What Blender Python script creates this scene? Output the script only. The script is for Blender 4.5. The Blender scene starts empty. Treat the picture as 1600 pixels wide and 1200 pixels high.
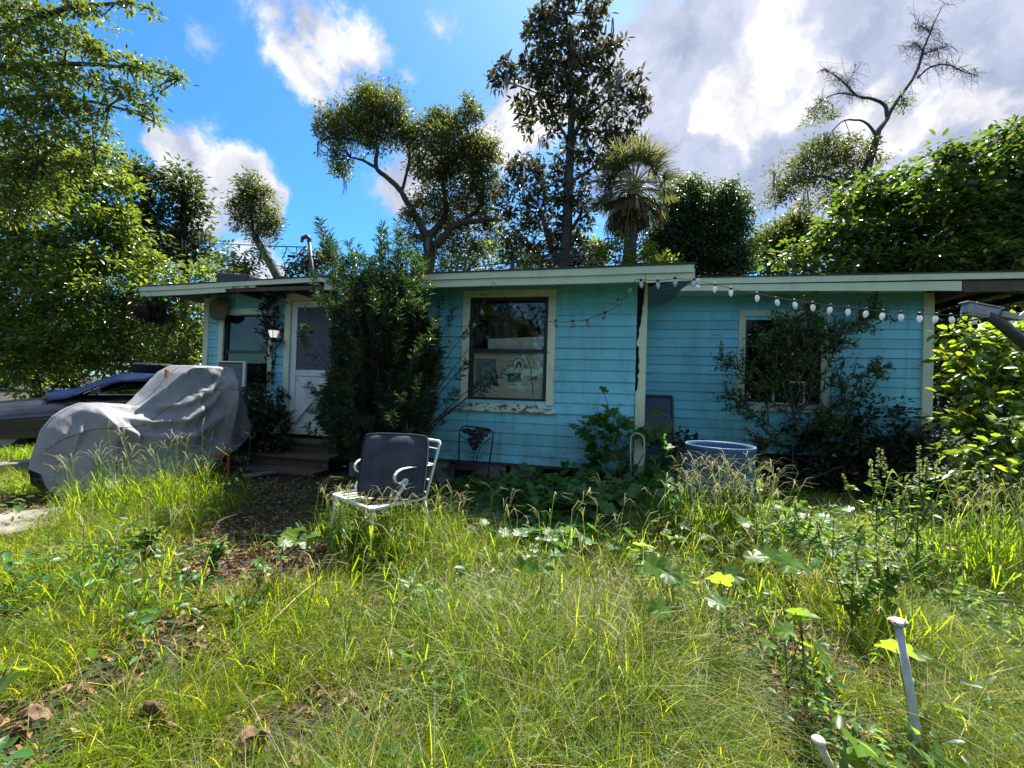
import bpy, math, random
import numpy as np
from mathutils import Vector, Matrix, noise as mnoise
R_ = math.radians
random.seed(7); rng = np.random.default_rng(11)
sc = bpy.context.scene
C = sc.collection

# ------------------------------------------------------------------ camera
H = 1.3
YAW, PITCH, ROLL, FPX = R_(11.89), R_(0.61), R_(1.71), 650.0
fw = Vector((-math.sin(YAW)*math.cos(PITCH), math.cos(YAW)*math.cos(PITCH), math.sin(PITCH)))
rt0 = Vector((math.cos(YAW), math.sin(YAW), 0)); up0 = rt0.cross(fw)
RT = math.cos(ROLL)*rt0 + math.sin(ROLL)*up0
UP = math.cos(ROLL)*up0 - math.sin(ROLL)*rt0
CAM = Vector((0, 0, H))
def ray(px, py): return fw + RT*((px-800)/FPX) - UP*((py-600)/FPX)
def P(px, py, y):                       # point of a photo feature on the plane at depth y
    d = ray(px, py); return CAM + d*(y/d.y)
def D(px, py, d): return CAM + ray(px, py)*d     # ... at distance d along the view axis
def G(px, py, z=0.0):
    d = ray(px, py); return CAM + d*((z-H)/d.z)
cd = bpy.data.cameras.new('camera'); co = bpy.data.objects.new('camera', cd); C.objects.link(co)
cd.sensor_width = 36; cd.lens = 36*FPX/1600; cd.clip_end = 3000; cd.clip_start = 0.02
co.matrix_world = Matrix(((RT.x, UP.x, -fw.x, 0), (RT.y, UP.y, -fw.y, 0), (RT.z, UP.z, -fw.z, H), (0, 0, 0, 1)))
sc.camera = co

# ------------------------------------------------------------------ object helpers
ORG = {}
def tag(o, label=None, cat=None, group=None, kind=None):
    if label: o['label'] = label
    if cat: o['category'] = cat
    if group: o['group'] = group
    if kind: o['kind'] = kind
    return o
def thing(name, loc, label, cat, group=None):
    o = bpy.data.objects.new(name, None); C.objects.link(o); o.location = loc
    o.empty_display_size = 0.1; ORG[o.name] = Vector(loc)
    return tag(o, label, cat, group)
def link(name, me, parent):
    o = bpy.data.objects.new(name, me); C.objects.link(o)
    if parent is not None: o.parent = parent
    return o
def np_obj(name, V, F, mats, parent=None, smooth=False, midx=None, org=None):
    """V (N,3); F list of int arrays (M,k)"""
    V = np.asarray(V, dtype=np.float64).reshape(-1, 3)
    if parent is not None: o0 = ORG[parent.name]
    elif org is not None: o0 = Vector(org)
    else:
        lo, hi = V.min(0), V.max(0); o0 = Vector(((lo[0]+hi[0])/2, (lo[1]+hi[1])/2, lo[2]))
    V = V - np.array(o0)
    me = bpy.data.meshes.new(name)
    me.vertices.add(len(V)); me.vertices.foreach_set('co', V.ravel())
    loops = np.concatenate([f.ravel() for f in F]).astype(np.int32)
    tot = np.concatenate([np.full(len(f), f.shape[1], dtype=np.int32) for f in F])
    start = np.concatenate([[0], np.cumsum(tot)[:-1]]).astype(np.int32)
    me.loops.add(len(loops)); me.loops.foreach_set('vertex_index', loops)
    me.polygons.add(len(tot)); me.polygons.foreach_set('loop_start', start); me.polygons.foreach_set('loop_total', tot)
    if smooth: me.polygons.foreach_set('use_smooth', np.ones(len(tot), dtype=bool))
    for m in (mats if isinstance(mats, (list, tuple)) else [mats]): me.materials.append(m)
    if midx is not None: me.polygons.foreach_set('material_index', np.asarray(midx, dtype=np.int32))
    me.update(calc_edges=True); me.validate()
    o = link(name, me, parent)
    if parent is None: o.location = o0
    ORG[o.name] = o0
    return o
class MB:
    def __init__(s): s.v = []; s.f = []; s.m = []
    def add(s, vs, fs, mi=0):
        n = len(s.v); s.v += [tuple(v) for v in vs]
        for f in fs: s.f.append(tuple(i+n for i in f)); s.m.append(mi)
    def hexa(s, p, mi=0):   # 8 points: bottom ring 0-3, top ring 4-7
        s.add(p, [(0,3,2,1),(4,5,6,7),(0,1,5,4),(1,2,6,5),(2,3,7,6),(3,0,4,7)], mi)
    def box(s, x0, x1, y0, y1, z0, z1, mi=0):
        s.hexa([(x0,y0,z0),(x1,y0,z0),(x1,y1,z0),(x0,y1,z0),(x0,y0,z1),(x1,y0,z1),(x1,y1,z1),(x0,y1,z1)], mi)
    def obox(s, c, ax, ay, az, mi=0):  # half axes
        c = Vector(c); ax, ay, az = Vector(ax), Vector(ay), Vector(az)
        s.hexa([c+a*ax+b*ay+d*az for d in (-1, 1) for a, b in ((-1,-1),(1,-1),(1,1),(-1,1))], mi)
    def bar(s, p, q, w, h, upv=(0,0,1), mi=0):
        p, q = Vector(p), Vector(q); d = (q-p); u = Vector(upv)
        side = d.cross(u).normalized(); u2 = side.cross(d).normalized()
        s.obox((p+q)/2, d/2, side*w/2, u2*h/2, mi)
    def tube(s, pts, r, n=7, mi=0, flat=None):
        pts = [Vector(p) for p in pts]; k = len(pts)
        rs = r if isinstance(r, (list, tuple)) else [r]*k
        ref = Vector((0, 0, 1)); rings = []
        t0 = (pts[1]-pts[0]).normalized()
        if abs(t0.dot(ref)) > .9: ref = Vector((1, 0, 0))
        a = t0.cross(ref).normalized()
        for i, p in enumerate(pts):
            t = (pts[min(i+1, k-1)]-pts[max(i-1, 0)])
            if t.length < 1e-9: t = Vector((0, 0, 1))
            t.normalize(); a = (a - t*a.dot(t))
            if a.length < 1e-6: a = t.orthogonal()
            a.normalize(); b = t.cross(a)
            rings.append([p + (a*math.cos(2*math.pi*j/n) + b*math.sin(2*math.pi*j/n))*rs[i] for j in range(n)])
        vs = [v for rg in rings for v in rg]; fs = []
        for i in range(k-1):
            for j in range(n):
                fs.append((i*n+j, i*n+(j+1) % n, (i+1)*n+(j+1) % n, (i+1)*n+j))
        fs.append(tuple(range(n-1, -1, -1))); fs.append(tuple((k-1)*n+j for j in range(n)))
        s.add(vs, fs, mi)
    def ribbon(s, pts, wdir, w, t, mi=0):   # flat strip of thickness t, width w along wdir
        pts = [Vector(p) for p in pts]; wd = Vector(wdir).normalized()*w/2; k = len(pts); vs = []; fs = []
        for i, p in enumerate(pts):
            tg = (pts[min(i+1, k-1)]-pts[max(i-1, 0)]).normalized(); n = tg.cross(wd).normalized()*t/2
            vs += [p-wd-n, p+wd-n, p+wd+n, p-wd+n]
        for i in range(k-1):
            for j in range(4): fs.append((i*4+j, i*4+(j+1) % 4, i*4+4+(j+1) % 4, i*4+4+j))
        fs.append((3,2,1,0)); fs.append(tuple((k-1)*4+j for j in range(4)))
        s.add(vs, fs, mi)
    def lathe(s, prof, c, n=24, mi=0, ax=((1,0,0),(0,1,0),(0,0,1)), close=False):
        c = Vector(c); X, Y, Z = map(Vector, ax); vs = []; fs = []; k = len(prof)
        for r, z in prof:
            for j in range(n):
                a = 2*math.pi*j/n; vs.append(c + X*(r*math.cos(a)) + Y*(r*math.sin(a)) + Z*z)
        for i in range(k if close else k-1):
            for j in range(n):
                a, b = i*n, ((i+1) % k)*n
                fs.append((a+j, a+(j+1) % n, b+(j+1) % n, b+j))
        s.add(vs, fs, mi)
    def prism(s, poly, y0, y1, mi=0):   # poly of (x,z) extruded in y
        n = len(poly); vs = [(x, y0, z) for x, z in poly] + [(x, y1, z) for x, z in poly]
        fs = [tuple(range(n)), tuple(range(2*n-1, n-1, -1))] + [(i, i+n, (i+1) % n+n, (i+1) % n) for i in range(n)]
        s.add(vs, fs, mi)
    def build(s, name, mats, parent=None, smooth=False, bevel=0, org=None, sub=0):
        V = np.array([tuple(v) for v in s.v], dtype=float)
        if parent is not None: o0 = ORG[parent.name]
        elif org is not None: o0 = Vector(org)
        else:
            lo, hi = V.min(0), V.max(0); o0 = Vector(((lo[0]+hi[0])/2, (lo[1]+hi[1])/2, lo[2]))
        me = bpy.data.meshes.new(name); me.from_pydata((V-np.array(o0)).tolist(), [], s.f)
        for m in (mats if isinstance(mats, (list, tuple)) else [mats]): me.materials.append(m)
        me.polygons.foreach_set('material_index', s.m)
        if smooth: me.polygons.foreach_set('use_smooth', [True]*len(me.polygons))
        me.update(); o = link(name, me, parent)
        if parent is None: o.location = o0
        ORG[o.name] = o0
        if bevel:
            b = o.modifiers.new('bevel', 'BEVEL'); b.width = bevel; b.segments = 2; b.limit_method = 'ANGLE'
        if sub:
            b = o.modifiers.new('sub', 'SUBSURF'); b.levels = b.render_levels = sub
        return o
def text_obj(name, body, size, origin, xax, zax, m, parent, depth=.0006, align='CENTER'):
    cu = bpy.data.curves.new(name, 'FONT'); cu.body = body; cu.size = size; cu.extrude = depth; cu.align_x = align
    t = bpy.data.objects.new('tmp', cu); C.objects.link(t)
    me = bpy.data.meshes.new_from_object(t.evaluated_get(bpy.context.evaluated_depsgraph_get()))
    bpy.data.objects.remove(t); x, z = Vector(xax).normalized(), Vector(zax).normalized(); n = x.cross(z)
    Mx = Matrix(((x.x, z.x, n.x, 0), (x.y, z.y, n.y, 0), (x.z, z.z, n.z, 0), (0, 0, 0, 1)))
    me.transform(Matrix.Translation(Vector(origin)-ORG[parent.name]) @ Mx)
    me.materials.clear(); me.materials.append(m); me.name = name
    o = link(name, me, parent); ORG[o.name] = ORG[parent.name]; return o

# ------------------------------------------------------------------ materials
def newmat(name):
    m = bpy.data.materials.new(name); m.use_nodes = True; nt = m.node_tree; nt.nodes.clear()
    return m, nt, nt.nodes, nt.links
def N(nt, t, **kw):
    n = nt.nodes.new(t)
    for k, v in kw.items():
        if k in n.inputs: n.inputs[k].default_value = v
        else: setattr(n, k, v)
    return n
def c4(c): return (c[0], c[1], c[2], 1)
def ramp(nt, fac, stops):
    r = nt.nodes.new('ShaderNodeValToRGB'); e = r.color_ramp.elements
    while len(e) < len(stops): e.new(0.5)
    for i, (p, c) in enumerate(stops): e[i].position = p; e[i].color = c4(c) if not isinstance(c, (int, float)) else (c, c, c, 1)
    nt.links.new(fac, r.inputs[0]); return r.outputs[0]
def mixc(nt, fac, a, b, mode='MIX'):
    n = nt.nodes.new('ShaderNodeMix'); n.data_type = 'RGBA'; n.blend_type = mode
    for s, v in ((0, fac), (6, a), (7, b)):
        if isinstance(v, (int, float)): n.inputs[s].default_value = v
        elif isinstance(v, (tuple, list)): n.inputs[s].default_value = c4(v)
        else: nt.links.new(v, n.inputs[s])
    return n.outputs[2]
def mth(nt, op, a, b=None, c=None, clamp=False):
    n = nt.nodes.new('ShaderNodeMath'); n.operation = op; n.use_clamp = clamp
    for i, v in enumerate((a, b, c)):
        if v is None: continue
        if isinstance(v, (int, float)): n.inputs[i].default_value = v
        else: nt.links.new(v, n.inputs[i])
    return n.outputs[0]
def noise(nt, scale, detail=4, rough=.55, vec=None, dist=0, stretch=None):
    n = N(nt, 'ShaderNodeTexNoise', Scale=scale, Detail=detail, Roughness=rough, Distortion=dist)
    if vec is None:
        vec = nt.nodes.new('ShaderNodeTexCoord').outputs['Object']
    if stretch:
        mp = nt.nodes.new('ShaderNodeMapping'); mp.inputs['Scale'].default_value = stretch; nt.links.new(vec, mp.inputs[0]); vec = mp.outputs[0]
    nt.links.new(vec, n.inputs['Vector']); return n.outputs[0]
def finish(nt, shader, bump=None, strength=.3, dist=.01, bs=None):
    out = nt.nodes.new('ShaderNodeOutputMaterial'); nt.links.new(shader, out.inputs[0])
    if bump is not None:
        b = N(nt, 'ShaderNodeBump', Strength=strength, Distance=dist); nt.links.new(bump, b.inputs['Height'])
        nt.links.new(b.outputs[0], bs.inputs['Normal'])
def plain(name, col, rough=.6, metal=0, var=.25, scale=12, bump=.2, spec=.5):
    m, nt, nd, lk = newmat(name); b = N(nt, 'ShaderNodeBsdfPrincipled', Roughness=rough, Metallic=metal)
    b.inputs['Specular IOR Level'].default_value = spec
    f = noise(nt, scale, 5)
    lk.new(ramp(nt, f, [(.3, [c*(1-var) for c in col]), (.7, [min(1, c*(1+var)) for c in col])]), b.inputs['Base Color'])
    finish(nt, b.outputs[0], noise(nt, scale*6, 3), bump, .004, b); return m
def paint(name, col, under=(.22,.2,.17), peel=.62, dirt=.5, rough=.55, island=.08, pscale=5, dirtcol=(.05,.055,.04), stretch=(1,1,3.2), splash=0):
    """old house paint: slight board to board tint, flaking to bare wood, grime"""
    m, nt, nd, lk = newmat(name); b = N(nt, 'ShaderNodeBsdfPrincipled', Roughness=rough)
    g = nt.nodes.new('ShaderNodeNewGeometry'); rp = g.outputs['Random Per Island']
    c0 = ramp(nt, rp, [(0, [c*(1-island) for c in col]), (1, [min(1, c*(1+island)) for c in col])])
    fade = noise(nt, 1.1, 4); c0 = mixc(nt, mth(nt, 'MULTIPLY', fade, .28), c0, [min(1, c*1.25+.05) for c in col])
    gr = noise(nt, 3.5, 6, .65, stretch=(1, 1, .35)); grm = mth(nt, 'MULTIPLY', ramp(nt, gr, [(.48, 0), (.75, 1)]), dirt)
    c0 = mixc(nt, grm, c0, dirtcol)
    if splash:
        sz = nt.nodes.new('ShaderNodeSeparateXYZ'); lk.new(nt.nodes.new('ShaderNodeTexCoord').outputs['Object'], sz.inputs[0]); sm = N(nt, 'ShaderNodeMapRange'); sm.inputs[1].default_value = .95; sm.inputs[2].default_value = .32; lk.new(sz.outputs[2], sm.inputs[0])
        c0 = mixc(nt, mth(nt, 'MULTIPLY', mth(nt, 'MULTIPLY', sm.outputs[0], ramp(nt, noise(nt, 4, 7, .7), [(.36, 0), (.62, 1)])), splash), c0, (.10,.12,.10))
        stn = ramp(nt, noise(nt, 6, 5, .6, stretch=(1.6, 1, .10)), [(.56, 0), (.70, 1)]); c0 = mixc(nt, mth(nt, 'MULTIPLY', stn, .38), c0, [c*.42 for c in col])
    pn = noise(nt, pscale, 8, .62, dist=.4, stretch=stretch); pm = ramp(nt, pn, [(peel, 0), (peel+.018, 1)])
    wood = ramp(nt, noise(nt, 30, 5, stretch=(.12, 1, 1)), [(.3, [c*.6 for c in under]), (.7, under)])
    c1 = mixc(nt, pm, c0, wood); sp = ramp(nt, noise(nt, 60, 2), [(.72, 0), (.78, 1)]); c1 = mixc(nt, mth(nt, 'MULTIPLY', sp, .35), c1, dirtcol)
    lk.new(c1, b.inputs['Base Color'])
    h = mth(nt, 'SUBTRACT', noise(nt, 45, 4, stretch=(.2, 1, 1)), mth(nt, 'MULTIPLY', pm, .9))
    finish(nt, b.outputs[0], h, .35, .003, b); return m
def leafmat(name, col, trans, rough=.42, var=.45, mix=.42, yellow=.03, spec=.5, ycol=(.45,.33,.05)):
    m, nt, nd, lk = newmat(name)
    g = nt.nodes.new('ShaderNodeNewGeometry'); rp = g.outputs['Random Per Island']
    lo = [c*(1-var) for c in col]; hi = [col[0]*(1+var*1.5), col[1]*(1+var), col[2]*(1+var*.4)]
    c = ramp(nt, rp, [(0, lo), (.55, col), (1-yellow, hi), (1-yellow*.8, ycol)])
    tl = [c_*(1-var*.6) for c_ in trans]; th = [trans[0]*(1+var*.9), trans[1]*(1+var*.5), trans[2]]
    t = ramp(nt, rp, [(0, tl), (.55, trans), (1-yellow, th), (1-yellow*.8, ycol)])
    b = N(nt, 'ShaderNodeBsdfPrincipled', Roughness=rough); b.inputs['Specular IOR Level'].default_value = spec
    lk.new(c, b.inputs['Base Color']); tr = nt.nodes.new('ShaderNodeBsdfTranslucent'); lk.new(t, tr.inputs[0])
    mx = nt.nodes.new('ShaderNodeMixShader'); mx.inputs[0].default_value = mix
    lk.new(b.outputs[0], mx.inputs[1]); lk.new(tr.outputs[0], mx.inputs[2]); finish(nt, mx.outputs[0]); return m
def glassmat(name, tint=(.75,.8,.78), refl=1.0, dirt=.25):
    m, nt, nd, lk = newmat(name); tr = nt.nodes.new('ShaderNodeBsdfTransparent'); tr.inputs[0].default_value = c4(tint)
    gl = N(nt, 'ShaderNodeBsdfGlossy', Roughness=.03); fr = N(nt, 'ShaderNodeFresnel', IOR=1.5)
    mx = nt.nodes.new('ShaderNodeMixShader'); lk.new(mth(nt, 'MULTIPLY', fr.outputs[0], refl), mx.inputs[0]); lk.new(tr.outputs[0], mx.inputs[1]); lk.new(gl.outputs[0], mx.inputs[2])
    df = N(nt, 'ShaderNodeBsdfDiffuse', Color=(.35,.36,.32,1)); m2 = nt.nodes.new('ShaderNodeMixShader')
    lk.new(mth(nt, 'MULTIPLY', ramp(nt, noise(nt, 9, 7, .7), [(.45, 0), (.85, 1)]), dirt), m2.inputs[0]); lk.new(mx.outputs[0], m2.inputs[1]); lk.new(df.outputs[0], m2.inputs[2])
    finish(nt, m2.outputs[0]); return m
def bark(name, col, scale=14):
    m, nt, nd, lk = newmat(name); b = N(nt, 'ShaderNodeBsdfPrincipled', Roughness=.9)
    f = noise(nt, scale, 7, .7, stretch=(1, 1, .25)); lk.new(ramp(nt, f, [(.3, [c*.45 for c in col]), (.55, col), (.75, [c*1.6 for c in col])]), b.inputs['Base Color'])
    finish(nt, b.outputs[0], f, .8, .03, b); return m
def emat(name, col, s):
    m, nt, nd, lk = newmat(name); e = N(nt, 'ShaderNodeEmission', Color=c4(col), Strength=s)
    d = N(nt, 'ShaderNodeBsdfPrincipled', Roughness=.25); d.inputs['Base Color'].default_value = c4(col)
    a = nt.nodes.new('ShaderNodeAddShader'); lk.new(e.outputs[0], a.inputs[0]); lk.new(d.outputs[0], a.inputs[1]); finish(nt, a.outputs[0]); return m

M = {}
M['blue'] = paint('blue_siding_paint', (.20,.63,.73), under=(.40,.43,.42), peel=.632, dirt=.36, island=.13, splash=.7)
M['blue_left'] = M['blue']
M['trim'] = paint('cream_trim_paint', (.68,.74,.50), under=(.25,.22,.2), peel=.66, dirt=.28, island=.05)
M['trim_worn'] = paint('worn_trim_paint', (.66,.72,.54), under=(.2,.18,.17), peel=.52, dirt=.4, island=.05, pscale=9, stretch=(1,1,1.5))
M['fascia'] = paint('fascia_paint', (.60,.69,.47), under=(.10,.085,.08), peel=.68, dirt=.22, island=.05, pscale=3)
M['white_paint'] = paint('white_door_paint', (.72,.78,.72), peel=.72, dirt=.45, island=.03, dirtcol=(.12,.14,.08))
M['bare'] = paint('bare_board', (.17,.17,.17), under=(.07,.07,.07), peel=.58, dirt=.5, island=.2, pscale=9)
M['brown_wood'] = plain('brown_weathered_wood', (.10,.075,.055), .85, scale=9)
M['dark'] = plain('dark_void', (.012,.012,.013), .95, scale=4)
M['sash'] = plain('dark_sash', (.014,.015,.02), .45, scale=20)
M['roofing'] = plain('roofing_felt', (.07,.065,.062), .9, scale=30, var=.4)
M['screen'] = plain('grey_screen', (.10,.11,.125), .85, scale=14, var=.15)
M['concrete'] = plain('old_concrete', (.20,.18,.145), .9, scale=5, var=.3, bump=.5)
M['block'] = plain('foundation_block', (.22,.22,.21), .95, scale=9, var=.35, bump=.5)
M['glass'] = glassmat('window_glass', (.94,.96,.95), 1.0, .12)
M['glass_dark'] = glassmat('window_glass_dirty', (.55,.58,.56), 1.2, .10)
M['card'] = plain('carton', (.86,.86,.66), .8, scale=26, var=.12)
M['print_dark'] = plain('print_dark', (.03,.06,.06), .7)
M['print_teal'] = plain('print_teal', (.03,.19,.25), .7, var=.6, scale=60)
M['print_text'] = plain('print_grey', (.30,.33,.27), .7)
M['print_pic'] = plain('print_picture', (.30,.40,.40), .6, var=.6, scale=16)
M['stain'] = plain('brown_stain', (.24,.17,.09), .8, scale=40)
M['metal_white'] = paint('white_enamel', (.70,.74,.66), under=(.20,.09,.04), peel=.70, dirt=.2, rough=.4, pscale=20)
M['rust'] = plain('rust', (.24,.10,.04), .85, scale=30, var=.5)
M['iron'] = plain('black_wrought_iron', (.035,.022,.03), .5, metal=.4, scale=30, var=.4)
M['cushion'] = plain('slate_cushion', (.036,.040,.056), .85, scale=7, var=.45, bump=.6)
M['bulb'] = leafmat('frosted_bulb', (.8,.82,.82), (.85,.88,.9), rough=.2, var=.05, mix=.45, yellow=.001, ycol=(.8,.8,.8))
M['bulb_dull'] = leafmat('clear_bulb', (.30,.36,.38), (.45,.5,.52), rough=.15, var=.05, mix=.5, yellow=.001, ycol=(.4,.4,.4))
M['wire'] = plain('green_wire', (.012,.03,.02), .6)
M['black_plastic'] = plain('black_plastic', (.018,.018,.02), .45)
M['barrel'] = plain('blue_plastic', (.035,.10,.20), .45, scale=6, var=.3)
M['grey_metal'] = plain('grey_metal', (.30,.32,.34), .5, metal=.3)
M['mast'] = plain('galvanised', (.07,.075,.085), .55, metal=.5)
M['bamboo'] = plain('tan_pole', (.42,.36,.20), .6, scale=20)
M['pvc'] = plain('white_pipe', (.55,.53,.49), .5, scale=24, var=.2)
M['chrome'] = plain('chrome', (.8,.8,.82), .12, metal=1, var=.02, bump=0)
M['rubber'] = plain('tyre_rubber', (.012,.012,.012), .85)
M['red_metal'] = plain('red_paint_metal', (.42,.02,.02), .4, scale=20)
M['tan_cloth'] = plain('tan_strap', (.40,.20,.10), .9)
M['moss'] = plain('spanish_moss', (.16,.16,.13), .95)
M['tarp'] = plain('blue_tarp', (.005,.012,.05), .3, var=.4, scale=5, bump=.5)

# ------------------------------------------------------------------ scatter
def rhomb():  # folded four-corner leaf, length 1 along x
    v = np.array([(0,0,0),(.45,.5,.09),(1,0,-.05),(.45,-.5,.09)]); return v, [np.array([(0,1,2),(0,2,3)])][0:1]
T_RHOMB = (np.array([(0,0,0),(.45,-.5,.10),(1,0,-.06),(.45,.5,.10)]), np.array([(0,1,2),(0,2,3)]))
T_OVAL = (np.array([(0,0,0),(.28,-.42,.07),(.68,-.40,.06),(1,0,-.10),(.68,.40,.06),(.28,.42,.07),(.3,0,0),(.7,0,-.03)]),
          np.array([(0,1,6),(1,2,7),(1,7,6),(2,3,7),(0,6,5),(6,7,5),(7,4,5),(7,3,4)]))
def lobed():  # broad three to five lobed leaf, cupped and rippled
    pts = [(-.02,-.05),(-.13,-.20),(-.05,-.42),(.10,-.52),(.22,-.44),(.34,-.36),(.46,-.50),(.62,-.50),(.70,-.36),(.72,-.22),(.84,-.14),(1.0,0),(.84,.14),(.72,.22),(.70,.36),(.62,.50),(.46,.50),(.34,.36),(.22,.44),(.10,.52),(-.05,.42),(-.13,.20),(-.02,.05)]
    m = len(pts); v = []; c = (.30, 0)
    for k in (1.0, .55):
        for i, (x, y) in enumerate(pts):
            x2, y2 = c[0]+(x-c[0])*k, c[1]+(y-c[1])*k; v.append((x2, y2, .22*abs(y2)-.22*x2*x2+.035*math.sin(i*2.1)*k-.16*y2*y2*(k > .9)))
    v.append((c[0], c[1], -.03)); n = len(v)-1
    return np.array(v), np.array([(i, (i+1) % m, m+(i+1) % m) for i in range(m)]+[(i, m+(i+1) % m, m+i) for i in range(m)]+[(m+i, m+(i+1) % m, n) for i in range(m)])
T_LOBE = lobed()
def blade(bend, segs=4):
    v = []; 
    for i in range(segs+1):
        t = i/segs; w = .5*(1-t**1.8)+.02; x = bend*t*t; z = t*(1-.28*bend*t*t) if bend < 1.2 else t*(1.15-.62*t*t)
        v += [(x, -w, z), (x, w, z)]
    f = [(2*i, 2*i+1, 2*i+3, 2*i+2) for i in range(segs)]
    return np.array(v), np.array(f)
def frames(dirs, ups=None, roll=None):
    d = dirs/np.linalg.norm(dirs, axis=1, keepdims=True)
    u = np.tile([0, 0, 1.0], (len(d), 1)) if ups is None else ups
    s = np.cross(u, d); L = np.linalg.norm(s, axis=1, keepdims=True); s = np.where(L < 1e-4, [1.0, 0, 0], s/np.maximum(L, 1e-6)); n = np.cross(d, s)
    if roll is not None:
        c, q = np.cos(roll)[:, None], np.sin(roll)[:, None]; s, n = s*c+n*q, n*c-s*q
    return d, s, n
def inst(T, pos, X, Y, Z, scl):
    """instances of template T with local axes X,Y,Z (n,3) and scales (n,3) -> verts, faces"""
    v, f = T; pos = np.asarray(pos)
    V = (pos[:, None, :] + v[None, :, 0:1]*scl[:, None, 0:1]*X[:, None, :] + v[None, :, 1:2]*scl[:, None, 1:2]*Y[:, None, :] + v[None, :, 2:3]*scl[:, None, 2:3]*Z[:, None, :])
    F = f[None] + (np.arange(len(pos))*len(v))[:, None, None]
    return V.reshape(-1, 3), F.reshape(-1, f.shape[1])
def merge(parts):
    Vs = []; Fs = {}; n = 0
    for V, F in parts:
        Vs.append(V); Fs.setdefault(F.shape[1], []).append(F+n); n += len(V)
    return np.concatenate(Vs), [np.concatenate(x) for x in Fs.values()]
def leaves_at(pos, dirs, L, asp, T=T_RHOMB, tilt=.6, lv=.3):
    n = len(pos); d, s, nn = frames(np.asarray(dirs), roll=rng.normal(0, tilt, n)); l = L*(1+lv*rng.uniform(-1, 1, n))
    return inst(T, pos, d, s, nn, np.stack([l, l*asp, l], 1))
def rdir(n, zb=0.0, zs=1.0):
    v = rng.normal(size=(n, 3)); v[:, 2] = v[:, 2]*zs+zb; return v/np.linalg.norm(v, axis=1, keepdims=True)
UPW = np.array([0, 0, 1.0])

def clump_leaves(c, rx, rz, n, L, asp, T=T_RHOMB, sub=None, ry=None, droop=0.0, whorl=0):
    """leaves of one crown clump: gathered in small sprays scattered through an ellipsoid; returns (V,F),(spray centres)"""
    ry = rx if ry is None else ry
    sub = sub or max(5, int(n/(whorl or 30))); dv = rdir(sub); rad = rng.uniform(.06, 1, sub)**.55*np.where(rng.random(sub) < .22, rng.uniform(1.0, 1.5, sub), 1.0)
    cen = np.array(c) + dv*rad[:, None]*np.array([rx, ry, rz])*rng.uniform(.8, 1.12, 3)
    k = rng.integers(0, sub, n); sp = L*.22 if whorl else np.minimum(.17*min(rx, rz)+L*.55, .34)*rng.uniform(.6, 1.25, sub)[k][:, None]
    off = rng.normal(size=(n, 3))*sp*np.array([1, 1, .55]); pos = cen[k] + off
    out = pos - cen[k]; out /= np.maximum(np.linalg.norm(out, axis=1, keepdims=True), 1e-6)
    dirs = out + .6*rdir(n) + np.array([0, 0, -.15-droop]); return leaves_at(pos, dirs, L, asp, T), cen
TREE_LEAF_COUNT = 0
def axial(p): return (Vector(p)-CAM).dot(fw)
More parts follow.
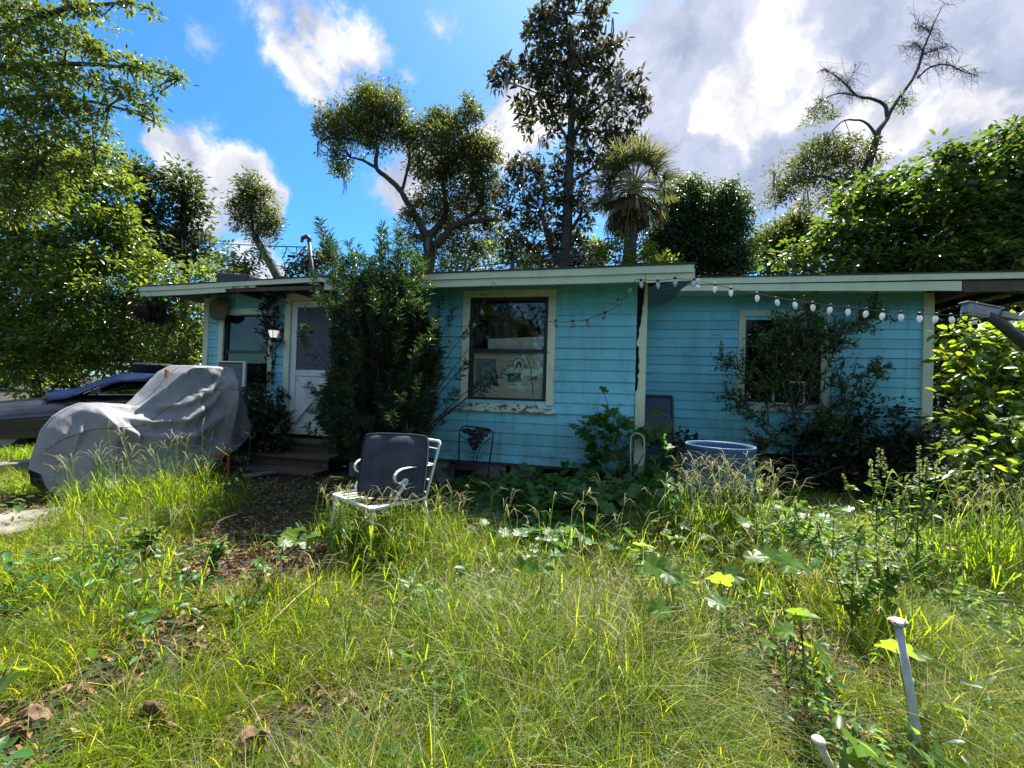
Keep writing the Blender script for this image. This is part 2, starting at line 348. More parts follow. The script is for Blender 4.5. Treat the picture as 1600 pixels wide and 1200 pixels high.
def tree(name, label, cat, base_px, trunk, limbs, clumps, leaf, bk, lm, group=None, cover=3.2, asp=.45, T=T_RHOMB, twig=True, depth=None, droop=0, moss=0, whorl=0, rs=1.0, fringe=.45, cs=1.0):
    """trunk/limbs: lists of (px,py,d,r_m); clumps: (px,py,d,r_px[,ry_px])"""
    global TREE_LEAF_COUNT
    mb = MB(); pts = [(D(a, b, d), r) for a, b, d, r in trunk]
    base = pts[0][0].copy(); base.z = -.05
    allp = ([(base, pts[0][1]*1.15)] if pts[0][0].z > 0.15 else []) + pts
    root = thing(name, (base.x, base.y, 0), label, cat, group)
    mb.tube([p for p, r in allp], [r*rs for p, r in allp], 9)
    lp = [p for p, r in pts]
    for l in limbs:
        q0 = [D(a, b, d) for a, b, d, r in l]; q = []; rr_ = []
        for i in range(len(q0)-1):       # smooth, slightly crooked limbs
            p0, p1, p2, p3 = q0[max(i-1, 0)], q0[i], q0[i+1], q0[min(i+2, len(q0)-1)]
            for k in range(4):
                t = k/4; v = ((p1*2)+(p2-p0)*t+(p0*2-p1*5+p2*4-p3)*t*t+(p1*3-p0-p2*3+p3)*t**3)/2
                q.append(v+Vector(rng.normal(0, .012, 3))*(p2-p1).length*(k > 0)); rr_.append((l[i][3]+(l[i+1][3]-l[i][3])*t)*rs)
        q.append(q0[-1]); rr_.append(l[-1][3]*rs); mb.tube(q, rr_, 7 if len(l) > 3 else 4); lp += q0
    if depth is None: depth = .9
    clumps = [(c[0], c[1], c[2], c[3]*cs, (c[4] if len(c) > 4 else c[3])*cs) for c in clumps]
    for i in range(int(len(clumps)*fringe)):
        c = clumps[int(rng.integers(0, len(clumps)))]; an = rng.uniform(0, 2*math.pi); k = rng.uniform(.22, .42); f = rng.uniform(.95, 1.3)
        clumps.append((c[0]+math.cos(an)*c[3]*f, c[1]+math.sin(an)*c[4]*f, c[2]+rng.normal(0, .3), c[3]*k*rng.uniform(.8, 1.5), c[4]*k))
    parts = []
    for cl in clumps:
        px, py, d, r = cl[:4]; ryp = cl[4] if len(cl) > 4 else r
        rm, rzm = r*d/FPX, ryp*d/FPX; c = D(px, py, d)
        n = int(cover*r*ryp*math.pi/((leaf*FPX/d)**2*asp*.5)); n = min(n, 9000); TREE_LEAF_COUNT += n
        (VF, cen) = clump_leaves(c, rm, rzm, n, leaf, asp, T, ry=min(rm, 2.5)*depth, droop=droop, whorl=whorl); parts.append(VF)
        if twig:
            near = min(lp, key=lambda p: (p-c).length)
            mid = (near+c)/2 + Vector(rng.normal(0, .12, 3)*rm); rr = min(.05, max(.010, rm*.022))
            mb.tube([near, mid, c], [rr*1.5, rr, rr*.6], 5)
            for s in cen[rng.permutation(len(cen))[:max(4, len(cen)//3)]]:
                s = Vector(s); m2 = (c+s)/2 + Vector(rng.normal(0, .08, 3)*rm); mb.tube([c, m2, s], [rr*.6, rr*.4, rr*.2], 4)
    mb.build('trunk', bk, root, smooth=True)
    V, F = merge(parts); np_obj('crown', V, F, lm, root)
    if moss:
        for i in range(moss):
            mm = MB()
            cl = clumps[int(rng.integers(0, len(clumps)))]; px = cl[0]+rng.normal(0, cl[3]*.6); py = cl[1]+rng.uniform(0, cl[3])
            p = D(px, py, cl[2]+rng.normal(0, .5)); L = rng.uniform(.25, .9)
            for j in range(5):
                q = p+Vector(rng.normal(0, .05, 3)); mm.tube([q, q+Vector((rng.normal(0,.03), 0, -L*.5)), q+Vector((rng.normal(0,.05), 0, -L*rng.uniform(.7,1)))], [.012, .016, .003], 4)
            mm.build('hanging_moss', M['moss'], root)
    return root

# ------------------------------------------------------------------ world: sky, clouds, sun
SUN_EL, SUN_AZ = R_(61), R_(13)          # behind the house, a little to the right
sun_dir = Vector((math.cos(SUN_EL)*math.sin(SUN_AZ), math.cos(SUN_EL)*math.cos(SUN_AZ), math.sin(SUN_EL)))
def make_world():
    w = bpy.data.worlds.new('World'); sc.world = w; w.use_nodes = True; nt = w.node_tree; nt.nodes.clear(); lk = nt.links
    sky = nt.nodes.new('ShaderNodeTexSky'); sky.sky_type = 'NISHITA'; sky.sun_disc = False
    sky.sun_elevation = SUN_EL; sky.sun_rotation = SUN_AZ; sky.altitude = 0; sky.air_density = 1.0; sky.dust_density = .6; sky.ozone_density = 2.0
    tc = nt.nodes.new('ShaderNodeTexCoord').outputs['Generated']
    nrm = nt.nodes.new('ShaderNodeVectorMath'); nrm.operation = 'NORMALIZE'; lk.new(tc, nrm.inputs[0]); dirv = nrm.outputs[0]
    wn = N(nt, 'ShaderNodeTexNoise', Scale=3.6, Detail=7, Roughness=.62); lk.new(dirv, wn.inputs['Vector'])
    sub = nt.nodes.new('ShaderNodeVectorMath'); sub.operation = 'SUBTRACT'; lk.new(wn.outputs['Color'], sub.inputs[0]); sub.inputs[1].default_value = (.5, .5, .5)
    mad = nt.nodes.new('ShaderNodeVectorMath'); mad.operation = 'MULTIPLY_ADD'; lk.new(sub.outputs[0], mad.inputs[0]); mad.inputs[1].default_value = (.30, .30, .30); lk.new(dirv, mad.inputs[2])
    n2 = nt.nodes.new('ShaderNodeVectorMath'); n2.operation = 'NORMALIZE'; lk.new(mad.outputs[0], n2.inputs[0]); wd = n2.outputs[0]
    def field(blobs):
        tot = None
        for px, py, r, wt in blobs:
            d = ray(px, py).normalized(); d2 = ray(px+r, py).normalized(); d3 = ray(px, py+r).normalized()
            th = (d.angle(d2)+d.angle(d3))/2
            dp = nt.nodes.new('ShaderNodeVectorMath'); dp.operation = 'DOT_PRODUCT'; lk.new(wd, dp.inputs[0]); dp.inputs[1].default_value = d
            e = mth(nt, 'EXPONENT', mth(nt, 'MULTIPLY_ADD', dp.outputs['Value'], 2/th**2, -2/th**2))
            tot = mth(nt, 'MULTIPLY', e, wt) if tot is None else mth(nt, 'MULTIPLY_ADD', e, wt, tot)
        return tot
    fb = N(nt, 'ShaderNodeTexNoise', Scale=5.2, Detail=12, Roughness=.66, Distortion=.3); lk.new(dirv, fb.inputs['Vector']); fbm = fb.outputs[0]
    # bright cumulus
    bright = field([(450,20,60,.8),(505,60,55,.9),(500,115,32,.6),(570,25,45,.7),(315,40,40,.45),(640,90,26,.55),(690,30,34,.5),
        (225,235,38,.9),(265,262,48,1.1),(325,272,52,1.2),(385,292,48,1.1),(425,310,26,.7),(300,320,34,.7),
        (810,215,60,1.2),(850,185,52,1.1),(770,250,60,.9),(640,275,50,.8),(600,300,30,.5),(730,385,60,.9),(400,405,50,1.0),(450,420,34,.8),
        (1125,150,44,1.0),(1085,175,26,.8),(1165,120,38,.9),(1200,90,36,.8),(1245,50,44,1.0),(1290,110,40,.8),(1150,200,40,.7),(1235,160,40,.7),(1350,190,44,.7),(1425,205,30,1.2),(1475,178,40,1.1),(1560,172,46,1.1),(1210,15,34,.8),(1530,90,40,.7),(1390,150,34,.6),
        (-200,300,120,.8),(-500,100,200,.9),(1750,250,140,1.0)])
    bm = mth(nt, 'MULTIPLY', bright, mth(nt, 'MULTIPLY_ADD', fbm, 3.8, -1.15))
    bmask = N(nt, 'ShaderNodeMapRange'); bmask.interpolation_type = 'SMOOTHSTEP'; bmask.inputs[1].default_value = .14; bmask.inputs[2].default_value = .72; lk.new(bm, bmask.inputs[0])
    # thin lavender grey sheet towards the sun
    grey = field([(1000,120,150,.8),(1100,60,170,.9),(1250,150,190,1.0),(1400,80,190,1.1),(1500,250,190,1.0),(1300,280,120,.6),(1050,260,110,.5),(1650,100,220,1.0),(800,120,70,.35),(1250,-250,300,.8)])
    gm = mth(nt, 'MULTIPLY', grey, mth(nt, 'MULTIPLY_ADD', fbm, 1.8, -.10))
    gmask = N(nt, 'ShaderNodeMapRange'); gmask.interpolation_type = 'SMOOTHSTEP'; gmask.inputs[1].default_value = .12; gmask.inputs[2].default_value = .95; lk.new(gm, gmask.inputs[0])
    # scattered clouds for the rest of the dome (behind the camera and overhead)
    behind = N(nt, 'ShaderNodeMapRange'); dp = nt.nodes.new('ShaderNodeVectorMath'); dp.operation = 'DOT_PRODUCT'; lk.new(dirv, dp.inputs[0]); dp.inputs[1].default_value = fw
    behind.inputs[1].default_value = .35; behind.inputs[2].default_value = 0; lk.new(dp.outputs['Value'], behind.inputs[0])
    f3 = N(nt, 'ShaderNodeTexNoise', Scale=2.2, Detail=8, Roughness=.6); lk.new(dirv, f3.inputs['Vector'])
    rest = mth(nt, 'MULTIPLY', ramp(nt, f3.outputs[0], [(.46, 0), (.60, 1)]), behind.outputs[0])
    hs = N(nt, 'ShaderNodeHueSaturation', Saturation=1.22, Value=1.0, Hue=.502); lk.new(sky.outputs[0], hs.inputs['Color'])
    base = mixc(nt, 1.0, hs.outputs[0], (.52, 1.0, 1.22), 'MULTIPLY')
    shade = N(nt, 'ShaderNodeTexNoise', Scale=7.5, Detail=6, Roughness=.55); lk.new(wd, shade.inputs['Vector'])
    S = 7.5
    gcol = ramp(nt, shade.outputs[0], [(.34, (.27, .34, .48)), (.64, (.68, .69, .84))])
    gcol = mixc(nt, 1.0, gcol, (S*.68,)*3, 'MULTIPLY')
    wcol = ramp(nt, shade.outputs[0], [(.36, (.42, .46, .58)), (.60, (1.0, .98, .97))])
    wcol = mixc(nt, 1.0, wcol, (S*.76,)*3, 'MULTIPLY')
    c = mixc(nt, mth(nt, 'MULTIPLY', gmask.outputs[0], .93), base, gcol)
    c = mixc(nt, mth(nt, 'MULTIPLY', bmask.outputs[0], .97), c, wcol)
    c = mixc(nt, mth(nt, 'MULTIPLY', rest, .9), c, wcol)
    gl = nt.nodes.new('ShaderNodeVectorMath'); gl.operation = 'DOT_PRODUCT'; lk.new(dirv, gl.inputs[0]); gl.inputs[1].default_value = sun_dir
    ge = mth(nt, 'EXPONENT', mth(nt, 'MULTIPLY_ADD', gl.outputs['Value'], 9.0, -9.0)); c = mixc(nt, mth(nt, 'MULTIPLY', ge, .22), c, (S*1.0, S*.97, S*.98))
    bg = N(nt, 'ShaderNodeBackground', Strength=.078); lk.new(c, bg.inputs[0])
    o = nt.nodes.new('ShaderNodeOutputWorld'); lk.new(bg.outputs[0], o.inputs[0])
    w.cycles.sampling_method = 'MANUAL'; w.cycles.sample_map_resolution = 1024
make_world()
sl = bpy.data.lights.new('sun', 'SUN'); so = bpy.data.objects.new('sun', sl); C.objects.link(so)
sl.energy = 5.0; sl.angle = R_(.53); sl.color = (1, .955, .87); so.location = sun_dir*50
so.rotation_euler = sun_dir.to_track_quat('Z', 'Y').to_euler()
sc.view_settings.view_transform = 'Standard'; sc.view_settings.look = 'None'; sc.view_settings.exposure = 1.45; sc.view_settings.gamma = 1
cy = sc.cycles; cy.max_bounces = 7; cy.diffuse_bounces = 2; cy.glossy_bounces = 3; cy.transmission_bounces = 4; cy.transparent_max_bounces = 8
cy.use_denoising = True; cy.caustics_reflective = False; cy.caustics_refractive = False

# ------------------------------------------------------------------ ground
def gz(x, y):
    z = .05*(mnoise.noise(Vector((x*.55, y*.55, 3.1)))) + .02*mnoise.noise(Vector((x*1.9, y*1.9, 7)))
    return z if abs(x) < 9 and -2 < y < 12 else 0.0
def axis_pts(lo, hi, st, far):
    a = list(np.arange(lo, hi+1e-6, st)); s = st; v = hi
    while v < far: s *= 1.6; v += s; a.append(v)
    s = st; v = lo
    while v > -far: s *= 1.6; v -= s; a.insert(0, v)
    return a
def ground():
    xs = axis_pts(-8, 7, .15, 900); ys = axis_pts(-1, 9, .15, 900); nx = len(xs)
    V = [(x, y, gz(x, y)) for y in ys for x in xs]
    F = np.array([(j*nx+i, j*nx+i+1, (j+1)*nx+i+1, (j+1)*nx+i) for j in range(len(ys)-1) for i in range(nx-1)])
    m, nt, nd, lk = newmat('soil_and_thatch'); b = N(nt, 'ShaderNodeBsdfPrincipled', Roughness=.95)
    geo = nt.nodes.new('ShaderNodeTexCoord').outputs['Object']
    c = ramp(nt, noise(nt, 26, 8, .7, geo), [(.3, (.010,.008,.005)), (.52, (.035,.026,.017)), (.72, (.15,.11,.07))])
    green = ramp(nt, noise(nt, .9, 5, .6, geo), [(.42, 0), (.6, 1)])
    c = mixc(nt, mth(nt, 'MULTIPLY', green, .8), c, (.022,.030,.010)); lk.new(c, b.inputs['Base Color'])
    finish(nt, b.outputs[0], noise(nt, 40, 8, .7, geo), .8, .02, b)
    tag(np_obj('ground', V, [F], m, None, True, org=(0, 0, 0)), 'weedy yard soil covered with thatch and fallen leaves', 'ground', kind='structure')
ground()
def slab(name, pts, z0, z1, m, label, cat):
    mb = MB(); n = len(pts); vs = [(p[0], p[1], z0) for p in pts]+[(p[0], p[1], z1) for p in pts]
    mb.add(vs, [tuple(range(n-1, -1, -1)), tuple(range(n, 2*n))]+[(i, (i+1) % n, (i+1) % n+n, i+n) for i in range(n)])
    return tag(mb.build(name, m, bevel=.012), label, cat, kind='structure')
a, b_, c_, d_ = G(-260, 830, .05), G(105, 790, .05), G(96, 820, .05), G(-260, 872, .05)
slab('driveway', [d_, c_, b_, a], -.1, .05, M['concrete'], 'sunlit concrete slab edge among the grass at the far left', 'driveway')
a, b_ = G(-150, 742, .16), G(92, 716, .16); e = (b_-a).normalized(); n_ = Vector((-e.y, e.x, 0))
slab('kerb', [a, b_, b_+n_*.22, a+n_*.22], -.1, .16, M['concrete'], 'low concrete kerb between the two grass strips beside the covered motorcycle', 'kerb')

# ------------------------------------------------------------------ the cottage
house = thing('cottage', (-1.4, 5.2, 0), 'run down single storey cottage with turquoise lap siding and cream trim', 'house')
PIT = .137
def cut(x0, x1, holes):
    segs = [(x0, x1)]
    for a, b in holes:
        ns = []
        for s, e in segs:
            if b <= s or a >= e: ns.append((s, e)); continue
            if a > s: ns.append((s, a))
            if b < e: ns.append((b, e))
        segs = ns
    return [s for s in segs if s[1]-s[0] > .01]
def siding(x0, x1, y, zline, zb, zt, openings, m, skip=()):
    """lap boards: lower edges on zline-k*PIT, each board its own warped plank"""
    mb = MB(); k0 = math.floor((zb-zline)/PIT)
    z = zline + k0*PIT; row = 0
    while z < zt:
        lo, hi = max(z, zb), min(z+PIT, zt)
        if hi-lo > .008:
            holes = [(a, b) for a, b, c, d in openings if c < (lo+hi)/2 < d]
            for s, e in cut(x0, x1, holes):
                joints = [s]; jx = s + random.uniform(.5, 3.2)
                while jx < e-.4: joints.append(jx); jx += random.uniform(2.2, 3.8)
                joints.append(e)
                for a, b in zip(joints[:-1], joints[1:]):
                    a2 = a+.002 if a > s else a; b2 = b-.002 if b < e else b
                    n = max(1, int((b2-a2)/.3)); vs = []; fs = []; out = random.uniform(.020, .027)
                    for i in range(n+1):
                        x = a2+(b2-a2)*i/n; dz = random.uniform(-.0016, .0016); dy = random.uniform(-.0012, .0012)
                        vs += [(x, y-out-dy, lo+dz), (x, y-.006, hi+.004), (x, y, lo+dz+.001)]
                    for i in range(n):
                        p = i*3; fs += [(p, p+3, p+4, p+1), (p+2, p+5, p+3, p)]
                    fs += [(0, 1, 2), (n*3, n*3+2, n*3+1)]
                    mb.add(vs, fs)
        z += PIT; row += 1
    return mb.build('siding_wall', m, house)
def sheathing(mb, x0, x1, y, z0, z1, openings):
    """dark boards behind the siding, pierced by the openings"""
    zs = sorted({z0, z1, *[o[2] for o in openings], *[o[3] for o in openings]})
    for a, b in zip(zs[:-1], zs[1:]):
        if b <= z0 or a >= z1: continue
        for s, e in cut(x0, x1, [(o[0], o[1]) for o in openings if o[2] <= a and o[3] >= b]): mb.box(s, e, y+.004, y+.10, a, b)
YM, YR, YL = 5.22, 6.85, 5.94
W_M = (-1.685, -.655, 1.10, 2.47); W_R = (2.125, 3.135, 1.18, 2.49); W_L = (-6.30, -5.40, 1.15, 2.42); D_L = (-4.97, -4.08, .50, 2.62)
zr0 = H+1.408; zm0 = H+1.074; zl0 = H+1.379
siding(-3.62, .418, YM, zm0, .345, 2.64, [W_M, (.02, .43, zm0-14*PIT-.01, zm0-13*PIT+.0)], M['blue'])
siding(.53, 4.40, YR, zr0, .45, 2.93, [W_R], M['blue'])
siding(-6.62, -3.62, YL, zl0, .45, 2.82, [W_L, D_L], M['blue'])
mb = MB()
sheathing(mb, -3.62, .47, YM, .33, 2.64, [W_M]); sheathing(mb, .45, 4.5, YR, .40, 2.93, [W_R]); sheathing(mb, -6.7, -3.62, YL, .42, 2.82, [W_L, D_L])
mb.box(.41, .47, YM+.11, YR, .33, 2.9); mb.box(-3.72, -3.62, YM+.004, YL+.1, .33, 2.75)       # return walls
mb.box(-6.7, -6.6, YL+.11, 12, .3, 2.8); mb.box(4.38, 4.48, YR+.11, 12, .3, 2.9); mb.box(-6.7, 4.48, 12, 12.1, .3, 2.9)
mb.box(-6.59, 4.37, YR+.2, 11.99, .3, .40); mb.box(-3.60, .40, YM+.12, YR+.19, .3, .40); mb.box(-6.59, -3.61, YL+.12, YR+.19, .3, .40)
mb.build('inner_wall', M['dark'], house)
mb = MB()
for (x0, x1, y, zl, z0, z1, hole) in ((-3.5, .44, YM, zm0, .4, 2.5, W_M), (.6, 4.3, YR, zr0, .6, 2.8, W_R)):
    xs_ = np.arange(x0+.1, x1, .41); z = zl-math.ceil((zl-z0)/PIT)*PIT
    while z < z1:
        for x in xs_:
            x = x+rng.normal(0, .012)
            if rng.random() < .7 and not (hole[0]-.12 < x < hole[1]+.12 and hole[2]-.12 < z < hole[3]+.12): mb.lathe([(.001,.0025),(.0042,.002),(.0045,0)], (x, y-.0225, z+.028), 6, ax=((1,0,0),(0,0,1),(0,-1,0)))
        z += PIT
mb.build('nail', M['rust'], house)
# return siding on the projecting room's right side (seen from a step to the side)
mb = MB(); z = zm0-16*PIT+.03
while z < 2.62:
    mb.add([(.491, YM+.02, z), (.491, YR-.02, z), (.478, YR-.02, z+PIT), (.478, YM+.02, z+PIT), (.47, YM+.02, z), (.47, YR-.02, z)], [(0,1,2,3), (4,5,1,0)]); z += PIT
mb.build('siding_wall', M['blue'], house)
# unpainted patch in the second board from the bottom
mb = MB(); mb.box(.02, .414, YM-.016, YM-.003, zm0-14*PIT+.004, zm0-13*PIT-.004); mb.build('patch_board', M['bare'], house, bevel=.003)
# corner boards and posts
mb = MB()
left = [.468]; zz = np.linspace(2.60, .30, 70); jag = []
for z in zz:
    if z > 1.92: j = .428+.072*((z-1.92)/.68)**.55+.022*mnoise.noise(Vector((z*9, 0, 0)))
    elif 1.32 < z < 1.84: j = .446+.030*abs(mnoise.noise(Vector((z*8, 2, 0))))+.012*mnoise.noise(Vector((z*23, 4, 0)))
    else: j = .424+.003*mnoise.noise(Vector((z*20, 5, 0)))
    jag.append((min(j, .525), z))
poly = jag + [(.535, .30), (.535, 2.60)]
mb.prism(poly, YM-.036, YM-.006); mb.build('corner_board', M['trim'], house)
mb = MB(); mb.box(.509, .535, YM-.004, YM+.09, .30, 2.58); mb.build('corner_board', M['trim'], house)
mb = MB(); mb.box(.505, .56, YM-.036, YM+.0, -.05, .298); mb.build('post_stub', M['trim_worn'], house)
mb = MB(); mb.box(4.375, 4.50, YR-.045, YR+.09, .25, 2.80); mb.build('corner_board', M['trim'], house, bevel=.004)
mb = MB(); mb.box(-6.70, -6.60, YL-.045, YL+.08, .25, 2.70); mb.build('corner_board', M['trim'], house, bevel=.004)
# roofs, fasciae, soffits
def fasc(x0, x1, y, z00, z01, z10, z11, m, t=.024, name='fascia', cuts=None):
    mb = MB(); n = max(2, int((x1-x0)/.25)); vs = []
    for i in range(n+1):
        f = i/n; x = x0+(x1-x0)*f; w = .004*mnoise.noise(Vector((x*1.3, y, 0)))
        a, b = z00+(z10-z00)*f+w, z01+(z11-z01)*f+w
        if cuts: a += cuts(x)
        vs += [(x, y, a), (x, y+t, a), (x, y+t, b), (x, y, b)]
    fs = [(i*4+j, i*4+4+j, i*4+4+(j+1) % 4, i*4+(j+1) % 4) for i in range(n) for j in range(4)]+[(0,1,2,3), (n*4+3, n*4+2, n*4+1, n*4)]
    mb.add(vs, fs); return mb.build(name, m, house)
rot = lambda s, k: (lambda x: max(0, .03*mnoise.noise(Vector((x*6+s, k, 0)))-.004))
fasc(-3.52, .46, 4.75, 2.50, 2.585, 2.515, 2.60, M['fascia'], cuts=rot(1, 2)); fasc(.466, .95, 4.75, 2.50, 2.60, 2.52, 2.60, M['fascia'])
fasc(-3.52, .955, 4.728, 2.587, 2.655, 2.602, 2.685, M['fascia'])
fasc(.70, 4.47, 6.33, 2.785, 2.865, 2.71, 2.835, M['fascia'], cuts=rot(4, 6)); fasc(.62, 5.76, 6.308, 2.867, 2.952, 2.848, 2.925, M['fascia'])
fasc(-7.41, -5.75, 5.40, 2.62, 2.70, 2.665, 2.745, M['fascia']); fasc(-5.74, -5.20, 5.40, 2.715, 2.752, 2.73, 2.766, M['trim_worn'], cuts=rot(9, 3))
fasc(-7.415, -3.53, 5.378, 2.702, 2.775, 2.80, 2.868, M['fascia'])
mb = MB(); mb.hexa([(-3.50,4.776,2.625),(.94,4.776,2.64),(.94,12.5,2.86),(-3.50,12.5,2.86),(-3.50,4.776,2.665),(.94,4.776,2.69),(.94,12.5,2.97),(-3.50,12.5,2.97)])
mb.build('roof', M['roofing'], house)
mb = MB(); mb.hexa([(.96,6.358,2.87),(5.75,6.358,2.853),(5.75,12.5,2.98),(.96,12.5,2.98),(.96,6.358,2.95),(5.75,6.358,2.928),(5.75,12.5,3.08),(.96,12.5,3.08)]); mb.build('roof', M['roofing'], house)
mb = MB(); mb.hexa([(-7.41,5.428,2.72),(-3.52,5.428,2.81),(-3.52,12.5,2.90),(-7.41,12.5,2.85),(-7.41,5.428,2.78),(-3.52,5.428,2.872),(-3.52,12.5,3.0),(-7.41,12.5,2.95)]); mb.build('roof', M['roofing'], house)
for (x0, x1, y, z0, z1) in ((-3.55, .98, 4.712, 2.658, 2.690), (.60, 5.78, 6.295, 2.954, 2.928), (-7.44, -3.50, 5.365, 2.778, 2.871)):   # ragged felt edge
    mb = MB(); n = 60; vs = []
    for i in range(n+1):
        f = i/n; x = x0+(x1-x0)*f; z = z0+(z1-z0)*f; j = .006*mnoise.noise(Vector((x*7, y, 1))); vs += [(x, y+j, z), (x, y+.5, z+.003), (x, y+.5, z+.016), (x, y+j, z+.012+abs(j)*.6)]
    mb.add(vs, [(i*4+k, i*4+4+k, i*4+4+(k+1) % 4, i*4+(k+1) % 4) for i in range(n) for k in range(4)]+[(0,1,2,3)]); mb.build('roof_edge', M['roofing'], house)
# soffit boards and rafter tails
mb = MB(); mb.box(.72, 4.36, 6.36, 6.82, 2.80, 2.815); mb.build('soffit', M['fascia'], house)
mb = MB(); mb.box(-3.5, .46, 4.778, 5.195, 2.597, 2.612); mb.build('soffit', M['blue'], house)
mb = MB()
for x in (-5.6, -5.1, -4.6, -4.1, -3.7): mb = MB(); mb.box(x, x+.045, 5.458, 5.92, 2.66, 2.75); mb.build('rafter', M['brown_wood'], house)
mb = MB(); mb.box(-5.72, -3.6, 5.43, 5.455, 2.68, 2.735); mb.box(-5.18, -4.2, 5.405, 5.427, 2.675, 2.73); mb.build('rotten_board', M['brown_wood'], house)
mb = MB(); mb.box(4.49, 5.74, 6.345, 6.40, 2.70, 2.84); mb.box(4.52, 4.60, 6.42, 12, 2.68, 2.80)
for x in (5.1, 5.65): mb.box(x, x+.05, 6.42, 12, 2.72, 2.81)
mb.build('porch_beam', M['brown_wood'], house)
mb = MB(); mb.hexa([(.955,4.80,2.52),(.98,4.80,2.52),(.98,6.3,2.72),(.955,6.3,2.72),(.955,4.80,2.66),(.98,4.80,2.66),(.98,6.3,2.86),(.955,6.3,2.86)]); mb.build('fascia', M['fascia'], house)
mb = MB(); mb.hexa([(.545,5.20,2.56),(.95,4.80,2.56),(.95,6.28,2.60),(.545,6.80,2.60),(.545,5.20,2.58),(.95,4.80,2.58),(.95,6.28,2.62),(.545,6.80,2.62)]); mb.build('soffit', M['bare'], house)

def window(w, y, zsill, sashcol, upper=.5, sill=True, broken=False):
    x0, x1, z0, z1 = w; t = .095; yf = y-.036
    mb = MB()
    mb.box(x0-t, x1+t, yf, y-.022, z1, z1+t*.95); mb.box(x0-t, x0, yf+.002, y-.022, z0, z1-.001); mb.box(x1, x1+t, yf+.002, y-.022, z0, z1-.001)
    mb.box(x0-t, x1+t, y-.021, y+.002, z1+.001, z1+t*.9); mb.box(x0-t, x0-.001, y-.021, y+.002, z0, z1); mb.box(x1+.001, x1+t, y-.021, y+.002, z0, z1)
    o = mb.build('window', M['trim'], house, bevel=.003)
    mb = MB(); mb.box(x0-t-.035, x1+t+.035, y-.062, y-.002, zsill-.005, z0-.046); mb.box(x0, x1, y-.035, y+.05, z0-.045, z0); mb.build('sill', M['trim_worn'], o, bevel=.004)
    mb = MB(); zm = z0+(z1-z0)*upper; f = .05
    mb.box(x0, x0+f, y+.01, y+.05, z0, z1); mb.box(x1-f, x1, y+.01, y+.05, z0, z1); mb.box(x0+f, x1-f, y+.011, y+.049, z1-.035, z1); mb.box(x0+f, x1-f, y+.011, y+.049, z0, z0+.075)
    mb.box(x0+f, x1-f, y+.008, y+.052, zm-.025, zm+.022); mb.build('sash', M['sash'], o, bevel=.002)
    for a, b, yy in ((zm+.022, z1-.035, y+.036), (z0+.075, zm-.025, y+.026)):
        mb = MB(); mb.box(x0+f, x1-f, yy, yy+.004, a, b); mb.build('pane', M['glass'] if not broken else M['glass_dark'], o)
    return o
wm = window(W_M, YM, 1.0, None, .50); wr = window(W_R, YR, 1.08, None, .48, broken=True); wl = window(W_L, YL, 1.07, None, .5, broken=True)
# blinds inside the right window
mb = MB(); z = 2.44
while z > 1.75: mb.box(2.20, 3.06, YR+.10, YR+.122, z, z+.004); z -= .022
mb.build('blind', M['sash'], wr)
# pale curtain and tinted shade behind the left window
mb = MB(); n = 24
vs = [(-6.1+.62*i/n, YL+.16+.02*math.sin(i*1.7), z) for z in (1.75, 2.18) for i in range(n+1)]
mb.add(vs, [(i, i+1, n+2+i, n+1+i) for i in range(n)]); cu = mb.build('curtain', plain('sage_cloth', (.30,.36,.28), .9), wl, smooth=True)
cu.modifiers.new('thick', 'SOLIDIFY').thickness = .004
mb = MB(); n = 20; vs = [(-1.55+.42*i/n, YM+.42+.025*math.sin(i*2.1), z) for z in (1.80, 2.22) for i in range(n+1)]
mb.add(vs, [(i, i+1, n+2+i, n+1+i) for i in range(n)]); cu = mb.build('curtain', plain('dark_green_cloth', (.07,.13,.10), .9), wm, smooth=True); cu.modifiers.new('thick', 'SOLIDIFY').thickness = .004
# door
mb = MB(); x0, x1, z0, z1 = D_L
mb.box(x0-.11, x0-.005, YL-.05, YL-.0, z0-.03, z1+.12); mb.box(x1+.005, x1+.11, YL-.05, YL-.0, z0-.03, z1+.12); mb.box(x0-.004, x1+.004, YL-.05, YL-.0, z1+.008, z1+.12)
mb.box(x0-.07, x1+.07, YL-.04, YL+.06, z0-.045, z0-.004); mb.build('door_frame', M['trim'], house, bevel=.004)
mb = MB(); yd = YL-.018; s = .10
mb.box(x0, x0+s, yd, yd+.035, z0, z1); mb.box(x1-s, x1, yd, yd+.035, z0, z1); mb.box(x0+s, x1-s, yd+.001, yd+.034, z1-s, z1); mb.box(x0+s, x1-s, yd+.001, yd+.034, 1.40, 1.50); mb.box(x0+s, x1-s, yd+.001, yd+.034, z0, z0+s)
mb.box(x0+s, x1-s, yd+.016, yd+.030, z0+s, 1.40)
for p, q in (((x0+s, z0+s), (x1-s, 1.40)), ((x1-s, z0+s), (x0+s, 1.40))): mb.bar((p[0]+.02, yd+.010, p[1]+.03), (q[0]+(.02 if q[0] < p[0] else -.02), yd+.010, q[1]-.03), .014, .06, (0, 1, 0))
door = mb.build('door', M['white_paint'], house, bevel=.003)
mb = MB(); mb.box(x0+s, x1-s, yd+.012, yd+.020, 1.50, z1-s); mb.build('screen', M['screen'], door)
mb = MB(); mb.tube([(x1-.05, yd-.002, 1.42), (x1-.05, yd-.05, 1.42)], .012); mb.lathe([(.001, .03), (.026, .025), (.03, 0), (.02, -.02), (.001, -.022)], (x1-.05, yd-.06, 1.42), 14, ax=((1,0,0),(0,0,1),(0,-1,0))); mb.build('handle', M['grey_metal'], door, smooth=True)
